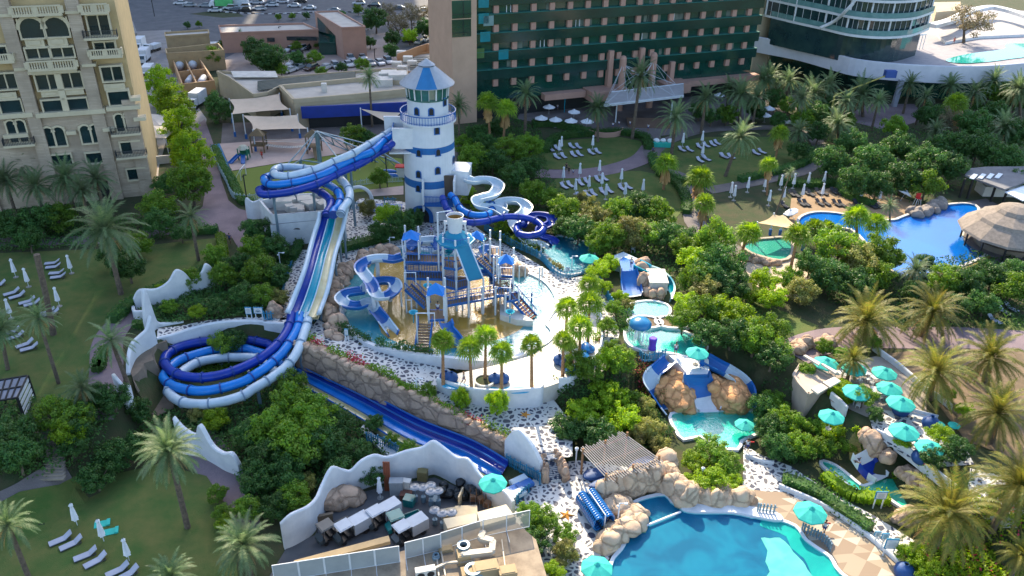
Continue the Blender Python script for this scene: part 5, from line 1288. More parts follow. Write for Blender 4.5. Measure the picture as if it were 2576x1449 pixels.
# white walkway beside the lanes
P=[W(*Z('d2',x,y),LOW+.5) for x,y in [(1000,70),(1120,185),(1250,250),(1480,350),(1640,430),(1900,580),(2060,640),(2020,680),(1600,470),(1340,420),(1180,320),(960,110)]]
m=MB(); m.prism([(p.x,p.y) for p in P],LOW-.3,LOW+.4); m.build('walkway',white,kind='structure')
# small tubes right of the lighthouse
def b3(x,y,z): return Z('b3',x,y)+(z,)
def c3(x,y,z): return Z('c3',x,y)+(z,)
R1=[b2(1905,435,5.6),b2(1950,480,5.4),b2(1980,540,5.2),b2(2040,590,5.0),b2(2130,620,4.8),b2(2240,615,4.6),b2(2270,590,4.4),b2(2290,540,4.2),b2(2250,500,4.0)]
R2=[b2(1835,460,5.4),b2(1850,510,5.2),b2(1880,570,5.0),b2(1960,640,4.7),b2(2070,685,4.4),b2(2200,680,4.2),b3(-10,660,4.0),b3(120,635,3.8),b3(260,640,3.6),b3(380,670,3.4),b3(450,730,3.2),b3(420,785,3.0),b3(320,805,2.8),b3(230,785,2.6),b3(210,735,2.5),b3(270,700,2.3)]
tslide(R1,.5,bluel,'light blue tube slide leaving the bay at the lighthouse foot',fblue,2.6)
tslide(R2,.5,blued,'dark blue tube slide winding right of the lighthouse to a ring loop',fblue,2.6)
R3=[b3(270,700,2.5),b3(300,640,2.4),b3(400,610,2.3),b3(510,630,2.2),b3(530,680,2.1),b3(470,715,2.0),b3(430,740,1.8),b3(440,800,1.3),b3(520,830,.9),b3(560,870,.6)]
cslide(R3,.7,[blued],'open dark blue flume curving down to the slide pool')
cslide([b3(170,690,2.4),b3(200,740,2.0),b3(300,850,1.2),b3(410,870,.8),b3(480,910,.5)],.6,[whiteg],'short white chute beside the slide pool planting')
WS=[b2(2045,280,7.2),b2(2120,300,7.0),b2(2190,290,6.8),b2(2280,300,6.6),b2(2340,350,6.4),b2(2300,420,6.2),b2(2200,450,6.0),b2(2150,470,5.8),b2(2170,520,5.4),b2(2250,540,5.0),b2(2330,560,4.8),b2(2400,600,4.5)]
cslide(WS,.85,[whiteg],'white open flume winding from the lighthouse side box')
WS2=[b3(40,600,4.4),b3(70,540,4.2),b3(60,500,4.0),b3(140,480,3.8),b3(240,490,3.6),b3(300,540,3.4),b3(280,590,3.2),b3(210,640,3.0),b3(180,690,2.8)]
cslide(WS2,.85,[whiteg],'white open flume hairpin behind the blue ring slide')
def post(p,top,r_,mt,root,nm='support_post'): m=MB(); m.tube([(p.x,p.y,h(p.x,p.y)-.3),(p.x,p.y,top)],r_,8); return m.build(nm,mt,root)
# steel support tower of the big tubes
st_=empty('support_frame',(0,0,0),0,'grey steel mast and truss frame carrying the three big tube slides','steel frame')
m=MB()
def stm(v,x,y0,y1,z=None,r_=.3):
    b=W(*Z(v,x,y1),1.0); t=VY(*Z(v,x,y0),b.y); m.tube([(b.x,b.y,-.3),(b.x,b.y,t.z)],r_,8); return V3((b.x,b.y,t.z))
t1=stm('a2',600,1190,1440,r_=.42); t2=stm('b2',560,120,240); t3=stm('b2',405,225,480); t4=stm('b2',960,180,330); t5=stm('b2',430,300,640)
t6=V3((t1.x+9,t1.y+2,t1.z-3)); t7=V3((t1.x+15,t1.y-1,t1.z-5.5))
for a,b in ((t1,t2),(t1,t3),(t1,t4),(t1,t6),(t6,t7),(t1,t7),(t2,t3),(t2,t4),(t3,t5)): m.tube([a,b],.13,6)
for k in range(6):
    u0=t1.lerp(t7,k/6); u1=t1.lerp(t7,(k+1)/6); dn=V3((0,2.2,-2.4)); m.tube([u0,u1+dn],.08,5); m.tube([u1+dn,u1],.08,5); m.tube([u0+dn,u1+dn],.1,5); m.tube([u0,u0+dn],.08,5)
for x,y,z in ((300,430,8.6),(660,380,7.6),(1000,190,9.8)):
    p=W(*Z('b2',x,y),z); m.tube([(p.x,p.y,-.3),(p.x,p.y,p.z)],.2,7); m.tube([(p.x,p.y,p.z),(p.x+1,p.y+2.5,p.z+.5)],.12,6)
m.build('mast_truss',steel,st_)
for k in (8,22,36):
    c_=CC and A
cc=[(a+b)/2 for a,b in zip(*centres(ll))]
m=MB()
for k in range(6,len(cc),8):
    for s in(-1.6,1.6): m.tube([(cc[k].x+s,cc[k].y,-.5),(cc[k].x+s,cc[k].y,cc[k].z-.6)],.16,7)
m.build('support_post',steel,rw).location=tuple(-V3(rw.location))
# striped body slides of the splash pool
STR=[b2(1475,985,5.6),b2(1390,1010,5.5),b2(1290,1000,5.3),b2(1190,1010,5.1),b2(1105,1055,4.9),b2(1095,1110,4.7),b2(1140,1170,4.5),b2(1190,1240,4.2),b2(1215,1310,4.0),b2(1260,1345,3.8),b2(1350,1335,3.6),b2(1410,1280,3.5),b2(1390,1220,3.4),b2(1300,1205,3.2),b2(1190,1230,3.0),b2(1120,1290,2.9),b2(1060,1300,2.8),b2(960,1320,2.7),b2(915,1370,2.5),b2(970,1420,2.4),b2(1080,1430,2.2),b2(1160,1400,2.0),b2(1190,1410,1.9),c2(1090,130,1.6),c2(1150,200,1.2),c2(1210,280,.8),c2(1270,360,.6)]
sr_,P=cslide(STR,.72,[bluep,whiteg],'blue and white striped spiral slide on the left of the splash pool',seg=2.4)
m=MB()
for k in (20,60,100,140,170):
    if k<len(P): p=P[k]-P[0]; m.tube([p-V3((0,0,.7)),(p.x,p.y,-P[0].z)],.28,10)
m.build('support_post',white,sr_)
cslide([c2(1740,240,2.6),c2(1760,300,2.2),c2(1800,360,1.5),c2(1850,420,.9),c2(1890,450,.6)],.75,[bluep],'short blue slide at the front of the play tower')
cslide([b2(2120,1130,3.6),b3(20,1150,3.0),b3(0,1210,2.4),b3(40,1230,1.8)],.6,[bluep],'small blue chute under the right stairs of the play tower')
cslide([b2(1540,890,6.6),b2(1600,850,6.6),b2(1680,840,6.4),b2(1760,840,6.2),b2(1790,900,5.8),b2(1720,930,5.6)],.8,[bluep,whiteg],'blue and white striped bend at the back of the play tower',seg=2.0)
cslide([b2(2200,930,5.5),b2(2250,910,5.3),b2(2300,950,4.8),b2(2390,980,4.2)],.7,[bluep,mat('tan_gelcoat',(.35,.22,.12),rough=.3)],'blue and tan tube bend at the right rear of the play tower',seg=2.5)
# ---- kids slides right
RKm=rockmat('orange_rock',(.7,.37,.17),(.55,.27,.11),(.2,.09,.04))
def wide(L_,hump,mts,label,seg=2.2,name='wide_slide'):
    A,B=centres(L_); root=empty(name,tuple(A[0]),0,label,'water slide'); m=MB(); K=8; ln=0; lns=[0]
    for i in range(1,len(A)): ln+=(A[i]-A[i-1]).length; lns.append(ln)
    vs=[]
    for i in range(len(A)):
        a,b=A[i]-A[0],B[i]-A[0]; r_=(b-a)
        for t,dz in ((-.05,.55),(0,.55),(.04,.05),(.5,0),(.96,.05),(1,.55),(1.05,.55),(1.05,-.4),(-.05,-.4)): q=a+r_*t; vs.append((q.x,q.y,q.z+dz))
    m.v=vs; Q=9
    for i in range(len(A)-1):
        for j in range(Q): m.f.append((i*Q+j,i*Q+(j+1)%Q,(i+1)*Q+(j+1)%Q,(i+1)*Q+j)); m.m.append(int(lns[i]/seg)%len(mts))
    m.build('channel',mts,root); return root
wide([(Z('c3',1615,740),Z('c3',1825,735),.4),(Z('c3',1640,850),Z('c3',1855,820),-1.2),(Z('c3',1690,960),Z('c3',1890,920),-2.4),(Z('c3',1720,1060),Z('c3',1930,1040),-3.2),(Z('c3',1740,1085),Z('c3',1925,1080),-3.3)],0,[bluep,white,white],'wide blue and white family slide between two orange rock mounds',seg=3.0)
cslide([c3(1480,590,.6),c3(1400,660,.2),c3(1330,720,-.3),c3(1310,800,-1.0),c3(1360,890,-1.8),c3(1430,990,-2.6),c3(1500,1080,-3.1)],.85,[bluep,whiteg],'left curved blue and white slide of the rock mounds',seg=2.4)
cslide([c3(1810,590,.6),c3(1900,640,.3),c3(2000,690,-.1),c3(2100,760,-.7),c3(2160,840,-1.3),c3(2175,930,-2.0),c3(2180,1010,-2.7),c3(2190,1085,-3.1)],1.0,[bluep,whiteg],'right curved blue and white slide of the rock mounds',seg=2.6)
def mound(L_,label,seed,z0=LOW,hz=3.2):
    rg=random.Random(seed); P=[W(*Z('c3',x,y),z) for x,y,z in L_]; o=P[0]; m=MB()
    for i,p in enumerate(P):
        q=p-o; r=rg.uniform(.5,.8); m.blob((q.x,q.y,q.z-.9),(r*1.1,r*.95,r*1.2),seed+i,.35)
    root=empty('rock_mound',tuple(o),0,label,'rocks'); m.build('boulders',RKm,root,smooth=True)
    return root,o
for sd_,(pts,lb) in enumerate((([(1500,690,0),(1440,750,-.5),(1480,800,-1),(1540,760,-.5),(1400,830,-1.3),(1580,700,0),(1600,780,-.6),(1420,900,-1.8),(1500,870,-1.5),(1570,870,-1.3),(1480,940,-2.2),(1560,950,-2.1),(1620,880,-1.5),(1640,960,-2.2),(1520,1010,-2.7),(1600,1020,-2.7),(1670,1030,-2.8),(1540,1070,-3.2),(1620,1070,-3.2),(1690,1075,-3.2)],'orange boulders between the left and middle rock slides'),([(1890,720,0),(1940,760,-.5),(1990,800,-1),(1890,800,-.6),(2040,840,-1.2),(1920,860,-1.5),(1980,880,-1.6),(2050,910,-1.8),(1930,930,-2.0),(2000,960,-2.2),(2060,980,-2.4),(1960,1010,-2.7),(2030,1040,-2.9),(2100,1000,-2.7),(2100,1060,-3.1),(1990,1060,-3.1)],'orange boulders between the middle and right rock slides'))):
    r_,o=mound(pts,lb,40+sd_*9)
    q=[W(*Z('c3',x,y),LOW+.2) for x,y in ([(1390,1080),(1700,1110),(1640,900),(1560,760),(1420,860)] if sd_==0 else [(1930,1100),(2140,1100),(2130,950),(2000,830),(1900,860)])]
    c_=sum(q,V3())/5; m=MB(); m.blob((c_.x-o.x,c_.y-o.y,-2.6-o.z),(2.3,3.0,1.9),seed=77+sd_,amp=.25,sub=4); m.build('mound_core',RKm,r_,smooth=True)
P=[W(*Z('c3',x,y),.3) for x,y in [(1610,700),(1600,735),(1835,730),(1830,600),(1790,560),(1470,560),(1560,640)]]
m=MB(); m.prism([(p.x,p.y) for p in P],LOW,.3); m.build('slide_platform',white,label='white launch platform at the top of the three rock slides',cat='platform')
# upper small slides
wide([(Z('b3',1165,1130),Z('b3',1290,1120),2.0),(Z('b3',1160,1200),Z('b3',1310,1190),1.3),(Z('b3',1165,1280),Z('b3',1330,1270),.6),(Z('b3',1180,1370),Z('b3',1345,1350),.35)],0,[bluep,white],'blue and white slide above the kids pool with tan rocks beside',seg=4.5)
cslide([b3(1300,1050,2.2),b3(1400,1100,1.9),b3(1470,1130,1.6),b3(1540,1190,1.2),b3(1575,1270,.8),b3(1550,1370,.5)],.95,[tealg,mat('pale_aqua',(.45,.65,.65),rough=.3)],'curved turquoise and white slide beside the grey boxes',seg=2.2)
m=MB(); P=[W(*Z('b3',x,y),2.0) for x,y in [(1090,1010),(1100,960),(1180,930),(1310,990),(1300,1120),(1170,1130),(1150,1020)]]; m.prism([(p.x,p.y) for p in P],-.3,1.6); m.build('slide_platform',whiteg,label='rounded pale launch pool above the upper blue kids slide',cat='platform')
P=[W(*Z('b3',x,y),2.0) for x,y in [(1140,1010),(1180,980),(1290,1020),(1280,1100),(1170,1115)]]; m=MB(); m.add([(p.x,p.y,1.68) for p in P],[tuple(range(5))]); m.build('water',mat('blue_pan',(.01,.15,.5),rough=.1),kind='structure')
rocks([Z('b3',1330,1130),Z('b3',1350,1200),Z('b3',1380,1280)],'tall tan boulders right of the upper blue kids slide',seed=15,r0=.8,r1=1.2,hs=1.8)
rocks([Z('b3',1380,1330),Z('b3',1440,1350),Z('b3',1500,1365)],'row of tan rocks below the grey boxes of the turquoise slide',seed=16,r0=.7,r1=.9,hs=1.1)
for i,(x,y) in enumerate(((1465,1225),(1480,1290))):
    p=G(*Z('b3',x,y+20)); m=MB(); m.box((0,0,.9),(2.4,1.8,1.8)); m.box((0,0,1.85),(2.6,2.0,.12)); o=m.build('equipment_box',offwhite,label='grey equipment box inside the turquoise slide curve, '+('upper one' if i==0 else 'lower one'),cat='box'); o.location=p
# lower right small slide
wide([(Z('d4',860,370),Z('d4',990,300),-.9),(Z('d4',920,460),Z('d4',1050,400),-2.0),(Z('d4',1000,550),Z('d4',1130,500),-2.9),(Z('d4',1070,600),Z('d4',1180,550),-3.1)],0,[white,blued,white,white,white,white],'small white slide with dark blue band beside the green river',seg=1.4)
rocks([Z('d4',960,200),Z('d4',1040,270),Z('d4',1110,330),Z('d4',1170,410)],'tan rocks along the right side of the small white slide',seed=18,r0=.7,r1=1.1,hs=1.3)
rocks([Z('d4',1320,520),Z('d4',1400,570),Z('d4',1500,640),Z('d4',1560,700)],'low rocks above the green river under the cafe kerb',seed=19,r0=.6,r1=.9,hs=.9)
rocks([Z('d4',1310,960),Z('d4',1400,930),Z('d4',1460,900)],'brown boulders at the end of the green river',seed=20,r0=.8,r1=1.2,hs=1.2)
# wave pool rocks
for L_,lb,sd_,hs_ in (([Z('d3',900,760),Z('d3',950,730),Z('d3',1100,690),Z('d3',1220,640),Z('d3',1350,580),Z('d3',1440,520)],'large tan boulders forming the cave wall behind the wave pool',21,2.4),([Z('d3',1480,620),Z('d3',1500,700),Z('d3',1560,780),Z('d3',1590,820)],'stacked tan boulders right of the wave pool cave mouth',22,2.2),([Z('d3',1640,780),Z('d3',1760,780),Z('d3',1900,770),Z('d3',2100,765)],'row of squarish tan rocks under the bush at the wave pool',23,1.5),([Z('d3',950,800),Z('d3',1020,870),Z('d3',1090,900),Z('d3',1110,960),Z('d3',1050,1050),Z('d3',970,1120),Z('d3',900,1180),Z('d3',850,1230)],'curved row of tan boulders along the left rim of the wave pool',24,1.3)):
    rocks(L_,lb,z=LOW,seed=sd_,r0=1.0,r1=1.5,hs=hs_,mt=mat('x','x') if 0 else MT.get('tan_rock') or rockmat('tan_rock',(.6,.45,.31),(.47,.34,.23),(.2,.14,.09)))
p=[W(*Z('d3',x,y),LOW+.35) for x,y in ((1110,1055),(1570,870))]
m=MB(); n=60
for k in range(n+1): 
    q=p[0].lerp(p[1],k/n); m.blob(q,(.13,.13,.1),k,0,sub=1)
m.tube([p[0],p[1]],.05,5); m.build('float_line',white,label='white float line across the dark corner of the wave pool',cat='rope')
rocks([Z('d3',440,420),Z('d3',490,480),Z('d3',530,560)],'brown rock edge on the right of the slatted stairs',z=LOW+.5,seed=30,r0=.3,r1=.45,hs=1.2,jit=.1)
rocks([Z('d3',335,430),Z('d3',345,520),Z('d3',350,590)],'brown rock edge on the left of the slatted stairs',z=LOW+.3,seed=31,r0=.25,r1=.4,hs=1.2,jit=.1)
rocks([Z('d2',760,790),Z('d2',850,780),Z('d2',980,740)],'big pale boulders against the wavy yard wall',z=LOW+.3,seed=33,r0=1.3,r1=1.6,hs=1.1)
rocks([(1880,652),(1920,662),(1950,668)],'low tan rocks beside the plunge pool',seed=34,r0=.6,r1=.9,hs=.6)
rocks([(2290,540),(2320,545),(2350,530),(2375,520)],'grey rocks on the rear edge of the big blue pool',seed=35,r0=.8,r1=1.2,hs=1.2,mt=mat('grey_rock',(.3,.26,.22),(.2,.17,.15),rough=.9,bump=.6,bscale=3,dist=.2))
rocks([(1960,890),(2000,880),(2040,870),(2080,862)],'tan garden rocks below the right feather palms',seed=36,r0=.8,r1=1.1,hs=1.0)
# ---------------------------------------------------------------- play tower in the splash pool
pt=empty('play_tower',(0,0,0),0,'multi-level water play tower with stairs, nets and tipping bucket','play structure')
TPt=.3
def colm(v,x,y0,y1,m,r_=.14): 
    b=G(*Z(v,x,y1)); t=VY(*Z(v,x,y0),b.y); m.tube([b,(b.x,b.y,t.z)],r_,8); return b,t.z
deckm=mat('tan_deck',(.2,.13,.08),(.15,.1,.06),rough=.8); netm=mat('blue_net',(.02,.1,.3),(.015,.08,.24),rough=.7)
base=[('b2',1485,830,1190),('b2',1625,860,1230),('b2',1840,860,1240),('b2',1955,1000,1330),('b2',2050,1120,1380),('b2',2200,1200,1420)]
# platforms given by corners at a height
def plat(v,L_,z,rails=(),name='platform',post_=True):
    P=[W(*Z(v,x,y),z) for x,y in L_]; m=MB(); m.prism([(p.x,p.y) for p in P],z-.18,z,bot=True); o=m.build(name,deckm,pt)
    m=MB(); n=len(P)
    for i in range(n):
        a,b=P[i],P[(i+1)%n]; m.bar(a-V3((0,0,.1)),b-V3((0,0,.1)),.14,.3)
        if i in rails:
            m.bar(a+V3((0,0,1.1)),b+V3((0,0,1.1)),.09); k=max(2,int((b-a).length/.35))
            for j in range(k+1): q=a.lerp(b,j/k); m.bar(q,q+V3((0,0,1.1)),.045)
    m.build('railing',bluep,o)
    if post_:
        m=MB()
        for p in P: m.tube([(p.x,p.y,-.1),(p.x,p.y,z+(1.2 if post_==1 else post_))],.13,8)
        m.build('post',polew,o)
    return P
A1=plat('b2',[(1490,970),(1490,1040),(1835,1050),(1835,980)],5.0,(0,1,2,3))
A2=plat('b2',[(1500,1130),(1500,1190),(1840,1200),(1840,1140)],3.2,(0,1,2,3))
A3=plat('b2',[(1845,1000),(1840,1090),(1960,1110),(2060,1060),(2060,990)],5.4,(1,2))
A4=plat('b2',[(1840,1170),(1850,1260),(1960,1290),(2070,1260),(2070,1180)],3.4,(1,2))
A5=plat('b2',[(1840,860),(1840,900),(1950,925),(2070,900),(2060,860)],8.2,(1,2,0),post_=True)
A6=plat('b2',[(1500,870),(1500,960),(1620,965),(1620,880)],5.8,(0,1,2),post_=2.6)
A7=plat('b3',[(-30,900),(-30,980),(60,990),(60,910)],5.6,(1,2),post_=2.4)
A8=plat('b3',[(30,1090),(30,1160),(180,1170),(180,1100)],4.6,(1,2,3),post_=3)
A9=plat('b3',[(20,1260),(20,1340),(150,1350),(160,1270)],3.2,(1,2,3))
A10=plat('c2',[(1590,150),(1590,240),(1740,235),(1740,150)],2.2,(0,2),post_=4.6)
A11=plat('b2',[(1860,1400),(1870,1440),(2200,1380),(2415,1340),(2415,1300),(2190,1340)],2.4,(1,2,4,5))
A12=plat('b3',[(100,1330),(110,1400),(230,1380),(230,1320)],2.6,(1,2))
# stairs
def stairs(a,b,wd,n,root=pt,mt=None,railm=None,name='stairs',rail_=True):
    a=V3(a);b=V3(b); d=b-a; dh=V3((d.x,d.y,0)).normalized(); s=V3((-dh.y,dh.x,0))*wd/2; m=MB()
    rz=math.atan2(dh.y,dh.x)
    for k in range(n):
        q=a+d*((k+.5)/n); m.box((q.x,q.y,q.z),(V3((d.x,d.y,0)).length/n*.92,wd,.1),rz)
    o=m.build(name,mt or deckm,root); m=MB()
    for sg in(-1,1):
        m.bar(a+s*sg,b+s*sg,.1,.35)
        if rail_:
            m.bar(a+s*sg+V3((0,0,1)),b+s*sg+V3((0,0,1)),.08)
            for j in range(n+1): q=a.lerp(b,j/n)+s*sg; m.bar(q,q+V3((0,0,1)),.045)
    m.build('stringer',railm or bluep,o if root else None); return o
stairs(W(*Z('b2',1520,1270),3.1),W(*Z('b2',1700,1440),1.0),1.6,11)
stairs(W(*Z('c2',1560,270),2.1),W(*Z('c2',1530,530),.2),1.7,10)
stairs(W(*Z('b2',2160,1000),5.2),W(*Z('b3',60,1180),3.2),1.7,12)
stairs(W(*Z('b3',160,1330),2.8),W(*Z('c3',240,230),.3),1.6,10,mt=mat('red_brown_steps',(.25,.08,.05)))
stairs(W(*Z('b3',90,1160),4.5),W(*Z('b3',90,1290),3.2),2.4,7,mt=mat('timber',(.45,.26,.12)))
# canopies
def canopy(v,x,y,wpx,zt_,label_col=bluecan,hgt=1.0):
    c=W(*Z(v,x,y),zt_); w_=m_px(wpx*.27775,c)/2; m=MB(); n=12; vs=[(c.x,c.y,zt_+hgt)]
    for sx_,sy_ in((-1,-1),(1,-1),(1,1),(-1,1)): vs.append((c.x+sx_*w_,c.y+sy_*w_,zt_-.15))
    for sx_,sy_ in((0,-1),(1,0),(0,1),(-1,0)): vs.append((c.x+sx_*w_*.88,c.y+sy_*w_*.88,zt_+.2))
    m.add(vs,[(0,1,5),(0,5,2),(0,2,6),(0,6,3),(0,3,7),(0,7,4),(0,4,8),(0,8,1)]); o=m.build('canopy',label_col,pt)
    m=MB()
    for sx_,sy_ in((-1,-1),(1,-1),(1,1),(-1,1)): m.tube([(c.x+sx_*w_*.85,c.y+sy_*w_*.85,zt_-2.8),(c.x+sx_*w_*.9,c.y+sy_*w_*.9,zt_)],.08,6)
    m.build('canopy_post',polew,o); return c
canopy('b2',1550,815,165,8.4); canopy('b2',2145,820,140,8.2); canopy('b3',115,1035,150,7.6); canopy('b2',1775,1310,170,6.6,hgt=1.2)
# corrugated teal roof panel
a,b,c_,d_=W(*Z('b2',1945,895),8.6),W(*Z('b2',2075,885),8.6),W(*Z('b2',2205,1200),5.2),W(*Z('b2',2070,1225),5.2)
m=MB(); n=36
for k in range(n):
    t0=k/n;t1_=(k+.55)/n; u=V3((0,0,.12)); p1,p2,p3,p4=a.lerp(d_,t0)+u,b.lerp(c_,t0)+u,b.lerp(c_,t1_),a.lerp(d_,t1_); p5,p6=b.lerp(c_,(k+1)/n)+u,a.lerp(d_,(k+1)/n)+u
    m.add([p1,p2,p3,p4,p5,p6],[(0,1,2,3),(3,2,4,5)])
m.build('corrugated_roof',tealroof,pt)
m=MB()
for x,y in ((1945,900),(2075,890),(2205,1205),(2070,1228)):
    q=[a,b,c_,d_][[1945,2075,2205,2070].index(x)]; m.tube([(q.x,q.y,-.1),(q.x,q.y,q.z)],.13,8)
m.bar(a,d_,.15);m.bar(b,c_,.15); m.build('roof_post',polew,pt)
# octagonal roof below the bucket, bucket and pipe frame
q=W(*Z('b2',1950,830),8.6); m=MB(); m.lathe([(2.5,0),(.9,1.1),(.8,1.2)],(q.x,q.y,8.5),8); m.lathe([(2.6,-.15),(2.6,.05),(2.4,.05)],(q.x,q.y,8.5),8); m.build('bucket_roof',tealroof,pt)
zq=VY(*Z('b2',1950,800),q.y).z; zq2=VY(*Z('b2',1950,625),q.y).z; rb=m_px(155*.27775/2,V3((q.x,q.y,zq2)))
tb=empty('tipping_bucket',(q.x,q.y,zq),0,'big white tipping bucket on top of the play tower','bucket')
m=MB(); hq=zq2-zq; m.lathe([(0,0),(rb*.72,0),(rb,hq),(rb*1.04,hq+.05),(rb*.95,hq+.05),(rb*.9,hq-.3),(rb*.68,.2),(0,.2)],(0,0,0),28,mfun=lambda k,j:1 if k>=5 else 0); m.build('bucket',[white,mat('bucket_inside',(.35,.22,.06))],tb,smooth=False)
m=MB(); 
for s in(-1,1):
    m.bar((s*rb*1.5,0,-3.0),(s*rb*1.15,0,hq*.65),.18); m.bar((s*rb*1.7,.8,-3),(s*rb*1.15,0,hq*.65),.15); m.box((s*rb*1.1,0,hq*.65),(.5,.4,.4))
m.build('bucket_bracket',white,tb)
def pipe(L_,r_=.1,nm='water_pipe',mt=None):
    m=MB(); m.tube([V3(p) for p in L_],r_,8); return m.build(nm,mt or polew,pt)
qx=q.x; qy=q.y
pipe([(qx-rb*2.0,qy-.5,4),(qx-rb*2.0,qy-.5,zq2+.6),(qx-rb*.4,qy,zq2+.7)],.12)
def frame(v,x0,x1,ytop,ybot,zb_=.2,r_=.1):
    b=G(*Z(v,x0,ybot)); t=VY(*Z(v,x0,ytop),b.y); e=VY(*Z(v,x1,ytop),b.y); pipe([(b.x,b.y,zb_),(b.x,b.y,t.z),(e.x,b.y,e.z),(e.x,b.y,e.z-1.8)],r_)
frame('b2',1505,1590,1140,1440); frame('c2',1490,1640,180,500); frame('c2',1390,1430,60,190); frame('b3',160,350,1260,1400); frame('b3',230,290,1080,1270); frame('b3',415,445,1090,1230)
for v,x,y0,y1 in (('c2',1345,-10,130),('c2',1480,40,140),('c2',1895,90,165),('c2',1950,-20,230),('c2',2070,10,190),('c2',2010,70,130),('c2',2330,60,200),('b3',0,1000,1450),('b3',60,1100,1440)):
    m=MB(); colm(v,x,y0,y1,m,.11); m.build('post',polew,pt)
# nets and panels
m=MB()
for (x0,y0,z0,x1,y1,z1) in ((1640,1060,3.3,1830,1070,3.3),(1860,1100,3.5,1950,1120,3.5),(1500,1040,3.4,1620,1050,3.4)):
    a=W(*Z('b2',x0,y0),z0+1.6);b=W(*Z('b2',x1,y1),z1+1.6)
    for k in range(9): u=V3((0,0,-.22*k)); m.bar(a+u,b+u,.04)
    for k in range(14): p=a.lerp(b,k/13); m.bar(p,p-V3((0,0,1.8)),.04)
m.build('climbing_net',netm,pt)
# water toys
m=MB()
for v,x,y,z in (('b2',1890,985,6.3),('b2',1700,1290,3.6),('b3',60,1170,4.0),('c2',1450,205,2.4),('b2',2190,870,7.4),('c3',30,200,2.0)): q_=W(*Z(v,x,y),z); m.lathe([(0,0),(.55,.5),(.6,.6),(.45,.55),(0,.1)],q_,12); m.bar(q_-V3((0,0,1)),q_,.12)
m.build('spray_funnel',tealg,pt)
wheel=empty('water_wheel',tuple(G(*Z('b3',345,1420))),0,'round overhead spray ring on a blue pole at right of the pool','water toy'); b=G(*Z('b3',345,1420)); t=VY(*Z('b3',347,1322),b.y).z-b.z
m=MB(); m.tube([(0,0,0),(0,0,t)],.12,8); m.build('pole',bluep,wheel); m=MB(); m.tube([(1.3*math.cos(a*.3142),1.3*math.sin(a*.3142),t) for a in range(21)],.08,6,caps=False)
for k in range(5): m.tube([(0,0,t),(1.3*math.cos(k*1.2566),1.3*math.sin(k*1.2566),t)],.05,5)
m.build('ring',polew,wheel)
# low platform under the front right stairs
P=[W(*Z('c3',x,y),1.0) for x,y in [(-60,90),(120,170),(230,235),(240,250),(90,240),(-60,190)]]; m=MB(); m.prism([(p.x,p.y) for p in P],-.1,1.0); m.build('stair_base',offwhite,pt)
# mushroom fountain
p=G(*Z('c3',1195,420)); t=VY(*Z('c3',1200,265),p.y).z-p.z
mu=empty('mushroom_fountain',tuple(p),0,'blue-capped mushroom fountain spilling water in the turquoise pool','fountain'); m=MB(); m.tube([(0,0,0),(0,0,t)],.2,10); m.build('stem',white,mu)
m=MB(); m.lathe([(1.35,0),(1.38,.35),(1.0,.75),(.4,.95),(0,1.0)],(0,0,t-.4),24); m.build('cap',mat('cap_blue',(.02,.2,.42),rough=.3),mu,smooth=True)
wf,nt=nodes('falling_water'); o_=N(nt,'ShaderNodeOutputMaterial'); mx=N(nt,'ShaderNodeMixShader'); tr_=N(nt,'ShaderNodeBsdfTransparent'); df=N(nt,'ShaderNodeBsdfDiffuse'); df.inputs[0].default_value=(.8,.85,.85,1); nz=N(nt,'ShaderNodeTexNoise',Scale=4.0,Detail=4.0); g_=N(nt,'ShaderNodeNewGeometry'); mp=N(nt,'ShaderNodeMapping'); mp.inputs['Scale'].default_value=(1,1,.15); L(nt,g_,'Position',mp,'Vector'); L(nt,mp,0,nz,'Vector'); nt.links.new(ramp(nt,nz.outputs[0],.45,.65),mx.inputs[0]); L(nt,tr_,0,mx,1); L(nt,df,0,mx,2); L(nt,mx,0,o_,0)
m=MB(); m.lathe([(1.36,t-.4),(1.45,t*.5),(1.5,.3)],(0,0,0),28); m.build('water_curtain',wf,mu)
# ---------------------------------------------------------------- props
LG='l'
def lounger_mk(dark_=False):
    def f():
        r=empty('sun_lounger',(0,0,0)); fm=MT['lounger_dark'] if dark_ else MT['lounger_frame']; cm=MT['lounger_dark'] if dark_ else MT['lounger_cloth']
        m=MB(); m.box((-.35,0,.32),(1.35,.66,.08)); m.build('seat',cm,r)
        m=MB(); m.bar((.3,0,.34),(.95,0,.78),.66,.08); m.build('backrest',cm,r)
        m=MB(); m.bar((-1,.34,.26),(.75,.34,.26),.06); m.bar((-1,-.34,.26),(.75,-.34,.26),.06); m.box((-1,0,.26),(.06,.7,.06)); m.box((.75,0,.26),(.06,.7,.06)); m.build('frame',fm,r)
        for x in(-.9,.6):
            for y in(-.32,.32): m=MB(); m.box((x,y,.12),(.06,.06,.26)); m.build('leg',fm,r)
        return r
    return f
mat('lounger_cloth',(.4,.42,.5),(.33,.35,.42),rough=.9); mat('lounger_frame',(.06,.06,.07)); mat('lounger_dark',(.03,.035,.045),(.02,.022,.03),rough=.8)
lg1,lg2=lounger_mk(),lounger_mk(True)
def lounger(px,py,ang=0,dk=False,label='',group=None):
    p=G(px,py); inst('lgd' if dk else 'lg',lg2 if dk else lg1,p,R(ang),1.0,label,group,'sun lounger')
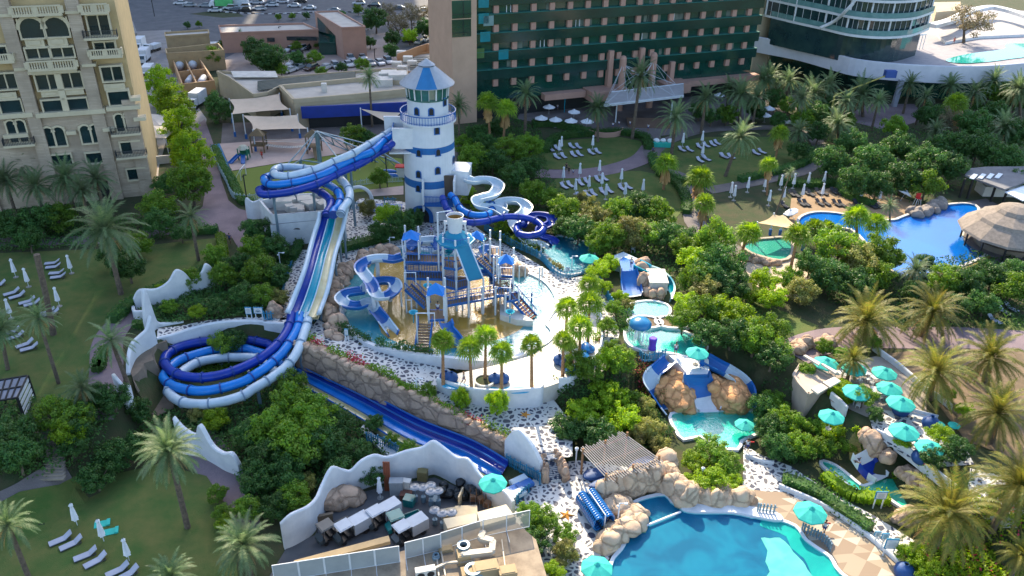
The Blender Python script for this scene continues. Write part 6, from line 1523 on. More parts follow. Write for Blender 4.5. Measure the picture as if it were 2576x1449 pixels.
def fold_mk():
    r=empty('folded_parasol',(0,0,0)); m=MB(); m.tube([(0,0,0),(0,0,2.5)],.03,6); m.build('pole',polew,r)
    m=MB(); n=10; pr=[(.07,2.55),(.2,2.35),(.12,2.2),(.2,1.7),(.27,1.0),(.3,.8)]
    for k,(rr,z) in enumerate(pr):
        for j in range(n): t=2*math.pi*j/n; q=rr*(1 if j%2 else .68); m.v.append((q*math.cos(t),q*math.sin(t),z))
    for k in range(len(pr)-1):
        for j in range(n): m.f.append((k*n+j,k*n+(j+1)%n,(k+1)*n+(j+1)%n,(k+1)*n+j)); m.m.append(0)
    m.build('folded_canopy',whitecan,r); m=MB(); m.lathe([(.3,0),(.3,.08),(0,.1)],(0,0,0),12); m.build('base',concrete,r); return r
def folded(px,py,label='',group=None): inst('fold',fold_mk,G(px,py),rnd.uniform(0,6),1.15,label,group,'parasol')
def umb_mk(mt,R_=1.7,nn=8):
    def f():
        r=empty('parasol',(0,0,0)); m=MB(); m.tube([(0,0,0),(0,0,2.75)],.035,6); m.build('pole',polew,r); m=MB(); n=nn
        for k in range(n):
            a0=2*math.pi*k/n;a1=2*math.pi*(k+1)/n; am=(a0+a1)/2; K=4; prev=None
            for i in range(K+1):
                t=i/K; z=2.75-.62*t-.1*t*t; rr=R_*t; row=[(rr*math.cos(a0),rr*math.sin(a0),z),(rr*.955*math.cos(am),rr*.955*math.sin(am),z-.05*t),(rr*math.cos(a1),rr*math.sin(a1),z)]
                b=len(m.v); m.v+=row
                if i: m.f+=[(b-3,b,b+1,b-2),(b-2,b+1,b+2,b-1)]; m.m+=[0,0]
            b=len(m.v); e=(R_*math.cos(a0),R_*math.sin(a0),2.03);g_=(R_*math.cos(a1),R_*math.sin(a1),2.03); m.v+=[e,g_,(g_[0],g_[1],1.87),(e[0],e[1],1.87)]; m.f.append((b,b+1,b+2,b+3)); m.m.append(0)
        m.build('canopy',mt,r); m=MB()
        for k in range(n): a=2*math.pi*k/n; m.bar((0,0,2.6),(R_*.96*math.cos(a),R_*.96*math.sin(a),2.0),.03)
        m.build('ribs',polew,r); m=MB(); m.lathe([(.35,2.66),(.1,2.86),(0,2.9)],(0,0,0),8); m.build('vent_cap',mt,r)
        m=MB(); m.lathe([(.4,0),(.4,.1),(.1,.16)],(0,0,0),12); m.build('base',concrete,r); return r
    return f
UT,UW=umb_mk(teal),umb_mk(whitecan)
def umb(px,py,rpx,col='t',tilt=0,label='',group=None,zg=None):
    z=2.7 if zg is None else zg+2.7
    p=G(px,py)
    for _ in range(3): z=(h(p.x,p.y) if zg is None else zg)+2.75; p=W(px,py,z)
    s=m_px(rpx,p)/1.7; zz=z-2.75
    p=W(px,py,zz+2.6*s); 
    inst('umb'+col,UT if col=='t' else UW,(p.x,p.y,zz),rnd.uniform(0,.7),s,label,group,'parasol',rot=(0,R(tilt),rnd.uniform(0,.7)) if tilt else None)
# loungers on the lawns
A_=-128
def lc(v,L_,ang,desc,where,dk=False):
    cluster(lambda px,py,label,group: lounger(px,py,ang+rnd.uniform(-6,6),dk,label,group),desc,where,[Z(v,*p) for p in L_])
lc('b3',[(525,38),(580,30),(710,12),(770,14)],118,'grey sun loungers','in the rear row on the upper lawn')
lc('b3',[(575,108),(635,100),(725,88),(780,82),(885,68),(945,60)],118,'grey sun loungers','in the front row on the upper lawn')
lc('b3',[(640,375),(695,362),(790,345),(845,330),(945,312),(1005,302)],118,'grey sun loungers','in the rear row on the middle lawn')
lc('b3',[(905,438),(990,422),(1050,412),(1160,388),(1220,378)],118,'grey sun loungers','in the middle row on the middle lawn')
lc('b3',[(780,465),(850,448),(1185,530),(1190,580)],118,'grey sun loungers','near the bushes of the middle lawn')
lc('b3',[(1705,40),(1870,138),(1930,124),(2090,102),(2150,105)],118,'grey sun loungers','in front on the round right lawn')
lc('a3',[(1655,1370),(1745,1342),(1805,1330),(1865,1320),(1905,1308),(2255,1400),(2310,1388),(1960,1428),(1790,1440)],118,'grey sun loungers','in the rear of the round right lawn')
lc('b4',[(310,440),(350,450),(440,425),(480,440),(550,425),(600,430),(690,420),(730,430)],110,'black sun loungers','in the rear row by the blue pool',True)
lc('b4',[(240,545),(395,528),(440,530),(560,525),(620,525),(710,530),(760,535),(900,528),(1040,550),(1080,545)],110,'black sun loungers','in the front row by the blue pool',True)
lc('b1',[(480,1070),(490,1105)],15,'grey sun loungers','at the back of the left lawn')
lc('b1',[(520,1160),(535,1195)],15,'grey sun loungers','in the second pair of the left lawn')
lc('b1',[(115,1340),(165,1370),(-10,1270)],38,'grey sun loungers','left of the leaning bare trunk')
lc('b1',[(255,1420),(300,1440)],38,'grey sun loungers','right of the bare trunk foot')
lc('c1',[(110,370),(150,410),(235,480),(275,515),(430,190),(470,200)],38,'grey sun loungers','under the leaning palm at left')
lc('d1',[(560,1140),(655,1180)],40,'grey sun loungers','in the upper pair on the lower left lawn')
lc('d1',[(785,1280),(875,1335)],40,'grey sun loungers','in the middle pair on the lower left lawn')
lc('d1',[(1075,1420),(1165,1455)],40,'grey sun loungers','in the lowest pair on the lower left lawn')
lc('c4',[(2230,180),(2290,150),(2140,260)],120,'pale sun loungers','in the shade at the right edge')
def fc_(v,L_,where): cluster(lambda px,py,label,group: folded(px,py,label,group),'folded white parasols',where,[Z(v,*p) for p in L_])
fc_('b3',[(593,70),(615,-5+40),(898,25)],'between the loungers of the upper lawn')
fc_('b3',[(632,320),(780,285),(957,258),(1156,335)],'along the path edge of the middle lawn')
fc_('b3',[(740,432),(862,402),(980,375),(1015,480),(1188,472),(1350,435)],'among the loungers of the middle lawn')
fc_('a3',[(1590,1330),(1765,1310),(1768,1425)],'on the round right lawn')
fc_('b3',[(2145,460),(2175,490),(2298,415)],'against the dark hedge of the right lawn')
fc_('b4',[(60,405),(203,392),(320,380),(450,370),(592,360)],'behind the black loungers')
fc_('b4',[(98,535),(228,500),(400,478),(578,470),(928,488),(1095,508)],'between the black loungers')
fc_('b1',[(145,1185),(262,1272),(650,1150),(540,1449)],'on the left lawn')
fc_('d1',[(705,1000),(1175,1320)],'on the lower left lawn')
folded(*Z('d1',945,1145),'folded white parasol beside two turquoise cushions','p')
folded(*Z('c1',105,230),'folded white parasol at the far left near the leaning palm','p')
for i,(x,y) in enumerate(((930,990),(1005,1060))):
    p=G(*Z('d1',x,y)); m=MB(); m.box((0,0,.12),(1.4,.8,.22)); m.box((.55,0,.28),(.3,.8,.14)); o=m.build('cushion',teal,label='turquoise cushion on the lower left lawn, '+('farther one' if i==0 else 'nearer one'),cat='cushion'); o.location=p; o.rotation_euler=(0,0,R(20))
# teal parasols
umb(*Z('d3',820,1340),42,label='large teal parasol on the cobbles left of the wave pool')
umb(*Z('d2',2170,575),37,label='teal parasol at the end of the slide lanes behind the yard wall',zg=LOW+1)
umb(*Z('b3',870,985),26,label='teal parasol at the corner of the slide splash pool')
umb(*Z('c3',1730,510),30,label='teal parasol on the launch platform of the rock slides',zg=.3)
umb(*Z('d4',490,835),42,label='large teal parasol on the tan and white triangle tiles')
umb(*Z('c3',2160,1165),26,label='teal parasol behind the tree right of the landing pool')
cluster(lambda px,py,r,label,group: umb(px,py,r,label=label,group=group),'teal parasols','in the row behind the snack kiosk',[Z('c4',x,y)+(r,) for x,y,r in ((630,600,33),(885,650,32),(1160,690,32))])
cluster(lambda px,py,r,label,group: umb(px,py,r,label=label,group=group),'teal parasols','over the white cafe tables',[Z('c4',x,y)+(r,) for x,y,r in ((910,860,36),(1205,830,33),(1310,960,36))])
umb(*Z('c4',680,1085),33,label='teal parasol above the upper green pool')
umb(*Z('c4',1340,1215),38,label='teal parasol beside the white bench on cobbles')
umb(*Z('c4',1570,1365),36,label='teal parasol partly under a feathery tree at the cafe cobbles')
cluster(lambda px,py,r,label,group: umb(px,py,r,label=label,group=group),'small teal parasols','under the right palms',[Z('c4',x,y)+(r,) for x,y,r in ((1650,1170,16),(1790,1180,16))])
cluster(lambda px,py,r,label,group: umb(px,py,r,'w',label=label,group=group),'white parasols','in the front row of the hotel terrace',[Z('a3',x,y)+(17,) for x,y in ((315,1050),(445,1065),(585,1075),(730,1080))])
cluster(lambda px,py,r,label,group: umb(px,py,r,'w',label=label,group=group),'white parasols','in the rear row of the hotel terrace',[Z('a3',x,y)+(16,) for x,y in ((385,950),(612,995))])
cluster(lambda px,py,r,label,group: umb(px,py,r,'w',label=label,group=group),'white parasols','right of the cable canopy',[Z('a3',x,y)+(14,) for x,y in ((2010,750),(1930,845))])
cluster(lambda px,py,r,label,group: umb(px,py,r,'w',label=label,group=group),'white parasols','among the palms below the curved tower',[Z('a4',x,y)+(16,) for x,y in ((110,965),(75,1025),(260,1080))])
umb(*Z('b4',1320,400),18,'w',28,label='tilted white parasol above the blue pool')
umb(*Z('b4',345,565),18,'w',-25,label='tilted white parasol at the corner of the black loungers')
umb(*Z('a1',1705,640),15,'w',label='beige parasol between the gas tanks')
# ---------------------------------------------------------------- people
def person_mk(shirt,shorts,pose='stand',hair=(.02,.015,.01),skin=(.3,.16,.09),sit=False):
    def f():
        r=empty('person',(0,0,0)); sk=mat('skin%d'%int(skin[0]*100),skin,rough=.6)
        def skinned(name,J,E,mt,par=r,lv=1):
            me=bpy.data.meshes.new(name); me.from_pydata([j[0] for j in J],E,[]); me.materials.append(mt); o=bpy.data.objects.new(name,me); C.objects.link(o); o.parent=par
            md=o.modifiers.new('skin','SKIN'); md.use_smooth_shade=True
            for i,j in enumerate(J): sv=me.skin_vertices[0].data[i]; rr=j[1]; sv.radius=(rr,rr) if not isinstance(rr,tuple) else rr; sv.use_root=(i==0)
            sb=o.modifiers.new('sub','SUBSURF'); sb.levels=lv; sb.render_levels=lv; return o
        lx=.09; st=.22 if pose=='walk' else .04
        if pose=='lie':
            hip=.25; J=[((0,0,.2),(.14,.1)),((0,.25,.24),(.13,.09)),((0,.5,.3),(.16,.1)),((0,.62,.34),.055),((0,.72,.4),.1),((0,.78,.42),.085),((.1,-.05,.2),.085),((.12,-.45,.22),.06),((.12,-.85,.16),.04),((-.1,-.05,.2),.085),((-.12,-.45,.22),.06),((-.12,-.85,.16),.04),((.2,.52,.3),.05),((.35,.3,.2),.04),((.4,.1,.2),.03),((-.2,.52,.3),.05),((-.35,.3,.2),.04),((-.4,.1,.2),.03)]
        else:
            ax=.12 if pose!='phone' else 0
            J=[((0,0,.95),(.13,.1)),((0,0,1.15),(.12,.09)),((0,0,1.38),(.16,.1)),((0,0,1.5),.055),((0,-.01,1.6),.095),((0,-.01,1.69),.085),
             ((lx,0,.88),.085),((lx+.01,-st,.5),.06),((lx+.01,st*.2,.08),.04),((-lx,0,.88),.085),((-lx-.01,st*.6,.5),.06),((-lx-.01,st*1.6,.1),.04),
             ((.2,0,1.4),.05),((.26,.05,1.13),.04),((.24,-.1,.92),.03),((-.2,0,1.4),.05),((-.27,-.08 if ax else -.15,1.13 if ax else 1.18),.04),((-.22,-.2 if ax else -.25,1.0 if ax else 1.42),.03),((lx+.01,st*.2-.16,.04),.035),((-lx-.01,st*1.6-.16,.05),.035)]
        E=[(0,1),(1,2),(2,3),(3,4),(4,5),(0,6),(6,7),(7,8),(0,9),(9,10),(10,11),(2,12),(12,13),(13,14),(2,15),(15,16),(16,17)]
        if pose!='lie': E+=[(8,18),(11,19)]
        body=skinned('body',J,E,sk,lv=2)
        if shirt: 
            T=[(J[1][0],(.155,.12)),(J[2][0],(.185,.125)),(J[12][0],.072),(tuple((V3(J[12][0])+V3(J[13][0]))/2),.062),(J[15][0],.072),(tuple((V3(J[15][0])+V3(J[16][0]))/2),.062),(J[0][0],(.155,.125))]
            skinned('shirt',T,[(0,1),(1,2),(2,3),(1,4),(4,5),(0,6)],mat('shirt%d%d%d'%tuple(int(c*99) for c in shirt),shirt,rough=.9))
        if shorts:
            T=[(J[0][0],(.165,.13)),(J[6][0],.11),(tuple((V3(J[6][0])+V3(J[7][0])*1.3)/2.3),.085),(J[9][0],.11),(tuple((V3(J[9][0])+V3(J[10][0])*1.3)/2.3),.085)]
            skinned('shorts',T,[(0,1),(1,2),(0,3),(3,4)],mat('shorts%d%d%d'%tuple(int(c*99) for c in shorts),shorts,rough=.9))
        hp=V3(J[5][0]); m=MB(); m.blob((hp.x,hp.y+.02,hp.z+.02),(.105,.11,.09),3,.08); m.build('hair',mat('hair%d'%int(hair[0]*100),hair),r)
        fp_=V3(J[4][0]); m=MB(); m.blob((fp_.x,fp_.y-.105,fp_.z+.02),(.014,.022,.022),1,0,sub=1); m.build('nose',sk,r)
        if pose!='lie':
            for s in(-1,1):
                m=MB(); m.blob((s*.035,fp_.y-.09,fp_.z+.04),(.012,.01,.01),1,0,sub=1); m.build('eye',black,r)
                hd=V3(J[14 if s>0 else 17][0]); m=MB()
                for k in range(4): m.tube([hd,(hd.x+(k-1.5)*.018,hd.y-.03,hd.z-.07),(hd.x+(k-1.5)*.02,hd.y-.05,hd.z-.1-.01*(k%2))],.009,5)
                m.tube([hd,(hd.x-s*.035,hd.y-.05,hd.z-.04)],.01,5); m.build('fingers',sk,r)
        return r
    return f
def person(px,py,key,mk,label,rz=0,z=None,sc=1.0):
    p=G(px,py) if z is None else W(px,py,z); inst('per'+key,mk,p,R(rz),sc,label,None,'person')
pw=person_mk((.65,.68,.72),(.02,.04,.2),'phone'); pw2=person_mk((.65,.68,.72),(.03,.05,.22),'walk'); pb=person_mk((.05,.07,.2),(.03,.03,.05),'walk'); pr_=person_mk((.6,.05,.04),(.5,.04,.04),'walk'); pd=person_mk((.03,.03,.035),(.03,.03,.035),'walk'); pu=person_mk((.4,.3,.6),(.5,.5,.6),'walk'); pt_=person_mk((.55,.5,.48),(.3,.25,.35),'walk',(.25,.12,.05)); pl_=person_mk(None,(.02,.02,.05),'lie')
person(*Z('c3',1525,555),'a',pw,'person in white shirt and navy shorts on the launch platform, hand at face',10,.3)
person(*Z('c2',1905,825),'b',pt_,'person in pale top and shorts walking on the white palm deck',80,.3)
person(*Z('c2',1672,185),'c',pw2,'person in white shirt on the front platform of the play tower',0,2.2)
person(*Z('b3',1245,1100),'d',pw,'person in white cap and shirt standing on the upper blue launch pool',-20,1.75)
person(*Z('b3',860,1080),'d2',pw2,'person in white shirt at the corner of the slide splash pool fence',0)
person(*Z('b2',1735,805),'e',pu,'person in lilac top walking in front of the lighthouse',60)
person(*Z('b2',1330,600),'f',pd,'person in dark clothes under the tree beside the blue table',0)
person(*Z('b1',2087,878),'g',pb,'person in blue walking alone on the brick path at left',0)
person(*Z('b1',2375,110),'h',pr_,'person in red clothes standing on the play sand',0)
person(*Z('a3',1278,1190),'i',pw,'person in white uniform standing on the terrace steps',0)
person(*Z('b3',1443,75),'j',pb,'person in navy on the path fork beside a child',0)
person(*Z('b3',1455,95),'k',pw2,'child in white on the path fork by the beach stand',0,sc=.75)
person(*Z('b3',660,225),'l',pd,'person in black at the left of the group on the garden path',0)
person(*Z('b3',682,255),'m',pd,'person in black with a child in front on the garden path',0)
person(*Z('b3',722,258),'n',pw2,'child in white walking on the garden path',0,sc=.75)
person(*Z('a4',1775,400),'o',pr_,'person in red on the roof pool terrace',0,9.2)
person(*Z('d4',595,1065),'p',pw2,'person in white shirt and navy shorts holding a red rescue float under parasol',-30)
person(*Z('d3',2170,320),'q',pw2,'person in navy shorts with a red float beside the landing pool planter',0,LOW)
person(*Z('d4',905,410),'r',pl_,'bare-chested person lying on the dark blue band of the small slide',140,-1.55)
person(*Z('a1',2035,790),'s',pw,'person in pale shirt near the truck by the tan enclosure',0)
for v,x,y,c,z in (('d4',610,1040,'red',None),('d3',2200,300,'red',LOW)):
    p=G(*Z(v,x,y)) if z is None else W(*Z(v,x,y),z); m=MB(); m.tube([(-.35,0,0),(.35,0,0)],.08,8); o=m.build('rescue_float',mat('float_red',(.5,.02,.02)),label='red rescue float held by the guard '+('under the parasol' if v=='d4' and z is None else 'by the landing pool'),cat='float'); o.location=(p.x,p.y,p.z+1.0)
# ---------------------------------------------------------------- cars and trucks
def car_mk(col,key,suv=0):
    def f():
        r=empty('parked_car',(0,0,0)); pm=mat('car_paint_'+key,col,tuple(c*.95 for c in col),rough=.25,coat=.6,spec=.6); H_=1.45+.25*suv
        pro=[(-2.25,.35),(-2.28,.62),(-2.1,.8),(-1.3,.92),(-.75,.95),(.95,.98),(1.9,.95+.1*suv),(2.2,.85),(2.25,.4)]
        m=MB(); n=len(pro); vs=[]
        for s,y in((0,-.88),(1,-.6),(2,.6),(3,.88)):
            for x,z in pro: vs.append((x,y,z+(0.03 if s in(1,2) else 0)))
        m.v=vs
        for s in range(3):
            for i in range(n-1): m.f.append((s*n+i,s*n+i+1,(s+1)*n+i+1,(s+1)*n+i)); m.m.append(0)
        m.f+=[tuple(range(n)),tuple(reversed(range(3*n,4*n)))]; m.m+=[0,0]; m.f.append((0,n,2*n,3*n)) ; m.m.append(0)
        m.build('body',pm,r)
        x0,x1,x2,x3=-1.15,-.45,.95+.5*suv,1.55+.4*suv
        m=MB(); m.add([(x0,-.78,.95),(x3,-.78,.97),(x2,-.62,H_-.04),(x1,-.62,H_-.04),(x0,.78,.95),(x3,.78,.97),(x2,.62,H_-.04),(x1,.62,H_-.04)],[(0,1,2,3),(7,6,5,4),(0,3,7,4),(1,5,6,2)]); m.build('windows',MT['dark_glass'],r)
        m=MB(); m.box(((x1+x2)/2,0,H_-.01),(x2-x1+.1,1.24,.07)); m.build('roof',pm,r)
        for x in(-1.4,1.4):
            for y in(-.82,.82): m=MB(); m.tube([(x,y-.1,.32),(x,y+.1,.32)],.32,12); m.build('wheel',black,r)
        for y in(-.62,.62): m=MB(); m.box((-2.22,y,.66),(.12,.36,.14)); m.build('headlight',mat('lamp_glass',(.6,.6,.6),rough=.1),r)
        return r
    return f
CM={'white':car_mk((.62,.63,.65),'white'),'silver':car_mk((.32,.34,.36),'silver'),'black':car_mk((.02,.022,.025),'black',1),'brown':car_mk((.1,.06,.04),'brown',1),'suvw':car_mk((.6,.6,.6),'white',1),'grey':car_mk((.12,.13,.15),'grey')}
def car(px,py,col,ang,label): inst('car'+col,CM[col],G(px,py),R(ang),1.0,label,'cars in the car park' if py>60 else 'cars on the street','car')
CL=[(345,462,'white'),(435,458,'suvw'),(510,445,'black'),(385,510,'black'),(370,590,'white'),(415,625,'silver'),(465,590,'grey'),(530,632,'brown'),(655,630,'white'),(745,615,'suvw'),(860,600,'white'),(880,545,'suvw'),(985,535,'white'),(915,590,'white'),(1060,590,'silver'),(1145,585,'white'),(1220,570,'suvw'),(335,655,'white')]
cn={'white':'white','suvw':'white high-roofed','black':'black','silver':'silver','grey':'grey','brown':'dark brown'}
tx=sorted([(x,y,c) for x,y,c in CL]); bycol={}
for x,y,c in tx: bycol.setdefault(c,[]).append((x,y))
for c,L_ in bycol.items():
    for i,(x,y) in enumerate(L_): car(*Z('a2',x,y),c,62 if x<700 else 118,ordl(i,len(L_),cn[c]+' cars' if len(L_)>1 else cn[c]+' car','in the car park'))
for v,L_,nm in (('a1',[(1720,62,'silver',5),(1950,110,'white',8),(2135,100,'grey',5),(2215,75,'suvw',5),(2320,38,'white',5),(2340,95,'white',5)],'at the street'),('a2',[(170,60,'white',5),(60,95,'silver',5),(265,28,'suvw',5),(430,26,'black',5),(45,35,'suvw',4)],'on the highway')):
    for i,(x,y,c,a_) in enumerate(sorted(L_)): car(*Z(v,x,y),c,a_,ordl(i,len(L_),'cars',nm+(' end of the service road' if v=='a1' else ' past the pink building')))
for i in range(12): car(455+i*54+(i%3)*8,12+(i%4)*6,['white','silver','suvw','black','grey','white'][i%6],4,ordl(i,12,'cars','in traffic on the far highway'))
for i,(x,y,c) in enumerate(((1390,372,'grey'),(1450,375,'brown'),(1500,395,'silver'),(1560,370,'white'))): car(*Z('a2',x,y),c,80,ordl(i,4,'cars','in the sunny lot by the bare trees'))
def truck_mk(L_=6.5,box=white,cab=white,hh=3.1):
    def f():
        r=empty('truck',(0,0,0)); m=MB(); m.box((.9,0,.75+hh/2-.3),(L_*.68,2.2,hh-.6)); m.build('cargo_box',box,r); m=MB(); m.add([(-L_*.5,-1,.5),(-L_*.27,-1,.5),(-L_*.27,-1,2.3),(-L_*.42,-1,2.3),(-L_*.5,-1,1.3),(-L_*.5,1,.5),(-L_*.27,1,.5),(-L_*.27,1,2.3),(-L_*.42,1,2.3),(-L_*.5,1,1.3)],[(4,3,2,1,0),(5,6,7,8,9),(3,4,9,8),(2,3,8,7),(4,0,5,9),(1,2,7,6)]); m.build('cab',cab,r)
        m=MB(); m.add([(-L_*.5-.02,-.85,1.4),(-L_*.43-.03,-.85,2.15),(-L_*.43-.03,.85,2.15),(-L_*.5-.02,.85,1.4)],[(0,3,2,1)]); m.build('windscreen',glass,r)
        m=MB(); m.box((.5,0,.6),(L_*.85,1.0,.25)); m.build('chassis',black,r)
        for x in(-L_*.36,L_*.2,L_*.34):
            for y in(-.95,.95): m=MB(); m.tube([(x,y-.14,.45),(x,y+.14,.45)],.45,12); m.build('wheel',black,r)
        return r
    return f
TW=truck_mk()
for v,x,y,a_,lb in (('a1',1310,560,100,'white box truck in the middle of the service road queue'),('a1',1350,720,100,'nearest white box truck on the service road'),('a1',1270,455,98,'rearmost white box truck on the service road'),('a1',1790,960,85,'white refrigerated truck parked below the tan enclosure')):
    inst('truckw',TW,G(*Z(v,x,y)),R(a_),1.0,lb,None,'truck')
inst('truckg',truck_mk(8,mat('green_tarp',(.1,.5,.16)),white,3.0),G(*Z('a1',2010,70)),R(3),1,'white truck with bright green cargo cover on the street',None,'truck')
inst('truckw2',TW,G(*Z('a1',2170,60)),R(3),1,'white truck right of the green truck',None,'truck')
inst('pick',truck_mk(5,polew,white,1.7),G(*Z('a1',1385,465)),R(75),1,'white pickup standing beside the rear truck on the service road',None,'pickup')
inst('pick2',truck_mk(5,polew,white,1.6),G(*Z('a2',720,450)),R(110),1,'white pickup alone near the pink building',None,'pickup')
# ---------------------------------------------------------------- playground
gz=mat('play_green',(.02,.2,.12)); 
def kp(L_,z): return [W(*Z('a2',x,y),z) for x,y in L_]
def sail(L_,label,sg=.8,mt=None):
    P=[W(*Z(v,x,y),z) for v,x,y,z in L_]; root=empty('shade_sail',(P[0].x,P[0].y,0),0,label,'shade sail'); o=V3((P[0].x,P[0].y,0)); m=MB(); K=10; c_=sum(P,V3())/len(P); n=len(P)
    A_,B_,C_,D_=(P+[P[-1]])[:4] if n==4 else (P[0],P[1],P[2],P[2])
    for i in range(K+1):
        for j in range(K+1):
            u=i/K;v_=j/K; p=A_.lerp(B_,u).lerp(D_.lerp(C_,u),v_); e=math.sin(math.pi*u)*(1 if n==4 else 1); e2=math.sin(math.pi*v_)
            q=p.lerp(c_,.13*(max(0,e)*(1-e2)+max(0,e2)*(1-e))); q.z-=sg*(e*e2)*.5+.1*(e+e2); m.v.append(tuple(q-o))
    for i in range(K):
        for j in range(K): m.f.append((i*(K+1)+j,(i+1)*(K+1)+j,(i+1)*(K+1)+j+1,i*(K+1)+j+1)); m.m.append(0)
    m.build('sail',mt or mat('beige_sail',(.52,.42,.32),(.46,.37,.28),rough=.9),root,smooth=True)
    for p in P: m=MB(); m.tube([(p.x-o.x,p.y-o.y,-.2),(p.x-o.x,p.y-o.y,p.z+.2)],.12,8); m.tube([(p.x-o.x,p.y-o.y,-.1),(p.x-o.x,p.y-o.y,1.0)],.25,8,1); m.build('post',[polew,bluep],root)
sail([('a1',2290,1180,4.2),('a2',490,1165,4.2),('a2',400,1040,4.8),('a1',2200,1045,4.8)],'beige shade sail over the timber playground, nearer one')
sail([('a1',2100,1035,4.6),('a2',330,990,4.6),('a2',235,850,5.0),('a1',2075,900,5)],'beige shade sail over the playground, rear one')
sail([('a2',970,985,4.8),('a2',1240,1125,4.0),('a2',1340,1020,5.0)],'triangular beige shade sail left of the lighthouse',.2)
sail([('b4',0,690,3.4),('b4',445,765,3.2),('b4',240,615,3.6),('b4',150,610,3.6)],'sunlit beige shade sail over the plunge pool',.3,mat('tan_sail',(.6,.45,.26),(.52,.38,.2),rough=.9))
c_=G(*Z('b1',2215,110)); r_=empty('toddler_slide_set',tuple(c_),0,'green plastic play hut with two small blue slides','play set')
m=MB(); m.box((0,0,1.0),(1.8,1.5,.15)); 
for x in(-.85,.85):
    for y in(-.7,.7): m.box((x,y,1.1),(.18,.18,2.2))
m.box((0,.7,1.5),(1.8,.12,1)); m.build('hut',gz,r_); m=MB(); m.lathe([(1.1,0),(.6,.6),(0,.8)],(0,0,2.0),8); m.build('dome',mat('cream_dome',(.5,.5,.4)),r_)
for s in(-1,1):
    m=MB(); m.bar((s*.4-.3,-.7,1.05),(s*1.2-.6,-2.9,.15),.7,.08); m.bar((s*.4-.65,-.7,1.15),(s*1.2-.95,-2.9,.25),.08,.3); m.bar((s*.4+.05,-.7,1.15),(s*1.2-.25,-2.9,.25),.08,.3); m.build('slide',bluep,r_)
c_=G(*Z('a2',60,1370)); r_=empty('timber_play_frame',tuple(c_),0,'timber climbing frame with rope bridge on the play sand','play frame'); tm=mat('timber_frame',(.16,.11,.05),(.1,.07,.04))
for dx in(0,10.5):
    m=MB()
    for x in(-1.2,1.2):
        for y in(-1,1): m.box((dx+x,y,1.8),(.2,.2,3.6))
    m.box((dx,0,1.4),(2.6,2.2,.15)); m.build('tower',tm,r_); m=MB(); m.add([(dx-1.5,-1.3,3.4),(dx+1.5,-1.3,3.4),(dx+1.5,1.3,3.4),(dx-1.5,1.3,3.4),(dx,0,4.6)],[(0,1,4),(1,2,4),(2,3,4),(3,0,4)]); m.build('roof',tm,r_)
m=MB(); 
for k in range(18): m.box((1.6+.44*k,0,1.3-.3*math.sin(k/17*math.pi)),(.3,1.0,.08))
m.bar((1.2,-.5,2.2),(9.3,-.5,2.2),.07); m.bar((1.2,.5,2.2),(9.3,.5,2.2),.07); m.build('rope_bridge',offwhite,r_)
m=MB(); m.bar((11,-1,1.4),(12,-4,.1),1.2,.1); m.build('ramp',tm,r_)
for v,x,y,lb in (('b1',2185,310,'white goal frame at the left end of the play turf'),('b2',1085,215,'small white goal at the right end of the play turf')):
    p=G(*Z(v,x,y)); m=MB(); w_=3 if v=='b1' else 2; m.tube([(0,0,0),(0,0,2),(0,w_,2),(0,w_,0)],.07,6); m.tube([(0,0,2),(-1.2,0,0)],.04,5); m.tube([(0,w_,2),(-1.2,w_,0)],.04,5); m.tube([(-1.2,0,0),(-1.2,w_,0)],.04,5); o=m.build('goal_frame',white,label=lb,cat='goal'); o.location=p
# ---------------------------------------------------------------- fences, gates, walls
def fence(L_,hh,mt,label,sp=.28,z=None,name='picket_fence'):
    P=[G(*p) if z is None else W(*p,z) for p in L_]; P=smooth_path(P,3); root=empty(name,tuple(P[0]),0,label,'fence'); o=P[0]; m=MB(); ps=MB(); acc=0
    for i in range(len(P)-1):
        a,b=P[i]-o,P[i+1]-o; L0=(b-a).length
        m.bar(a+V3((0,0,hh-.15)),b+V3((0,0,hh-.15)),.06,.08); m.bar(a+V3((0,0,.2)),b+V3((0,0,.2)),.06,.08)
        k=max(1,int(L0/sp))
        for j in range(k): q=a.lerp(b,j/k); m.bar(q,q+V3((0,0,hh)),.09,.03)
        q=a; ps.bar(q,q+V3((0,0,hh+.15)),.14)
    m.build('picket_panel',mt,root); ps.build('post',mt,root); return root
pf=mat('pale_picket',(.4,.5,.5)); bf=mat('blue_picket',(.02,.22,.38),(.015,.17,.3),rough=.6)
fence([Z('b1',x,y) for x,y in ((1920,60),(1960,160),(2000,240),(2050,330),(2090,430),(2130,475),(2220,490),(2360,480))],1.1,pf,'pale blue picket fence curving round the play turf')
fence([Z('b2',x,y) for x,y in ((900,350),(1000,370),(1150,345),(1320,330),(1480,320))],1.1,pf,'pale picket fence at the lower right edge of the play turf')
fence([Z('b3',x,y) for x,y in ((-80,760),(60,840),(160,900),(300,960),(430,1030),(520,1130),(610,1190),(700,1190),(860,1140),(870,1090))],1.25,bf,'blue picket fence round the slide splash pool',.2)
fence([Z('b3',x,y) for x,y in ((910,1180),(960,1250),(1000,1330),(1050,1420),(1090,1480))],1.3,bf,'blue picket fence along the cobbled walk right of the palms',.2)
fence([Z('b2',x,y) for x,y in ((390,1440),(400,1300),(430,1180),(480,1080))],1.0,bf,'blue panel fence left of the lane slide on the cobbles',.2)
fence([Z('c2',x,y) for x,y in ((550,250),(640,240))],1.2,bf,'short blue fence by the foot of the cream lane',.2)
fence([Z('c2',x,y) for x,y in ((105,245),(195,245))],1.2,bf,'short blue gate beside the pink rock',.2)
fence([Z('d2',x,y) for x,y in ((1030,230),(1190,270),(1340,350),(1430,430),(1520,430))],1.1,bf,'blue picket fence beside the walkway near the yard wall',.2,z=LOW+.4)
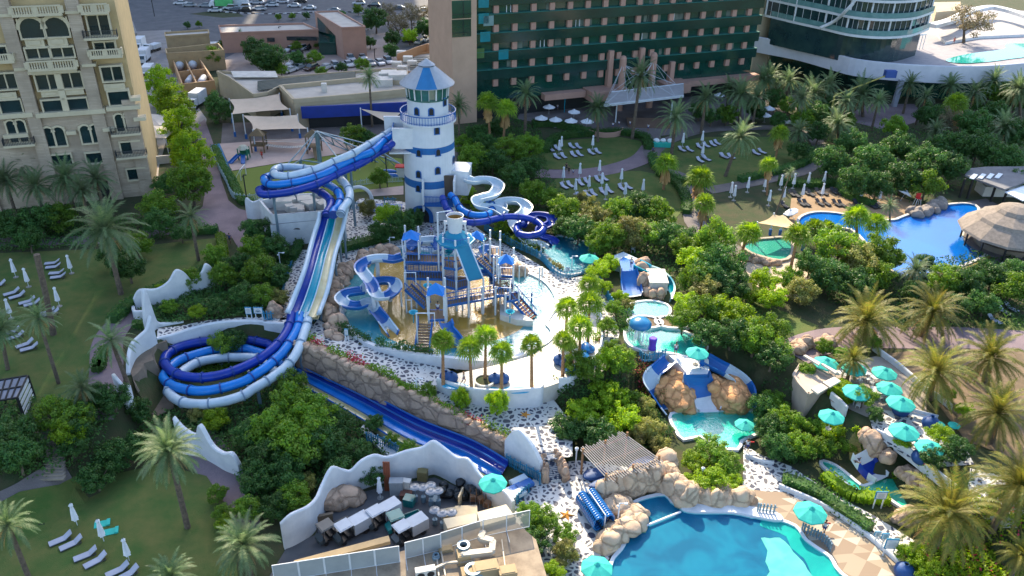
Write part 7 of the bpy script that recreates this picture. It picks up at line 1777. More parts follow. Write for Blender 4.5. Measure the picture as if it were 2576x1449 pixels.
fence([Z('d3',x,y) for x,y in ((0,440),(120,510),(280,590),(300,640))],1.3,bf,'blue picket fence at the end of the dark slide lane',.2,z=LOW)
fence([Z('c3',x,y) for x,y in ((1200,590),(1250,620),(1370,600),(1450,570))],1.1,bf,'blue fence left of the rock slide launch platform',.2,z=.2)
fence([Z('b2',x,y) for x,y in ((1310,530),(1420,530))],1.3,bf,'blue gate left of the lighthouse foot',.2)
# arch gate
p=G(*Z('b2',1090,570)); q=VY(*Z('b2',1090,365),p.y).z; r_=empty('moon_gate',tuple(p),0,'white round-topped arch with blue gate by the slide lanes','gate'); m=MB(); rr=q/2
m.tube([(-rr,0,0),(-rr,0,q-rr)]+[(rr*math.cos(math.pi-k*math.pi/12),0,q-rr+rr*math.sin(k*math.pi/12)) for k in range(1,12)]+[(rr,0,q-rr),(rr,0,0)],.3,8); m.build('arch',white,r_)
m=MB(); 
for k in range(14): m.box((-rr+.4+k*(2*rr-.8)/13,0,.9-.3*math.sin(k/13*math.pi)),(.14,.06,1.9-.6*math.sin(k/13*math.pi)))
m.bar((-rr,0,.4),(rr,0,.4),.06); m.bar((-rr,0,1.1),(rr,0,1.1),.06); m.build('gate',bf,r_)
# slide house wall under the lanes
P=[W(*Z('b2',x,y),4.0) for x,y in ((270,690),(390,675),(760,640),(950,620),(940,560),(300,620))]
r_=empty('pump_house',(0,0,0),0,'long white pump house wall under the start of the lanes','building'); m=MB(); m.prism([(p.x,p.y) for p in P],-.3,3.6,top=False); m.build('wall',white,r_)
m=MB(); m.add([(p.x,p.y,3.5) for p in P],[tuple(range(6))]); m.build('roof',concrete,r_)
m=MB(); a=W(*Z('b2',520,718),3.3); m.lathe([(0,0),(.5,0)],(a.x,a.y-.6,a.z-.3),10,a0=0,a1=math.pi); m.build('vent',dark,r_)
P=[W(*Z('b2',x,y),5.2) for x,y in ((180,470),(290,600),(770,560),(760,400),(420,420))]
r_=empty('machine_yard',(0,0,0),0,'open roofed machine room with white parapet beneath the tube loops','building'); m=MB()
for i in range(5): a,b=P[i],P[(i+1)%5]; m.bar((a.x,a.y,2.4),(b.x,b.y,2.4),.3,5.0)
m.build('wall',white,r_); m=MB(); m.add([(p.x,p.y,3.4) for p in P],[tuple(range(5))]); m.build('floor',concrete,r_)
m=MB(); rg=random.Random(5)
for k in range(9): q=P[0].lerp(P[2],rg.random()*.8+.1).lerp(P[3],rg.random()*.6); m.box((q.x,q.y,4.1),(rg.uniform(1,2.5),rg.uniform(1,2),rg.uniform(.8,1.6)),rg.random())
m.build('machine_unit',offwhite,r_)
wwall([Z('b2',75,640)+(1.5,),Z('b2',85,650)+(3.6,),Z('b2',140,655)+(3.0,),Z('b2',230,640)+(3.4,)],.4,'curved white wall end left of the pump house')
# white undulating walls, left
wwall([Z('b1',1230,1470)+(1.6,),Z('b1',1300,1449)+(2.6,),Z('b1',1440,1425)+(2.3,),Z('b1',1560,1400)+(3.0,),Z('b1',1640,1370)+(4.2,),Z('b1',1700,1345)+(3.6,),Z('b1',1760,1310)+(1.8,),Z('b1',1850,1290)+(2.6,),Z('b1',1900,1270)+(3.6,),Z('b1',1940,1250)+(2.8,)],.4,'white undulating garden wall along the left hedge')
wwall([Z('c1',1215,160)+(.8,),Z('c1',1240,240)+(1.4,),Z('c1',1350,250)+(1.6,)],.4,'short white return wall beside the left path')
wwall([Z('c1',1380,560)+(5.0,),Z('c1',1430,520)+(9.0,),Z('c1',1470,490)+(4.2,),Z('c1',1550,470)+(3.4,),Z('c1',1700,440)+(3.2,)],.45,'tall curved white wall with pointed fin left of the spiral tubes',zb=LOW+.5)
wwall([Z('c1',1180,800)+(1.2,),Z('c1',1200,740)+(2.4,),Z('c1',1240,660)+(3.2,),Z('c1',1310,600)+(3.4,),Z('c1',1380,560)+(3.8,),Z('c1',1430,520)+(5,)],.45,'white stepped wall following the left brick path',zb=-.9)
wwall([Z('c1',1060,860)+(2,),Z('c1',1100,930)+(2.4,),Z('c1',1160,980)+(2,),Z('c1',1215,1020)+(1.5,)],.4,'low white curved wall at the lower end of the left path')
wwall([Z('c1',1420,420)+(2.2,),Z('c1',1560,400)+(2.3,),Z('c1',1800,350)+(2.4,),Z('c1',2100,320)+(2.4,),Z('c1',2415,430)+(2.6,)],.5,'long white retaining wall behind the spiral tubes',zb=LOW+1.2) if 0 else None
fr=smooth_path([W(*Z('c1',x,y),.1) for x,y in ((1420,408),(1560,375),(1800,300),(2000,262),(2220,248),(2415,255))]+[W(*Z('c2',x,y),.1) for x,y in ((100,262),(280,275),(330,300))],4)
wallstrip('retaining_wall',[(p.x,p.y,LOW-.6,.25) for p in fr],.5,white,label='long white retaining wall behind the spiral tubes',cat='wall')
wwall([Z('d1',1650,330)+(4.8,),Z('d1',1720,345)+(3.6,),Z('d1',1820,360)+(3.0,),Z('d1',1880,385)+(4.6,),Z('d1',1960,430)+(2.6,),Z('d1',2060,490)+(2.4,),Z('d1',2140,520)+(2.8,),Z('d1',2190,540)+(1.6,)],.5,'white undulating wall behind the tall palm at lower left')
# yard wall and yard
YW=[(280,1200,3.5),(380,1160,4.2),(520,1070,3.9),(600,950,3.4),(650,850,3.6),(740,755,4.6),(830,705,3.6),(900,690,3.2),(1000,650,4.0),(1120,610,4.2),(1230,590,3.6),(1400,560,4.0),(1540,540,4.2),(1640,520,4.8),(1740,560,4.4),(1850,620,4.0),(1950,650,4.2),(2050,720,3.2),(2160,800,2.7),(2280,870,3.0),(2350,960,3.0)]
wwall([Z('d2',x,y)+(z_*.92,) for x,y,z_ in YW],.36,'long wavy white wall enclosing the service yard',zb=LOW)
p=G(*Z('d2',360,1090)); m=MB(); m.lathe([(0,0),(.55,0)],(0,0,0),10,a0=0,a1=math.pi); o=m.build('wall_niche',dark,label='small dark arched niche in the left end of the yard wall',cat='niche'); o.location=(p.x,p.y-.3,p.z+1.6); o.rotation_euler=(R(90),0,R(30))
drape('service_yard',[W(*Z('d2',x,y),LOW) for x,y in [(150,1449),(300,1200),(560,1080),(660,850),(800,740),(1200,640),(1640,560),(1950,690),(2340,960),(2400,1100),(2415,1560),(100,1560)]],.06,asph,2,zf=lambda x,y:LOW,kind='structure')
# carts
def cart_mk(boxed,cabm,flat=False):
    def f():
        r=empty('service_cart',(0,0,0)); 
        if boxed:
            m=MB(); m.box((.9,0,1.15),(1.9,1.35,1.35)); m.build('cargo_box',MT['cart_white'],r); m=MB(); m.box((1.86,0,1.15),(.03,1.2,1.2)); m.bar((1.89,0,.6),(1.89,0,1.75),.04); m.build('door',offwhite,r)
        else:
            m=MB(); 
            for y in(-.65,.65): m.box((.9,y,.75),(1.8,.06,.4))
            m.box((0,0,.75),(.06,1.3,.4)); m.box((1.8,0,.75),(.06,1.3,.4)); m.box((.9,0,.58),(1.8,1.3,.05)); m.build('load_bed',cabm,r)
        if not flat:
            m=MB(); m.box((-.9,0,1.98),(1.5,1.4,.08)); m.box((-.9,0,2.04),(1.3,1.2,.06)); m.build('roof',MT['cart_white'] if boxed else cabm,r)
            for x in(-1.55,-.25):
                for y in(-.6,.6): m=MB(); m.bar((x,y,.7),(x+.05,y,1.95),.06); m.build('roof_post',black,r)
        m=MB(); m.add([(-1.9,-.6,.35),(-1.9,.6,.35),(-1.9,.5,.75),(-1.9,-.5,.75),(-1.4,-.62,.95),(-1.4,.62,.95),(-1.4,-.62,.35),(-1.4,.62,.35)],[(0,3,2,1),(3,4,5,2),(0,6,4,3),(1,2,5,7)]); m.build('nose',cabm,r)
        m=MB(); m.box((-.5,0,.65),(.6,1.1,.3)); m.box((-.22,0,1.0),(.12,1.1,.5)); m.build('seat',black,r); m=MB(); m.box((-.1,0,.4),(3.5,1.1,.15)); m.build('chassis',black,r)
        for x in(-1.3,1.2):
            for y in(-.62,.62): m=MB(); m.tube([(x,y-.08,.25),(x,y+.08,.25)],.25,10); m.build('wheel',black,r)
        return r
    return f
mat('cart_white',(.52,.56,.6),(.44,.48,.52),rough=.5); dg=mat('cart_dark',(.05,.07,.08),rough=.4); gg=mat('cart_green',(.01,.2,.2),rough=.3)
for key,mk,x,y,a_,lb in (('cb',cart_mk(True,dg),900,1080,-138,'white box service cart with tan door edge, left of the middle cart'),('cb',None,1180,950,-138,'white box service cart nearest the patio heaters'),('cb',None,1420,1090,-140,'white box service cart beside the mesh screen'),('cf',cart_mk(False,dg),740,1080,-138,'dark flat-bed cart with open load bed and silver bowl'),('cf2',cart_mk(False,gg),1370,1000,-150,'green service cart with open bed in the middle of the yard')):
    p=W(*Z('d2',x,y),LOW+.06); inst(key,mk,p,R(a_+180),.95,lb,'carts parked in the service yard','cart')
def heater():
    r=empty('patio_heater',(0,0,0)); m=MB(); m.lathe([(.28,0),(.28,.75),(.1,.8),(.04,.85),(.04,1.85),(.12,1.9),(.12,2.1)],(0,0,0),14); m.build('stand',steel,r); m=MB(); m.lathe([(.62,2.08),(.5,2.2),(.15,2.3),(0,2.32)],(0,0,0),20); m.lathe([(.28,2.26),(.18,2.34),(0,2.38)],(0,0,0),14); m.build('reflector_hood',mat('brushed_steel',(.34,.34,.34),(.25,.25,.26),rough=.3,metal=.7),r); return r
hl=[(1463,625),(1535,630),(1605,610),(1605,665),(1672,660),(1640,835),(1710,862),(1795,855)]
for i,(px,py) in enumerate([Z('d2',*p) for p in hl]):
    p=W(px,py,LOW+2.15); inst('heat',heater,(p.x,p.y,LOW+.05),0,.9,ordl(i%5 if i<5 else i-5,5 if i<5 else 3,'silver patio heaters','in the rear group' if i<5 else 'in the front group'),'patio heaters in the yard','heater')
# yard clutter
p=W(*Z('d2',1215,680),LOW); m=MB()
for k in range(4): m.tube([(k*.16-.2,0,0),(k*.18-.3,.5,3.4)],.09,7)
o=m.build('timber_bundle',mat('red_timber',(.25,.07,.03)),label='bundle of upright red-brown poles against the yard wall',cat='poles'); o.location=p
p=W(*Z('d2',1150,745),LOW); inst('fold2',fold_mk,p,0,1.1,'folded cream parasol leaning in the yard beside red poles',None,'parasol')
bag=mat('black_bag',(.015,.018,.02),rough=.35)
m=MB(); rg=random.Random(9); p=W(*Z('d2',1860,710),LOW)
for k in range(16): m.blob((rg.uniform(-2,2.2),rg.uniform(-1,1),.4+rg.random()*.7),(.5,.5,.45),k,.35)
o=m.build('rubbish_bags',bag,smooth=True,label='heap of black rubbish bags under the yard wall',cat='bags',kind='stuff'); o.location=p
for i,(x,y,w_,d_,h_,c,nm,lb) in enumerate([(1385,690,1.0,.6,1.6,offwhite,'cabinet','white two-door cabinet in the service yard'),(1300,700,1.3,.8,1.7,mat('grey_cab',(.3,.33,.35)),'cabinet','grey metal cabinet beside the red poles'),(1385,745,1.1,.8,.7,mat('crate_red',(.2,.08,.05)),'crate','red-brown crate below the white cabinet'),(1535,575,1.0,.7,1.2,mat('cane',(.25,.2,.08)),'basket_chair','cane chair against the rear of the yard wall'),(1415,800,1.0,.9,.9,gg,'bin','green bin near the carts'),(1780,930,1.6,1.0,.9,mat('card',(.5,.42,.28)),'box','tan box at the foot of the mesh screen'),(1930,930,2.0,1.4,1.0,mat('tan_board',(.55,.45,.3)),'storage_chest','large tan storage chest beside the roof hatch'),(600,980,2.6,.3,1.1,mat('old_boards',(.16,.12,.08)),'board_stack','stack of old brown boards along the yard wall'),(1880,800,.15,1.4,1.6,mat('tan_board',(.55,.45,.3)),'tabletop','upended tan table top among the chairs'),(1640,780,.9,.9,.5,steel,'cart_frame','low steel trolley between the heaters')]):
    p=W(*Z('d2',x,y),LOW+.05); m=MB(); m.box((0,0,h_/2),(w_,d_,h_)); m.box((0,0,h_),(w_*1.06,d_*1.06,.06)); m.box((0,-d_/2-.01,h_/2),(w_*.1,.04,h_*.8)); o=m.build(nm,c,label=lb,cat=nm.replace('_',' ')); o.location=p; o.rotation_euler=(0,0,R(rnd.uniform(-20,20)))
def stackchair():
    r=empty('stacked_chairs',(0,0,0)); m=MB()
    for k in range(4): m.box((0,0,.45+.14*k),(.5,.5,.05)); m.bar((-.25,.25,.45+.14*k),(-.25,.33,.95+.14*k),.05); m.bar((.25,.25,.45+.14*k),(.25,.33,.95+.14*k),.05)
    m.build('seat',wood,r); m=MB()
    for x in(-.22,.22):
        for y in(-.22,.22): m.bar((x,y,0),(x,y,.9),.04)
    m.build('leg',steel,r); return r
for i,(x,y) in enumerate(((1990,790),(2060,810),(2120,850))): inst('chst',stackchair,W(*Z('d2',x,y),LOW+.05),R(30*i),1.2,ordl(i,3,'stacks of brown chairs','at the end of the yard wall'),'stacked chairs in the yard','chairs')
# service building (roof) at the bottom edge
sb=empty('service_building',(0,0,0),0,'flat-roofed service building with mesh screens and roof plant at the bottom','building'); zr_=LOW+3.2
P=[W(*Z('d2',x,y),zr_) for x,y in [(170,1449),(1000,1330),(1320,1230),(1700,1130),(2060,1010),(2380,960),(2560,1120),(2700,1600),(100,1600)]]
m=MB(); m.prism([(p.x,p.y) for p in P],LOW,zr_); m.build('roof',mat('dusty_roof',(.34,.27,.19),(.22,.17,.12),rough=.95,scale=.9),sb)
def screen(x0,y0,x1,y1,ht,n,mt):
    a=W(*Z('d2',x0,y0),zr_);b=W(*Z('d2',x1,y1),zr_)
    for k in range(n):
        p=a.lerp(b,k/n+.004);q=a.lerp(b,(k+1)/n-.004); m=MB(); m.add([p,q,q+V3((0,0,ht)),p+V3((0,0,ht))],[(0,1,2,3)]); o=m.build('mesh_screen',mt,sb)
        m=MB(); m.bar(p,p+V3((0,0,ht)),.07); m.bar(q,q+V3((0,0,ht)),.07); m.bar(p+V3((0,0,ht)),q+V3((0,0,ht)),.06); m.bar(p,q,.06); m.bar(p,p+V3((.3,-1.3,0))+V3((0,0,0)),.05); m.build('screen_frame',white,o)
ms,nt=nodes('screen_mesh'); o_=N(nt,'ShaderNodeOutputMaterial'); mx=N(nt,'ShaderNodeMixShader'); mx.inputs[0].default_value=.72; tr_=N(nt,'ShaderNodeBsdfTransparent'); df=N(nt,'ShaderNodeBsdfDiffuse'); df.inputs[0].default_value=(.33,.33,.3,1); L(nt,tr_,0,mx,1); L(nt,df,0,mx,2); L(nt,mx,0,o_,0)
msolid=mat('louvre_screen',(.33,.35,.35),(.28,.3,.3),rough=.7)
screen(190,1500,1330,1320,1.9,5,msolid); screen(1380,1290,1700,1210,1.9,2,msolid); screen(1700,1210,2080,1090,2.0,2,ms); screen(2080,1090,2500,1000,2.0,2,ms)
m=MB(); a=W(*Z('d2',370,1390),zr_); b=W(*Z('d2',1230,1160),zr_); m.bar(a+V3((0,.3,.2)),b+V3((0,.3,.2)),.7,.4); m.build('parapet_ledge',sand,sb)
def acu(x,y,s,rz=15):
    p=W(*Z('d2',x,y),zr_); m=MB(); m.box((0,0,.45*s),(1.7*s,.6*s,.9*s)); o=m.build('ac_unit',offwhite,sb); o.location=p; o.rotation_euler=(0,0,R(rz))
    for k in(-.42,.42):
        m=MB(); m.lathe([(0,0),(.32*s,0)],(0,0,0),14); f_=m.build('fan',black,o); f_.location=(k*s,-.31*s,.45*s); f_.rotation_euler=(R(90),0,0)
acu(1560,1449,1.0); 
for x,y,r_,hh in ((1905,1260,.7,1.3),(1655,1290,.35,.5),(1990,1449,.9,.9)):
    p=W(*Z('d2',x,y),zr_); m=MB(); m.lathe([(r_,0),(r_,hh*.5),(r_*.75,hh*.7),(r_*.8,hh),(r_*.5,hh),(r_*.4,hh*.7)],p,18); m.build('roof_fan',steel,sb)
def duct(L_,w_): 
    m=MB(); Q=[W(*Z('d2',x,y),zr_+z) for x,y,z in L_]
    for a,b in zip(Q,Q[1:]): m.bar(a,b,w_,w_)
    for q in Q: m.blob(q,(w_*.55,w_*.55,w_*.55),0,0)
    m.build('duct',mat('pale_duct',(.42,.38,.31),(.35,.31,.25),rough=.5),sb)
duct([(1900,1260,.9),(2160,1230,.9),(2170,1140,1.0),(2060,1110,1.1),(2080,1060,1.2)],.55); duct([(1500,1449,.4),(1750,1330,.4),(2000,1310,.4)],.2)
duct([(1700,1230,.2),(1740,1449,.2)],.12); duct([(1660,1260,.2),(1680,1449,.2)],.12); duct([(2250,1120,.2),(2290,1449,.2)],.1)
for x,y,w_,d_,h_ in ((1910,1310,1.2,1.0,1.0),(2100,1420,2.2,1.2,.9),(1960,1455,1.4,1.1,.7),(2300,1449,1.5,1,.8),(1740,1210,1.2,.8,.2)):
    p=W(*Z('d2',x,y),zr_); m=MB(); m.box((p.x,p.y,zr_+h_/2),(w_,d_,h_),R(14)); m.box((p.x,p.y,zr_+h_),(w_*.8,d_*.8,.12),R(14)); m.build('roof_unit',sand,sb)
P=[W(*Z('d2',x,y),LOW+3.6) for x,y in [(2025,870),(2290,800),(2370,910),(2060,1000)]]; m=MB(); m.prism([(p.x,p.y) for p in P],LOW,LOW+3.6); m.build('beige_roof',mat('kiosk_beige2',(.55,.48,.34),(.48,.42,.3)),sb)
P=[W(*Z('d2',x,y),LOW+2.2) for x,y in [(1720,930),(2010,880),(2050,950),(1760,1020)]]; m=MB(); m.prism([(p.x,p.y) for p in P],LOW,LOW+2.2); m.build('store_roof',MT['kiosk_beige2'],sb)
# ---------------------------------------------------------------- more park furniture
def tube_rack():
    a=W(*Z('d3',720,700),LOW+1.5); b=W(*Z('d3',890,950),LOW+1.5); rk=empty('mat_rack',tuple(a),0,'rail rack for blue swim rings and rafts beside the wave pool','rack')
    m=MB(); m.tube([(0,0,.75),b-a+V3((0,0,.75))],.06,6); m.tube([(0,0,.75),(0,0,-1.5)],.07,6); m.tube([b-a+V3((0,0,.75)),b-a+V3((0,0,-1.5))],.07,6); m.build('rail',polew,rk)
    n=14; d=(b-a).normalized(); ang=math.atan2(d.y,d.x)
    def raft():
        r=empty('raft',(0,0,0))
        for s in(-1,1): m=MB(); m.tube([(0,s*.45+.42*math.cos(t*.5236),.62*math.sin(t*.5236)) for t in range(13)],.1,7,caps=False); m.build('ring',MT['raft_blue'],r,smooth=True)
        return r
    mat('raft_blue',(.005,.16,.45),(.005,.12,.36),rough=.25,coat=.3)
    for k in range(n): p=a.lerp(b,(k+.3)/n); inst('raft',raft,(p.x,p.y,LOW+1.15),ang,1.25,ordl(k,n,'blue two-ring rafts','hanging on the rack'),'blue rafts on the rack','raft')
tube_rack()
# bean bags
bb=mat('beanbag_blue',(.01,.07,.24),(.008,.05,.18),rough=.6)
def bean(): 
    m=MB(); m.lathe([(.2,0),(.62,.05),(.75,.35),(.68,.7),(.4,.95),(.15,1.02),(.12,1.12),(.2,1.18)],(0,0,0),14); return m.build('bean_bag',bb,smooth=True)
for i,(v,x,y,lb) in enumerate((('c2',1745,780,'navy bean bag half behind another, left on the deck'),('c2',1797,790,'navy bean bag left of the middle palms'),('c2',2185,800,'navy bean bag right of the round planter'),('c2',2262,800,'navy bean bag behind the third deck palm'),('c3',475,630,'round blue bean bag alone on the white deck'),('c3',530,660,'small blue bean bag beside a palm trunk'))):
    inst('bean',bean,W(*Z(v,x,y),.32),i,1.0,lb,'bean bags on the deck','bean bag')
def lounge_bag(L_,label):
    P=[W(*Z('c3',x,y),.35) for x,y in L_]; c_=sum(P,V3())/len(P); m=MB(); a=P[0]-c_;b=P[1]-c_; d=(b-a); m.blob((0,0,.25),(d.length/2,1.1,.55),5,.15,sub=3); o=m.build('daybed_cushion',MT['raft_blue'],smooth=True,label=label,cat='cushion'); o.location=c_; o.rotation_euler=(0,0,math.atan2(d.y,d.x))
lounge_bag([(680,530),(780,500)],'large blue cushion against the curved white wall, upper one'); lounge_bag([(630,600),(740,580)],'large blue cushion against the curved white wall, middle one'); lounge_bag([(550,740),(660,690)],'large blue cushion behind the lowest deck palm')
def inset(v,x,y,rx,ry,lb):
    p=W(*Z(v,x,y),.33); m=MB(); m.lathe([(1,.0),(.9,.06),(0,.08)],(0,0,0),24); o=m.build('wading_bowl',mat('bowl_blue',(.03,.3,.5),(.04,.36,.55),rough=.15),label=lb,cat='water bowl'); o.location=p; o.scale=(rx,ry,1)
inset('c2',1830,838,1.5,.7,'shallow blue bowl in the deck, left one'); inset('c2',2115,868,1.5,.5,'shallow blue bowl in the deck, middle one'); inset('c2',2380,875,1.7,.7,'shallow blue bowl in the deck, right one')
p=W(*Z('c2',2093,815),.3); m=MB(); m.lathe([(1.1,0),(1.2,.5),(1.0,.5),(1.0,.35),(0,.4)],(0,0,0),20,mfun=lambda k,j:1 if k==3 else 0); o=m.build('planter',[offwhite,MT['soil_undergrowth']],label='round planter at the foot of the tallest deck palm',cat='planter'); o.location=p
# starfish marks on the cobbles
for i,(v,x,y,z,lb) in enumerate((('c3',165,1100,-1.9,'orange starfish figure on the cobbles below the deck wall'),('d3',375,285,LOW+.12,'orange starfish figure at the top of the slatted stairs'),('d3',540,900,LOW+.12,'orange starfish figure left of the blue rafts'))):
    p=W(*Z(v,x,y),z); m=MB(); pts=[]
    for k in range(10): a_=k*math.pi/5; rr=.75 if k%2==0 else .28; pts.append((rr*math.cos(a_),rr*math.sin(a_)))
    m.add([(a,b,.04) for a,b in pts]+[(0,0,.22)],[(k,(k+1)%10,10) for k in range(10)]); m.add([(a,b,-.3) for a,b in pts]+[(a,b,.04) for a,b in pts],[(k,(k+1)%10,(k+1)%10+10,k+10) for k in range(10)]); o=m.build('starfish_figure',mat('star_orange',(.6,.25,.03)),label=lb,cat='ornament'); o.location=p
# signs
def sign(v,x0,x1,ytop,ybot,yfoot,label,tilt=0,legs=2,z=None,mark=0):
    xm=(x0+x1)/2; g_=G(*Z(v,xm,yfoot)) if z is None else W(*Z(v,xm,yfoot),z); a=VY(*Z(v,x0,ytop),g_.y); b=VY(*Z(v,x1,ybot),g_.y); wd=abs(b.x-a.x); z0,z1=min(a.z,b.z)-g_.z,max(a.z,b.z)-g_.z
    r=empty('sign_board',tuple(g_),0,label,'sign'); m=MB(); m.box((0,0,(z0+z1)/2),(wd,.1,z1-z0)); f_=m.build('board_frame',bf,r); m=MB(); m.box((0,-.06,(z0+z1)/2),(wd*.86,.03,(z1-z0)*.8)); p=m.build('panel',white,f_)
    m=MB(); n=5
    if mark==1: m.tube([(.3*wd*math.cos(math.pi*k/8),-.085,(z0+z1)/2-.25+.32*wd*math.sin(math.pi*k/8)) for k in range(9)],.03,4); m.box((0,-.085,(z0+z1)/2-.12),(wd*.35,.02,.25))
    else:
        for k in range(n): zz=z0+(z1-z0)*(.22+.13*k); m.box((0,-.085,zz),(wd*(.6 if k%2 else .5),.01,.035))
    m.build('printed_lines',mat('print_grey',(.2,.28,.33)),p)
    m=MB()
    for s in ((-.35,.35) if legs==2 else (0,)): m.bar((wd*s,.05,0),(wd*s,.05,z0+.1),.1)
    m.build('leg',polew,r)
sign('c1',2228,2298,125,190,242,'small blue-framed sign with writing, left of the gate'); sign('c2',10,105,125,185,245,'blue-framed sign with a domed picture by the gate',mark=1)
sign('c2',830,870,320,380,440,'blue-framed notice beside the splash pool hedge'); sign('d4',1040,1125,682,750,840,'blue-framed notice on two posts beside the green river')
sign('d4',1035,1078,1045,1090,1170,'narrow blue-framed notice, first on the wave pool kerb',legs=1); sign('d4',1088,1140,1060,1110,1220,'white blue-edged notice, second on the wave pool kerb',legs=1); sign('d4',1130,1218,1110,1200,1280,'large white notice on two posts, third on the wave pool kerb')
sign('d3',862,888,650,700,735,'tall narrow notice at the corner of the pergola',legs=1,z=LOW); sign('b3',1245,1285,900,935,960,'small white notice above the upper launch pool')
sign('b3',650,690,1090,1130,1165,'white notice in the slide pool flower bed'); sign('b3',680,708,732,752,840,'small sign plate on a tall pole behind the slide pool',legs=1)
sign('a1',1905,2070,1215,1250,1290,'white banner on the playground fence') if 0 else None
# poles
def pole(v,x,y0,y1,label,r_=.07,head=1,mt=None,z=None):
    g_=G(*Z(v,x,y1)) if z is None else W(*Z(v,x,y1),z); t=VY(*Z(v,x,y0),g_.y).z-g_.z; root=empty('lamp_post',tuple(g_),0,label,'post'); m=MB(); m.tube([(0,0,0),(0,0,t)],r_,8); m.build('pole',mt or polew,root)
    m=MB(); 
    if head: m.tube([(0,0,t),(.55*head,0,t)],.05,5); m.box((.6*head,0,t-.02),(.34,.2,.12)); m.box((-.1,0,t-.35),(.3,.14,.14))
    else: m.lathe([(.16,0),(.2,.3),(.05,.4)],(0,0,t),8)
    m.build('lamp_head',mt or polew,root)
pole('b2',210,1335,1460,'white camera pole above the blue sign boards'); pole('b2',375,960,1140,'thin white pole in the bushes left of the lane slide'); pole('b2',1360,820,920,'thin grey pole behind the splash pool hedge'); pole('c2',1483,770,940,'white camera pole at the left end of the deck wall',z=-1.5)
pole('d3',1000,790,1000,'white pole with twin heads on the wave pool rocks',head=1,z=LOW); pole('d3',622,310,475,'white pole beside the pergola back post',head=0,z=LOW); pole('d3',1755,490,620,'white pole inside the bush behind the wave pool',head=0,z=LOW)
pole('b1',2245,255,540,'dark lamp post at the corner of the play turf',.1,.6,black); pole('b2',1335,110,370,'dark lamp post right of the play turf',.1,0,black); pole('b3',708,990,1130,'white camera pole in the slide pool bed'); pole('b3',590,600,745,'thin pole behind the blue ring slide'); pole('b3',430,900,1000,'short pole on the slide pool edge',head=0)
pole('a2',925,270,450,'tall dark lamp post near the pink buildings',.12,.8,black); pole('a2',1103,440,560,'dark lamp post among the parked cars',.12,.8,black); pole('a2',400,450,590,'dark lamp post at the left of the car park',.12,.8,black); pole('a2',252,240,420,'dark lamp post beside the white container',.12,.8,black)
pole('a3',522,900,1020,'turquoise post between hotel terrace parasols',.08,0,MT['teal_gelcoat']); pole('b4',1500,250,480,'green flag pole leaning above the lifeguard chair',.05,0,mat('pole_green',(.1,.3,.2))); pole('a1',1400,0,150,'dark street light on the left road',.12,.8,black)
# cable mast of a crane boom at right, behind the palms
p=W(*Z('a4',700,865),6);q=W(*Z('a4',1180,680),9); m=MB(); m.tube([(0,0,0),q-p],.15,6); root=empty('boom_lift',tuple(p),0,'yellow boom of a lift reaching towards the podium edge','lift'); m.build('boom',mat('boom_yellow',(.4,.35,.08)),root); m=MB(); m.box(tuple(q-p+V3((.5,0,.3))),(2.4,1.4,1.5)); m.build('basket',mat('basket_blue',(.03,.08,.3)),root); m=MB(); m.bar((0,0,0),(0,0,-6),.3); m.box((0,0,-5.6),(3,2,1)); m.build('chassis',mat('boom_yellow',(.4,.35,.08)),root)
# pergola by the wave pool
pg=empty('pergola',(0,0,0),0,'bamboo-slat pergola with timber posts above blue cushions','pergola'); zp_=LOW+3.0
c=[W(*Z('d3',x,y),zp_) for x,y in ((690,330),(900,555),(1380,390),(1090,180))]
m=MB(); n=24
for k in range(n): t=k/(n-1); o1=rnd.uniform(-.4,.5); a=c[0].lerp(c[3],t); b=c[1].lerp(c[2],t); d=(b-a).normalized(); m.tube([a-d*(.4+rnd.random()*.6),b+d*(.4+rnd.random()*.6)],.06,5)
m.build('bamboo_slats',mat('bamboo',(.36,.34,.32),(.26,.24,.22),rough=.8),pg)
m=MB(); 
for a,b in ((c[0],c[3]),(c[1],c[2]),(c[0].lerp(c[1],.5),c[3].lerp(c[2],.5))): m.tube([a-V3((0,0,.12)),b-V3((0,0,.12))],.1,6)
m.build('beam',wood,pg)
for a in (c[0],c[1],c[2],c[3],c[1].lerp(c[2],.5),c[0].lerp(c[3],.5)): m=MB(); m.tube([(a.x,a.y,LOW),(a.x,a.y,zp_+.5)],.12,8); m.build('post',MT.get('palm_bark') or mat('palm_bark',(.36,.2,.1),(.22,.12,.06),rough=.95,scale=4),pg)
for i,(x,y,l_,w_,lb) in enumerate(((940,600,5,1.3,'long dark blue cushion under the front of the pergola'),(1280,470,4.5,3,'large dark blue cushion under the right of the pergola'),(790,540,2.6,1.6,'dark blue cushion at the left of the pergola'))):
    p=W(*Z('d3',x,y),LOW+.1); m=MB(); m.blob((0,0,.2),(l_/2,w_/2,.3),i,.1,sub=3); o=m.build('floor_cushion',bb,label=lb,cat='cushion',smooth=True); o.location=p; o.rotation_euler=(0,0,R(24))
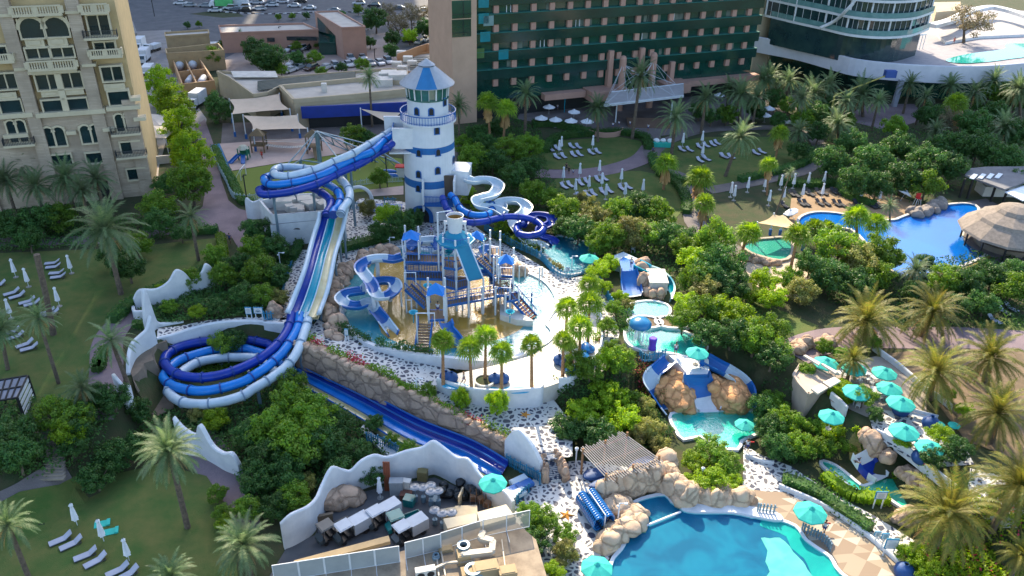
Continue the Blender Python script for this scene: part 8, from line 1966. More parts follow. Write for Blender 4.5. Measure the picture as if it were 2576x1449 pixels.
# slatted stairs down to the plaza
m=MB(); a=W(*Z('d3',385,335),-1.9); b=W(*Z('d3',440,590),LOW+.15); d=b-a; n=16
ss=empty('cobbled_stairs',tuple(a),0,'cobbled stairs with dark treads between two rock edges','stairs'); rz=math.atan2(d.y,d.x)
for k in range(n):
    q=d*((k+.5)/n); m.box((q.x,q.y,q.z-.4),(V3((d.x,d.y,0)).length/n,2.1,1.0),rz)
m.build('steps',cob,ss); m=MB()
for k in range(n): q=d*(k/n); m.box((q.x,q.y,q.z+.13),(.1,2.1,.03),rz)
m.build('tread_edge',mat('edge_blue',(.03,.07,.15)),ss)
a=W(*Z('d3',20,250),LOW); b=W(*Z('d3',300,330),LOW)
wwall([Z('d3',-10,390)+(2.8,),Z('d3',60,420)+(4.4,),Z('d3',120,450)+(4.8,),Z('d3',230,520)+(3.8,),Z('d3',310,560)+(2.2,)],.5,'white gabled end wall of the slide lanes',zb=LOW)
# landing pads at the end of the lanes
for i,(x,y,mt,lb) in enumerate(((110,600,whiteg,'white foam pad at the end of the lanes'),(60,680,bluel,'light blue foam pad beside the teal parasol'),(160,640,bluep,'blue foam pad against the gate'),(90,720,whiteg,'white curved foam step near the blue gate'))):
    p=W(*Z('d3',x,y),LOW+.3+.07*i); m=MB(); m.box((0,0,.2),(1.9,.9,.4)); m.box((0,0,.42),(1.7,.7,.06)); o=m.build('foam_pad',mt,label=lb,cat='pad'); o.location=p; o.rotation_euler=(0,0,R(35))
fence([Z('d3',x,y) for x,y in ((90,800),(150,740),(215,690))],1.2,bf,'blue gate panels below the foam pads',.2,z=LOW)
# stone steps at far left and pergola shed
m=MB(); st_=[W(*Z('d1',x,y),0) for x,y in ((430,180),(430,620))]; r_=empty('garden_steps',tuple(G(*Z('d1',430,570))),0,'wide stone garden steps between dark bushes at lower left','stairs'); a=G(*Z('d1',430,570)); b=G(*Z('d1',425,170))
for k in range(14): q=(b-a)*(k/14); m.box((q.x,q.y,(b.z-a.z)*k/14+.12+.05*k),(3.4,.55,.2),R(4))
m.build('steps',mat('step_stone',(.28,.24,.19),(.2,.17,.14),rough=.9),r_)
sh_=empty('garden_pavilion',tuple(G(*Z('c1',100,1000))),0,'small dark pavilion with glass-panelled roof and white slats at left edge','pavilion'); o=V3(sh_.location)
P=[W(*Z('c1',x,y),o.z+3)-o for x,y in ((-60,980),(155,945),(250,745),(-20,790))]
m=MB(); 
for k in range(5): t=k/4; m.bar(P[0].lerp(P[1],t),P[3].lerp(P[2],t),.14)
for k in range(3): t=k/2; m.bar(P[0].lerp(P[3],t),P[1].lerp(P[2],t),.16)
for q in P: m.bar((q.x,q.y,0),(q.x,q.y,3),.2)
m.build('frame',dark,sh_); m=MB(); m.add([p-V3((0,0,.05)) for p in P],[(0,1,2,3)]); m.build('roof_panel',mat('roof_mesh',(.25,.27,.33),(.2,.22,.27),rough=.3),sh_)
m=MB()
for k in range(4): z=2.6-.7*k; a=P[1].copy();b=P[2].copy(); a.z=b.z=z; m.bar(a,b,.06,.42)
m.build('side_slat',white,sh_)
# restaurant tables by the kiosk
def cafe():
    r=empty('cafe_table',(0,0,0)); m=MB(); m.lathe([(0,.72),(.6,.72),(.6,.76),(0,.76)],(0,0,0),16); m.build('table_top',white,r); m=MB(); m.tube([(0,0,0),(0,0,.72)],.05,6); m.lathe([(.3,0),(.3,.03),(0,.05)],(0,0,0),12); m.build('leg',polew,r); return r
def chair():
    r=empty('cafe_chair',(0,0,0)); m=MB(); m.box((0,0,.45),(.46,.46,.05)); m.build('seat',white,r); m=MB()
    for k in range(4): m.bar((-.18+.12*k,.22,.45),(-.18+.12*k,.28,.9),.03)
    m.bar((-.22,.28,.9),(.22,.28,.9),.05); m.build('backrest',white,r)
    for x in(-.2,.2):
        for y in(-.2,.2): m=MB(); m.bar((x,y,0),(x,y,.45),.035); m.build('leg',white,r)
    return r
ti=[(700,760),(860,770),(1060,800),(930,1000),(1060,920),(940,760),(1090,930)]
tp=sorted(Z('c4',*p) for p in ti)
for i,(x,y) in enumerate(tp):
    p=G(x,y); inst('cafet',cafe,p,0,1,ordl(i,len(tp),'white cafe tables','under the teal parasols'),'cafe tables','table')
    for k in range(3): a_=k*2.1+i; q=p+V3((math.cos(a_),math.sin(a_),0)); inst('cafec',chair,(q.x,q.y,h(q.x,q.y)),a_+math.pi/2*3,1,f'white slatted chair at the cafe table, {["left","right","rear"][k]} chair of table {ORD[i]} from left','cafe chairs','chair')
for i,(x,y) in enumerate(((1200,1330),(1590,480+1100-1100+950))):
    p=G(*Z('c4',1200,1325) if i==0 else Z('d4',1590,480)); inst('cafet2',cafe,p,0,1.3,['round white table beside a blue bean bag on the cafe cobbles','round white table at the foot of the feathery tree'][i],None,'table')
for i,(v,x,y,lb) in enumerate((('c4',1265,1330,'big navy bean bag beside the round white table'),('c4',1560,1210,'navy bean bag near the long white bench'),('c4',1290,1090,'navy bean bag above the teal parasol'),('d4',1470,410,'navy bean bag in the shade below the teal parasol'),('d4',1320,1440,'navy bean bag cut by the bottom edge'))):
    p=G(*Z(v,x,y)); o=inst('bean',bean,p,i,1.25,lb,None,'bean bag')
p=G(*Z('c4',1420,1130)); r_=empty('long_bench',tuple(p),R(-25),'long white slatted bench on the cafe cobbles','bench'); m=MB(); 
for k in range(3): m.box((0,-.25+.25*k,.45),(4.4,.18,.05))
m.build('seat',white,r_); m=MB(); m.box((0,.4,.7),(4.4,.06,.4)); m.build('backrest',white,r_); m=MB()
for x in(-2,0,2): m.box((x,0,.22),(.1,.6,.44))
m.build('leg',white,r_)
def balus(L_,label,hh=.9,z=None):
    P=smooth_path([G(*p)+V3((0,0,0)) if z is None else W(*p,z) for p in L_],4); wallstrip('parapet_wall',[(p.x,p.y,p.z-.6,p.z+hh) for p in P],.3,white,label=label,cat='wall')
balus([Z('c4',x,y) for x,y in ((660,950),(720,1000),(800,1080))],'small white wall beside the clipped square hedge')
balus([Z('c4',x,y) for x,y in ((1040,510),(1150,590),(1260,670),(1400,790),(1520,900),(1640,970),(1750,1060))],'long white parapet behind the cafe palms',.8)
balus([(x,y) for x,y in ((2202,1094),(2262,1126),(2336,1184),(2400,1235))],'white balustrade wall of the cafe cobbles above the slide',.8)
balus([Z('d3',x,y) for x,y in ((2160,370),(2230,400),(2330,430),(2415,440))],'low white kerb wall round the planting by the landing pool',.5,LOW)
# people chairs, lifeguard chair
p=G(*Z('b4',1440,540)); r_=empty('lifeguard_chair',tuple(p),0,'white and red lifeguard chair at the blue pool','chair'); m=MB()
for x in(-.4,.4):
    for y in(-.4,.4): m.bar((x*1.2,y*1.2,0),(x*.7,y*.7,1.5),.07)
m.build('leg',white,r_); m=MB(); m.box((0,0,1.5),(.8,.7,.1)); m.box((0,.3,1.9),(.8,.1,.8)); m.build('seat',mat('float_red',(.5,.02,.02)),r_)
# rattan and hot items: teal stand at the path fork
p=G(*Z('a3',1415,1330)); r_=empty('towel_stand',tuple(p),0,'teal towel stand with white folded parasols at the path fork','stand'); m=MB(); m.box((0,0,.5),(4,1.2,.9)); m.build('counter',teal,r_); m=MB()
for k in range(3): m.blob((-1.3+1.3*k,.3,1.25),(.6,.5,.4),k,.3)
m.build('towel_pile',whitecan,r_)
m=MB(); p=G(*Z('a3',880,1190)); m.lathe([(4,0),(4,1.0),(3.7,1.0),(3.7,0)],(0,0,0),30,a0=math.pi,a1=2*math.pi); o=m.build('terrace_wall',pinkr,label='curved pink wall at the corner of the hotel terrace',cat='wall'); o.location=p
m=MB(); a=G(*Z('a3',1270,1110));
for k in range(9): m.box((0,-k*.45,(8-k)*.0+.9-.1*k),(9,.45,.2))
o=m.build('terrace_steps',mat('brown_steps',(.16,.1,.07)),label='wide brown steps from the hotel terrace to the gardens',cat='stairs'); o.location=a
m=MB()
for k in range(6): p=G(*Z('a3',960+40*k+(k%2)*15,1150)); 
for i,(x,y) in enumerate(((960,1165),(1015,1150),(1115,1150),(300,1105),(460,1000),(215,1000))):
    person(*Z('a3',x,y),'c',None,ordl(i,6,'seated guests in white','on the hotel terrace').replace('guests','persons'),0,sc=.85)
# railings of the wave pool deck
fence([Z('d4',x,y) for x,y in ((0,860),(80,870),(170,880))],.9,steel,'thin metal handrail on the pale beach, left part',1.4,z=LOW+.5,name='handrail')
fence([Z('d4',x,y) for x,y in ((400,1040),(480,1080),(560,1120),(630,1180),(660,1240))],.9,steel,'thin metal handrail curving along the wave pool deck',1.4,z=LOW+.2,name='handrail')
p=W(*Z('c3',1310,560),.1); m=MB(); m.lathe([(.5,0),(.5,.9),(.42,1.4),(.5,2.4),(.4,2.5),(0,2.5)],(0,0,0),14,mfun=lambda k,j:1 if k<1 else 0); o=m.build('play_pillar',[mat('violet',(.12,.05,.5)),offwhite],label='white and violet pillar behind the blue fence of the platform',cat='pillar'); o.location=p
p=W(*Z('c3',1765,680),.4); m=MB(); m.box((0,0,.45),(.5,.5,.06)); m.box((0,.25,.75),(.5,.06,.6)); [m.bar((x,y,0),(x,y,.45),.05) for x in(-.2,.2) for y in(-.2,.2)]; o=m.build('plastic_chair',bluep,label='blue plastic chair on the rock slide platform',cat='chair'); o.location=p
p=G(*Z('a2',235,420)); m=MB(); m.box((0,0,1.4),(8,2.6,2.8)); [m.box((-3.6+k*.6,-1.32,1.4),(.1,.06,2.5)) for k in range(13)]; o=m.build('white_container',offwhite,label='white container beside the low pink building',cat='container'); o.location=p
m=MB(); p=G(*Z('b2',1320,575)); m.box((0,0,.8),(5.5,1.4,.1)); [m.box((x,y,.4),(.1,.1,.8)) for x in(-2.6,2.6) for y in(-.6,.6)]; m.box((0,-1.2,.45),(5.5,.4,.06)); o=m.build('picnic_table',bluep,label='blue picnic tables in the shade left of the lighthouse',cat='table'); o.location=p
for i,(x,y,lb) in enumerate(((1350,238,'blue play boat, upper one beside the red play stall'),(1375,275,'blue play boat, lower one beside the red play stall'))):
    p=G(*Z('b2',x,y)); m=MB(); m.blob((0,0,.3),(1.5,.5,.4),i,.05); m.box((0,0,.55),(1.2,.5,.2)); o=m.build('play_boat',bluep,label=lb,cat='play boat'); o.location=p
p=G(*Z('b2',1465,270)); m=MB(); m.box((0,0,.9),(1.6,1.2,1.8)); m.box((0,0,2.0),(2.1,1.7,.15),0,1); o=m.build('play_stall',[offwhite,mat('float_red',(.5,.02,.02))],label='small play stall with red top left of the lighthouse',cat='stall'); o.location=p
for i,(x,y,lb) in enumerate(((1345,1090,'rear white tensile tent beside the apartment block'),(1390,1200,'front white tensile tent beside the apartment block'))):
    p=W(*Z('a1',x,y),3); r_=empty('canopy_tent',(p.x,p.y,0),0,lb,'tent'); m=MB(); m.add([(-3.5,-3,3),(3.5,-3,3),(3.5,3,3),(-3.5,3,3),(0,0,4.4)],[(0,1,4),(1,2,4),(2,3,4),(3,0,4)]); m.build('fabric_roof',mat('tent_cream',(.72,.62,.52)),r_); m=MB(); [m.bar((x_,y_,0),(x_,y_,3),.1) for x_ in(-3.4,3.4) for y_ in(-2.9,2.9)]; m.build('post',polew,r_)
m=MB(); a=G(*Z('b1',1390,160));b=G(*Z('b1',1560,145)); m.bar(a,b,.3,3); m.build('yard_wall',offwhite,label='low pale wall beside the apartment block patio',cat='wall')
# ---------------------------------------------------------------- planting
def TC(desc,where,L_,hk=None):
    def f(px,py,r,k,*a,label,group): tree(px,py,r,k,label,group,(a[0] if a else (hk or 1)))
    cluster(f,desc,where,L_)
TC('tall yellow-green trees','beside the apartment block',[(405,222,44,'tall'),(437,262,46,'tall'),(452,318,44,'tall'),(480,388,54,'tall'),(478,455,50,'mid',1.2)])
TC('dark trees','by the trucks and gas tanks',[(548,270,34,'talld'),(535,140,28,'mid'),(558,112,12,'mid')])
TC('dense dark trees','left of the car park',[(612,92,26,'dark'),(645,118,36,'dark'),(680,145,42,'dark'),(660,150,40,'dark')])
TC('small round trees','among the parked cars',[(708,175,18,'mid'),(745,145,22,'dark'),(790,143,20,'mid'),(795,113,9,'mid'),(858,168,16,'dark'),(910,160,18,'mid'),(930,103,18,'dark'),(983,125,22,'dark'),(745,115,14,'mid'),(808,180,16,'mid')])
TC('trees','left of the hotel',[(945,45,34,'dark'),(975,30,28,'brown'),(1005,60,34,'brown'),(1035,35,34,'brown'),(1068,70,30,'dark'),(1090,30,34,'brown'),(1110,75,30,'dark'),(1030,88,22,'bright'),(985,95,24,'dark'),(1125,15,24,'mid')])
TC('bushy shrubs','left of the lighthouse',[(890,338,32,'mid'),(915,345,26,'dark'),(955,445,28,'mid')])
TC('dark trees','in front of the apartment block',[(28,560,46,'dark'),(100,545,46,'dark'),(150,545,40,'mid'),(400,515,42,'mid'),(395,555,42,'dark'),(455,585,26,'dark'),(320,665,48,'dark'),(285,640,36,'dark'),(345,615,36,'mid'),(70,600,36,'dark'),(410,460,34,'dark')])
TC('leafy trees','left of the racing slide',[(637,575,32,'dark'),(690,568,34,'dark'),(640,625,42,'mid'),(690,620,40,'dark'),(600,660,38,'dark'),(655,680,44,'mid'),(700,690,36,'dark'),(560,690,36,'mid'),(610,735,36,'dark'),(660,742,34,'mid'),(540,640,30,'mid'),(700,745,26,'olive')])
TC('small trees','beside the undulating left wall',[(405,727,18,'bright'),(480,700,30,'mid'),(425,770,22,'mid'),(545,770,26,'dark')])
TC('feathery trees','inside the loop of the spiral tubes',[(510,842,24,'fea'),(555,862,40,'fea'),(590,860,36,'dark')])
TC('dark bushes','in the corner of the lower left steps',[(35,1080,56,'dark'),(50,1170,52,'dark'),(20,1130,50,'dark'),(85,1125,34,'dark'),(215,1120,46,'dark'),(240,1200,44,'dark'),(190,1160,36,'dark')])
TC('green trees','in the thicket below the left path',[(130,1035,48,'mid'),(185,1050,48,'mid'),(185,1110,44,'bright'),(250,1060,40,'dark'),(300,1070,42,'dark'),(345,1030,40,'dark'),(290,1140,50,'dark'),(350,1120,44,'dark'),(540,1055,34,'bright'),(500,1040,26,'olive')])
TC('big feathery trees','left of the run-out lanes',[(735,965,40,'mid'),(735,1020,60,'mid'),(790,1050,62,'mid'),(690,1075,62,'mid'),(755,1110,66,'mid'),(820,1120,56,'dark'),(660,1150,56,'dark'),(715,1185,52,'dark'),(850,1070,44,'dark'),(620,1090,44,'dark'),(640,1215,46,'dark')])
TC('slender trees','between the big crowns and the yard wall',[(900,1140,42,'dark'),(860,1180,42,'dark'),(930,1190,36,'dark'),(740,1250,42,'mid'),(690,1270,42,'dark'),(620,1280,36,'mid'),(545,1240,26,'mid'),(570,1320,28,'bright'),(560,1290,24,'mid'),(770,1215,30,'olive'),(940,1060,26,'dark')])
TC('feathery saplings','over the walkway by the lanes',[(1024,1128,32,'fea'),(985,1105,22,'fea')])
TC('dark feathery trees','on the plaza left of the lighthouse',[(975,540,42,'fea'),(1010,560,40,'dark'),(925,520,26,'olive'),(955,580,34,'dark'),(1040,545,28,'dark')])
TC('bright narrow trees','between lighthouse and white flumes',[(1180,492,24,'tall'),(1208,520,22,'tall'),(1240,520,20,'tall'),(1262,575,22,'tall'),(1285,565,22,'tall'),(1300,600,18,'bright')],.8)
TC('shrubs and trees','behind the white flumes',[(1195,395,38,'mid'),(1240,400,38,'dark'),(1285,375,42,'mid'),(1330,365,36,'mid'),(1290,440,40,'dark'),(1340,480,36,'mid'),(1330,415,34,'dark'),(1225,355,32,'dark'),(1165,360,26,'mid'),(1385,500,32,'mid')])
TC('trees','in the belt above the slide splash pool',[(1420,525,40,'mid'),(1455,575,42,'dark'),(1495,545,44,'olive'),(1530,590,44,'mid'),(1560,530,42,'mid'),(1610,520,46,'dark'),(1655,535,44,'mid'),(1590,580,44,'olive'),(1470,505,30,'olive'),(1420,570,30,'dark'),(1505,610,34,'mid')])
TC('trees','right of the upper kids slide',[(1630,585,40,'fea'),(1680,590,42,'dark'),(1722,620,38,'mid'),(1755,650,42,'bright'),(1750,700,42,'mid'),(1775,725,42,'olive'),(1725,760,32,'bright')])
TC('tall dense trees','left of the plunge pool',[(1800,600,50,'mid',1.3),(1820,660,54,'dark',1.2),(1790,690,50,'dark'),(1835,715,46,'dark'),(1740,600,36,'dark')])
TC('sunny shrubs','in front of the upper kids slide',[(1505,680,30,'bright'),(1530,660,26,'bright'),(1515,720,24,'bright'),(1560,745,20,'bright'),(1545,775,22,'mid'),(1530,820,26,'mid'),(1580,765,18,'olive')])
TC('feathery trees','right of the turquoise kids river',[(1720,800,44,'fea'),(1770,780,46,'mid'),(1815,770,46,'fea'),(1860,790,50,'fea'),(1780,840,44,'dark'),(1840,850,50,'dark'),(1900,850,50,'fea'),(1890,910,46,'mid'),(1940,830,46,'mid'),(1960,880,36,'mid'),(1850,905,40,'dark')])
TC('trees','left of the snack kiosk',[(1930,960,40,'dark'),(1945,1012,34,'mid'),(1920,1020,38,'dark'),(1975,1060,42,'mid'),(1935,1075,44,'dark'),(1960,1120,40,'dark')])
TC('flowering trees','beside the plunge pool',[(1925,700,40,'bright'),(1945,745,38,'bright'),(1990,700,34,'mid'),(2020,730,38,'olive'),(1900,740,28,'bright')])
TC('broad olive-green trees','in front of the big blue pool',[(2110,620,58,'mid'),(2160,650,54,'olive'),(2215,630,50,'mid'),(2090,690,50,'dark'),(2150,710,50,'dark'),(2210,690,42,'mid'),(2040,660,40,'dark'),(2250,650,28,'mid')])
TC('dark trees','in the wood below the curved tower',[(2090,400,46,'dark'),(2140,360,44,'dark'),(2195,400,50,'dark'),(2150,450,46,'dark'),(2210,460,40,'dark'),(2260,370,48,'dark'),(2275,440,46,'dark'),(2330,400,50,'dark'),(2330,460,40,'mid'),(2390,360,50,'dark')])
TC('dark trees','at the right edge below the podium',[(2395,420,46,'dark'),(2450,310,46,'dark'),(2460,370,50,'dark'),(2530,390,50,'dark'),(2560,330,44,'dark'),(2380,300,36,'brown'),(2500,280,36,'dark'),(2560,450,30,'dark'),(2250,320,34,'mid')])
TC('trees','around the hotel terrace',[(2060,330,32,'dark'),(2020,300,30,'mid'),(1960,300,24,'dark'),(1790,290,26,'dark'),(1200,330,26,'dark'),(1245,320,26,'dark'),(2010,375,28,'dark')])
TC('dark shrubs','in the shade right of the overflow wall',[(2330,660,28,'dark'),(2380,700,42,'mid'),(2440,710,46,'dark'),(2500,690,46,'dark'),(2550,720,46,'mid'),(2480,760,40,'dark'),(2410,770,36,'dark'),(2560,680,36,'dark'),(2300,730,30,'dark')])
tree(2440,52,60,'brown','broad brownish tree on the roof garden of the podium',None,.8,z0=8.5)
TC('bright green trees','in the middle grove above the pergola',[(1450,980,38,'mid'),(1485,935,36,'mid'),(1535,930,36,'bright'),(1470,1035,48,'bright'),(1530,1000,48,'bright'),(1565,1050,46,'bright'),(1430,1075,42,'dark'),(1500,1090,46,'dark'),(1545,880,32,'mid'),(1555,965,38,'mid'),(1590,1010,36,'mid')])
TC('greyish olive trees','right of the middle grove',[(1625,1030,34,'olive'),(1640,1080,36,'olive'),(1610,1090,30,'olive'),(1660,1115,28,'olive')])
TC('bushes','on the rocks behind the wave pool',[(1790,1130,44,'mid'),(1830,1165,40,'mid'),(1750,1160,36,'bright'),(1790,1205,44,'bright'),(1745,1210,28,'bright'),(1840,1210,32,'bright')],.8)
TC('bright feathery trees','above the green river and white slide',[(2050,1070,36,'fea'),(2100,1080,40,'fea'),(2155,1060,34,'fea'),(2080,1120,38,'fea'),(2010,1120,38,'mid'),(2130,1120,28,'fea')])
TC('feathery trees','over the lower cafe cobbles',[(2370,1090,34,'fea'),(2410,1130,38,'dark'),(2350,1150,34,'dark'),(2205,1040,22,'dark'),(2250,1170,24,'bright')])
cluster(lambda x,y,r,k,label,group: tree(x,y,r,k,label,group,1.7,-2.2),'small trees','in front of the curved deck wall',[(1078,985,20,'mid'),(1158,1000,24,'bright'),(1250,1010,27,'bright')])
TC('leafy trees','on the lower left of the cobbled plaza',[(1365,1310,44,'mid'),(1330,1290,32,'mid'),(1345,1360,38,'dark'),(1420,1345,32,'mid'),(1425,1390,34,'olive'),(1390,1440,34,'bright')])
TC('flowering bushes','at the bottom right corner',[(2290,1395,34,'bright'),(2530,1290,40,'olive'),(2560,1340,36,'mid'),(2330,1430,34,'bright'),(2480,1310,26,'bright'),(2560,1200,30,'mid')])
TC('low trees','between the snack kiosk and the palms',[(2115,890,20,'mid'),(2075,870,22,'mid'),(2200,860,22,'mid'),(2430,1030,24,'bright'),(2385,990,20,'mid'),(2030,930,20,'mid')])
TC('bushy trees','between hotel terrace and podium',[(1760,275,26,'dark'),(1830,285,28,'mid'),(1900,275,30,'dark'),(1950,245,30,'dark'),(1985,265,26,'mid'),(2050,285,36,'dark'),(2090,265,30,'dark'),(2125,300,26,'mid'),(2060,225,28,'dark'),(2340,290,38,'dark'),(2430,260,36,'dark'),(2500,235,36,'mid'),(2560,250,36,'dark')])
TC('small roadside trees','along the far street',[(470,62,10,'dark'),(500,60,9,'mid'),(700,42,9,'mid'),(735,40,9,'mid'),(770,38,10,'dark'),(860,36,12,'dark'),(900,22,14,'mid'),(925,60,14,'dark')])
# clipped square hedge beside the kiosk
p=G(*Z('c4',770,940)); rg=random.Random(4); m=MB(); m.box((0,0,.75),(2.2,2.4,1.4))
for k in range(2200):
    f=rg.randrange(5); q=[rg.uniform(-1.15,1.15),rg.uniform(-1.25,1.25),rg.uniform(0,1.5)]
    if f<2: q[0]=(1.15 if f else -1.15)
    elif f<4: q[1]=(1.25 if f==2 else -1.25)
    else: q[2]=1.5
    leafq(m,V3(q),V3((rg.uniform(-1,1),rg.uniform(-1,1),rg.uniform(0,1))).normalized(),.2,.12,rg)
o=m.build('square_hedge',LM['bright'],label='clipped square hedge between the snack kiosk and parasols',cat='hedge'); o.location=p; o.rotation_euler=(0,0,R(35))
hedge([(285,815),(340,768),(430,728),(520,690),(560,655)],1.6,1.3,'dark','long dark hedge curving along the left lawn edge',seed=2)
hedge([(555,600),(563,640),(566,655)],1.2,1.2,'mid','short hedge at the corner of the brick path',seed=3)
hedge([(480,588),(550,585)],1.4,1.2,'dark','dark hedge below the brick path junction',seed=4)
hedge([(640,512),(610,512),(590,470),(560,420),(540,375)],1.3,1.0,'dark','dark hedge between brick path and play turf fence',seed=5)
hedge([(855,560+75),(900,622),(960,608),(1010,598)],1.8,1.3,'dark','dark hedge above the left pool boulders',seed=6)
hedge([(1370,385),(1400,352),(1470,342),(1560,338),(1620,350),(1632,378)],1.8,1.2,'dark','dark hedge round the upper lawn',seed=7)
hedge([(1655,440),(1700,465),(1725,505),(1725,540)],1.6,1.1,'dark','hedge at the right end of the middle lawn',seed=8)
hedge([(1640,395),(1650,425),(1700,455),(1780,470)],1.6,1.1,'dark','hedge below the round right lawn',seed=9)
hedge([(2000,368),(2040,385),(2030,410),(1960,435),(1860,458)],1.6,1.1,'dark','hedge closing the right side of the round lawn',seed=10)
hedge([(1480,338),(1400,318),(1340,318)],2.2,1.3,'dark','wide dark hedge below the hotel terrace parasols',seed=11)
hedge([Z('d4',220,610),Z('d4',340,640),Z('d4',560,740),Z('d4',700,850),Z('d4',900,980),Z('d4',1010,1060)],1.6,1.2,'dark','dark hedge along the tiled terrace of the wave pool',seed=12)
hedge([Z('d4',600,560),Z('d4',700,640),Z('d4',850,740),Z('d4',980,760),Z('d4',1180,770)],1.5,1.0,'bright','bright hedge between cobbles and green river',seed=13)
hedge([Z('b2',480,1040),Z('b2',520,960),Z('b2',545,890)],1.2,1.2,'dark','dark hedge left of the upper racing lanes',seed=14)
hedge([Z('c1',930,640),Z('c1',880,720),Z('c1',960,520)],1.2,1.0,'dark','dark hedge on the outer side of the left path',seed=15)
hedge([Z('c1',1220,300),Z('c1',1340,310)],1.2,1.0,'dark','hedge block inside the left garden wall',seed=16)
hedge([Z('b4',1060,540) ,Z('b4',800,450),Z('b4',760,380)],2,1.0,'dark','shrub bank above the black loungers',seed=17)
hedge([Z('b4',180,330),Z('b4',420,360),Z('b4',700,350)],2,1.2,'dark','dark shrubs behind the folded parasols of the pool',seed=18)
# strips of planting along walls
def strip(L_,w,hgt,kind,label,seed,fl=.0,zf=None,n=900):
    rg=random.Random(seed); P=smooth_path([WT(*p) if zf else G(*p) for p in L_],5); m=MB()
    for k in range(n):
        i=rg.randrange(len(P)-1); p=P[i].lerp(P[i+1],rg.random()); q=p+V3((rg.uniform(-w/2,w/2),rg.uniform(-w/2,w/2),0)); z_=(p.z)+rg.random()*hgt*(.4+1.2*max(0,.5+noise.noise(q*.6)))
        leafq(m,V3((q.x,q.y,z_+.1)),V3((rg.uniform(-1,1),rg.uniform(-1,1),rg.uniform(0,1))).normalized(),.26,.16,rg,1 if (fl and noise.noise(q*.35+V3((9,0,0)))>.12 and rg.random()<fl) else 0)
    m.build('planting_strip',[LM[kind],flower],label=label,cat='plants',kind='stuff')
strip([Z('c2',x,y) for x,y in ((480,420),(560,470),(700,550),(850,600),(980,670),(1100,730),(1230,770),(1330,850),(1440,890),(1600,980),(1750,1050),(1900,1140),(2100,1230),(2300,1330))],1.1,.9,'mid','flowering planting strip on top of the long rock wall',41,.75,True,4200)
strip([Z('c2',x,y) for x,y in ((770,330),(850,370),(950,420),(1050,450))],1.0,1.5,'dark','leafy shrubs at the front left rim of the splash pool',42,0,None,900)
strip([Z('c2',x,y) for x,y in ((1130,490),(1170,500),(1290,520),(1360,540),(1440,560),(1560,560),(1650,590))],.8,1.2,'dark','row of small shrubs at the front rim of the splash pool',43,0,None,1200)
strip([Z('c3',x,y) for x,y in ((830,260),(850,330),(840,430),(800,440))],1.0,.8,'mid','shrubs outside the curved deck wall',44,.2,None,500)
strip([Z('c3',x,y) for x,y in ((1180,690),(1220,760),(1230,860),(1290,930),(1350,1010))],2.2,1.6,'olive','flowering shrubs left of the rock slides',45,.4,None,1600)
strip([Z('c3',x,y) for x,y in ((1040,200),(1070,280),(1120,340),(1000,300))],2,1.2,'dark','dark shrubs left of the mushroom fountain',46,0,None,900)
strip([Z('b3',x,y) for x,y in ((490,1050),(540,1080),(590,1110),(620,1130))],.8,.8,'olive','flower bed in the slide pool corner',47,.5,None,400)
strip([Z('b3',x,y) for x,y in ((0,830),(100,860),(200,900),(330,930),(400,960))],2.4,1.4,'dark','dark planting below the blue ring slide',48,0,None,1500)
# undergrowth masses
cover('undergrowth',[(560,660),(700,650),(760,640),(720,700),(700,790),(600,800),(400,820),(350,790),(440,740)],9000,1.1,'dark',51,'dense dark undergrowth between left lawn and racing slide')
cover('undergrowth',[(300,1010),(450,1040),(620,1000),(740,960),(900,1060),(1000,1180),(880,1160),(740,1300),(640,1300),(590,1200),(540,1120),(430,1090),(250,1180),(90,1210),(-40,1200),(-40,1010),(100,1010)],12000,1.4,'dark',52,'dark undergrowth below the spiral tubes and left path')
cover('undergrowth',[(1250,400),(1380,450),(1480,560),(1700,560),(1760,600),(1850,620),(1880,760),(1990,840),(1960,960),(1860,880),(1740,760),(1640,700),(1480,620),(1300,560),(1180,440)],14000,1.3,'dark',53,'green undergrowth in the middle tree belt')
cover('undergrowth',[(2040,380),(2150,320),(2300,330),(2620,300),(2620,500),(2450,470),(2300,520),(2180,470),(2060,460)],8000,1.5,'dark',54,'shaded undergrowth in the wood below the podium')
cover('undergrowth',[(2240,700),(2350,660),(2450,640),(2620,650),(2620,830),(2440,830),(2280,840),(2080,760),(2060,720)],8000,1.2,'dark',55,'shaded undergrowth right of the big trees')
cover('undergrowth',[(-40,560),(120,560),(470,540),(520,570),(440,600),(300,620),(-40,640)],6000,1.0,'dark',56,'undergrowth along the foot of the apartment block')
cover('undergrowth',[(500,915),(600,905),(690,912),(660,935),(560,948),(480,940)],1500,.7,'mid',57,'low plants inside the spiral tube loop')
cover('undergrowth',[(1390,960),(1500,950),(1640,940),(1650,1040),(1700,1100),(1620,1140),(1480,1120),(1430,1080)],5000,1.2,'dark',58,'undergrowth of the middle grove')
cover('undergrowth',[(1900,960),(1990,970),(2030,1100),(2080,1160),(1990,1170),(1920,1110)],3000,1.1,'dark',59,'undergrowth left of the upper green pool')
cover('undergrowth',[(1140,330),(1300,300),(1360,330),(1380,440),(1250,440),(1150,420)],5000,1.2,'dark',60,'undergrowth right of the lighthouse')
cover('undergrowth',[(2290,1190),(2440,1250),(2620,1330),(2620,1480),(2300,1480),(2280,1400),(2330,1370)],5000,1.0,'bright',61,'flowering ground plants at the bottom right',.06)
cover('undergrowth',[(2100,1100),(2200,1130),(2300,1200),(2290,1250),(2250,1200),(2180,1160)],1800,.7,'bright',62,'low bright plants on the bank above the green river')
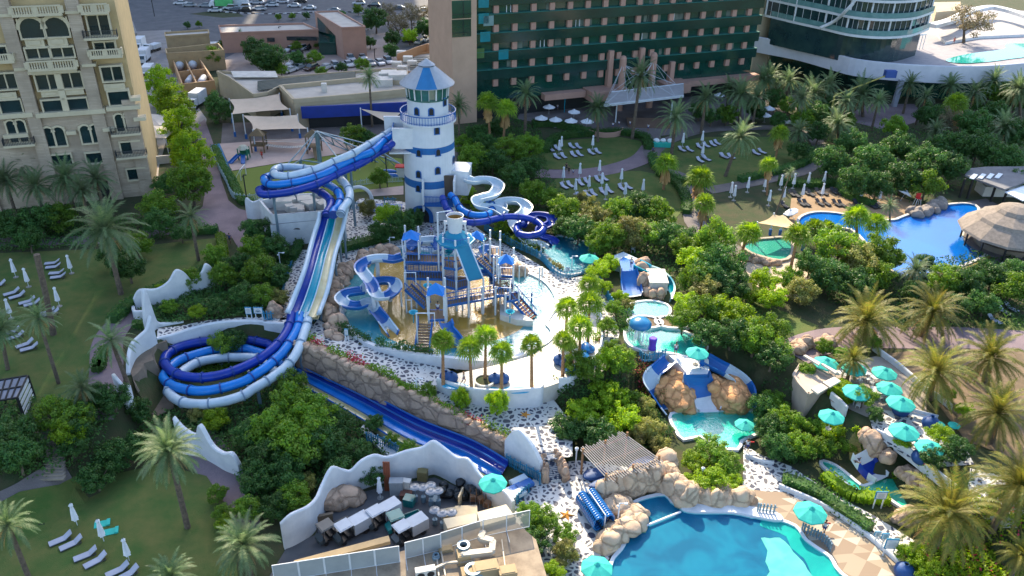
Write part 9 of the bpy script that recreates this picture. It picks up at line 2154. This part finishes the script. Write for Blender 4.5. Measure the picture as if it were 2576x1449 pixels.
# ---- palms
def PC(desc,where,kind,L_):
    def f(cx,cy,r,bx=None,by=None,*,label,group): palm(cx,cy,r,(bx,by) if bx is not None else None,kind,label,group)
    cluster(f,desc,where,L_)
def PP(v,L_): return [Z(v,a,b)+(r,)+(Z(v,c,d) if c is not None else ()) for a,b,r,c,d in L_]
palm(267,580,92,(305,741),'date','large feather palm on the left lawn beside the dark trees')
palm(480,545,44,(500,656),'ragged','smaller thin-crowned palm right of the large lawn palm')
PC('feather palms','close to the apartment block','date',[(14,455,50),(90,470,50),(165,450,58),(242,450,48),(60,420,44),(205,480,44)])
palm(88,800,50,(148,965),'ragged','leaning palm at left beside two pairs of loungers')
palm(280,856,62,(325,975),'ragged','drooping dry palm over the left brick path')
palm(205,975,50,(215,1050),'ragged','short palm below the left path kerb')
palm(0,828,56,(20,930),'date','sunlit palm crown cut by the left edge')
palm(433,1135,84,(473,1330),'date','tall palm with hanging dry fronds at lower left')
palm(20,1320,70,None,'ragged','palm cut by the left edge near the bottom')
palm(615,1372,80,None,'date','dark palm at the bottom left of the service yard',H=4)
palm(430,1450,62,None,'date','palm crown cut by the bottom edge',H=4)
g_=G(135,842); r_=empty('dead_palm_trunk',tuple(g_),0,'leaning bare palm trunk without crown on the left lawn','palm tree'); t=VY(92,640,g_.y); m=MB(); m.tube([(0,0,0),((t.x-g_.x)*.6,0,(t.z-g_.z)*.5),(t.x-g_.x,0,t.z-g_.z)],[.38,.33,.36],8); m.build('trunk',bark,r_)
palm(926,195,31,(937,320),'date','slender palm in front of the clubhouse roof')
PC('fan palms with dry skirts','right of the lighthouse','skirt',PP('a2',[(2120,930,28,2150,1330),(2290,990,28,2255,1365)]))
palm(*Z('a2',1870,960),33,Z('a2',1865,1330),'date','feather palm just behind the lighthouse balcony')
PC('feather palms','in front of the hotel glass','date',PP('a3',[(165,850,42,165,1215),(825,985,40,825,1285),(1210,690,50,1135,1260),(1520,1070,52,1492,1395),(1790,890,44,1760,1210),(2120,860,50,2110,1120),(2330,720,42,2330,960),(-60,760,36,-60,1000)]))
palm(*Z('a3',2110,1240),50,Z('b3',2100,270),'date','broad feather palm on the round right lawn')
PC('grey-green feather palms','below the curved podium','date',PP('a4',[(120,720,40,120,950),(510,850,52,510,1050),(950,850,52,955,1060),(1520,880,30,1430,1130),(1760,760,36,1780,1000),(730,1120,44,740,1290),(380,1190,34,390,1330),(2250,1150,46,2250,1350),(2380,800,44,2380,1100),(1620,1180,32,1620,1350)]))
PC('shaded feather palms','under the curved podium edge','date',[(1985,205,36),(2015,250,36),(2085,215,38),(2130,255,36),(2210,255,34),(2290,215,34),(2450,235,38),(2500,205,36),(2560,225,40),(1905,245,36),(1835,225,36)])
palm(*Z('a4',1800,930),30,Z('a4',1810,1180),'skirt','fan palm with dry skirt in the right shaded wood')
palm(*Z('a4',210,1210),24,Z('a4',165,1430),'skirt','sunlit fan palm standing alone above the round lawn')
PC('sunlit fan palms with dry skirts','along the middle garden path','skirt',PP('b3',[(1580,160,30,1540,390),(1865,290,34,1835,560),(1925,520,28,1865,830)]))
palm(*Z('b4',105,165),22,Z('b4',85,440),'skirt','slim fan palm left of the dead one by the black loungers')
palm(*Z('b4',300,235),20,Z('b4',148,660),'ragged','dead brown leaning palm above the plunge pool sail')
PC('fan palms','around the plunge pool','fan',PP('b3',[(2310,790,32,2240,975)])+PP('b4',[(350,810,32,285,1180),(520,740,26,540,900),(630,750,24,640,860),(900,640,32,900,860),(1080,700,28,1090,860)]))
palm(*Z('b4',1200,530),26,Z('b4',1200,690),'ragged','thin palm on the rear edge of the big blue pool')
palm(*Z('b4',1430,1120),42,None,'date','dark palm in front of the overflow wall',H=3.5)
PC('large sunlit feather palms','on the right above the teal parasols','date',PP('c4',[(990,250,92,975,440),(1540,190,84,1490,390),(1560,700,90,1570,960),(2070,550,82,2060,800),(870,600,48,812,790)]))
palm(*Z('c4',2180,1085),92,Z('c4',2120,1350),'date','sunlit feather palm at the right edge above the cafe cobbles')
palm(*Z('d4',1690,880),124,Z('d4',1600,1210),'date','largest feather palm in the lower right beside the notices')
palm(*Z('d4',2260,630),112,Z('d4',2120,1050),'date','big feather palm cut by the lower right edge')
palm(*Z('d4',2390,1260),60,None,'date','palm crown at the bottom right corner',H=4)
def dpalm(v,x,y,r,bx,by,label):
    b=W(*Z(v,bx,by),.3); t=VY(*Z(v,x,y),b.y); hh=t.z-.3; s=m_px(r,t)/1.8; i=rnd.randrange(2)
    o=inst(f'palm_fan{i}',FK[i],b,rnd.uniform(0,6),1,label,'fan palms on the splash deck','palm tree')
    for ch in o.children:
        if ch.name.startswith('trunk'): ch.scale=(.9,.9,hh/8)
        else: ch.scale=(s,s,s); ch.location=(0,0,hh-8*s)
    dx=t.x-b.x; o.rotation_euler=(Matrix.Rotation(math.atan2(dx,hh),4,'Y')@Matrix.Rotation(rnd.uniform(0,6),4,'Z')).to_euler()
for v,x,y,r,bx,by,lb in (('c2',1715,440,32,1720,828,'leftmost fan palm on the white deck'),('c2',1960,500,33,1976,868,'fan palm second from the left on the deck'),('c2',2105,390,32,2098,790,'tallest middle fan palm rising from the round planter'),('c2',2250,540,32,2247,880,'fan palm right of the round planter'),('c3',225,470,30,227,850,'fan palm standing alone in the middle of the deck front'),('c3',515,430,27,507,750,'fan palm behind the lone blue bean bag'),('c3',665,310,36,660,635,'fan palm before the large blue cushions'),('c3',545,140,32,540,350,'upper left fan palm of the deck cluster'),('c3',750,100,36,735,470,'tall upper right fan palm of the deck cluster'),('b3',870,1250,27,880,1420,'rearmost fan palm of the deck cluster'),('c3',570,470,20,600,650,'thin leaning fan palm in the deck cluster')): dpalm(v,x,y,r,bx,by,lb)
# ---------------------------------------------------------------- camera, light, view
sc=bpy.context.scene
cd=bpy.data.cameras.new('camera'); cam=bpy.data.objects.new('camera',cd); C.objects.link(cam); sc.camera=cam
cd.sensor_width=36; cd.lens=FP/2576*36; cd.clip_end=6000; cd.clip_start=1
M=Matrix(((_r.x,_u.x,-_f.x,CAM.x),(_r.y,_u.y,-_f.y,CAM.y),(_r.z,_u.z,-_f.z,CAM.z),(0,0,0,1))); cam.matrix_world=M
SAZ=R(-9); SEL=R(37)
sd=V3((math.sin(SAZ)*math.cos(SEL),math.cos(SAZ)*math.cos(SEL),math.sin(SEL)))   # towards the sun
ld=bpy.data.lights.new('sun','SUN'); ld.energy=3.7; ld.angle=R(.55); ld.color=(1,.84,.6)
lo=bpy.data.objects.new('sun',ld); C.objects.link(lo); lo.rotation_euler=sd.to_track_quat('Z','Y').to_euler()
w=bpy.data.worlds.new('World'); sc.world=w; w.use_nodes=True; nt=w.node_tree; nt.nodes.clear()
sk=nt.nodes.new('ShaderNodeTexSky'); sk.sky_type='NISHITA'; sk.sun_disc=False; sk.sun_elevation=SEL; sk.sun_rotation=SAZ; sk.altitude=0; sk.dust_density=1.5; sk.ozone_density=.9
bg=nt.nodes.new('ShaderNodeBackground'); bg.inputs[1].default_value=.15; ow=nt.nodes.new('ShaderNodeOutputWorld'); nt.links.new(sk.outputs[0],bg.inputs[0]); nt.links.new(bg.outputs[0],ow.inputs[0])
sc.view_settings.view_transform='Standard'; sc.view_settings.look='None'; sc.view_settings.exposure=1.5; sc.view_settings.gamma=1
sc.render.resolution_x=1024; sc.render.resolution_y=576
sc.cycles.transparent_max_bounces=12; sc.cycles.max_bounces=6
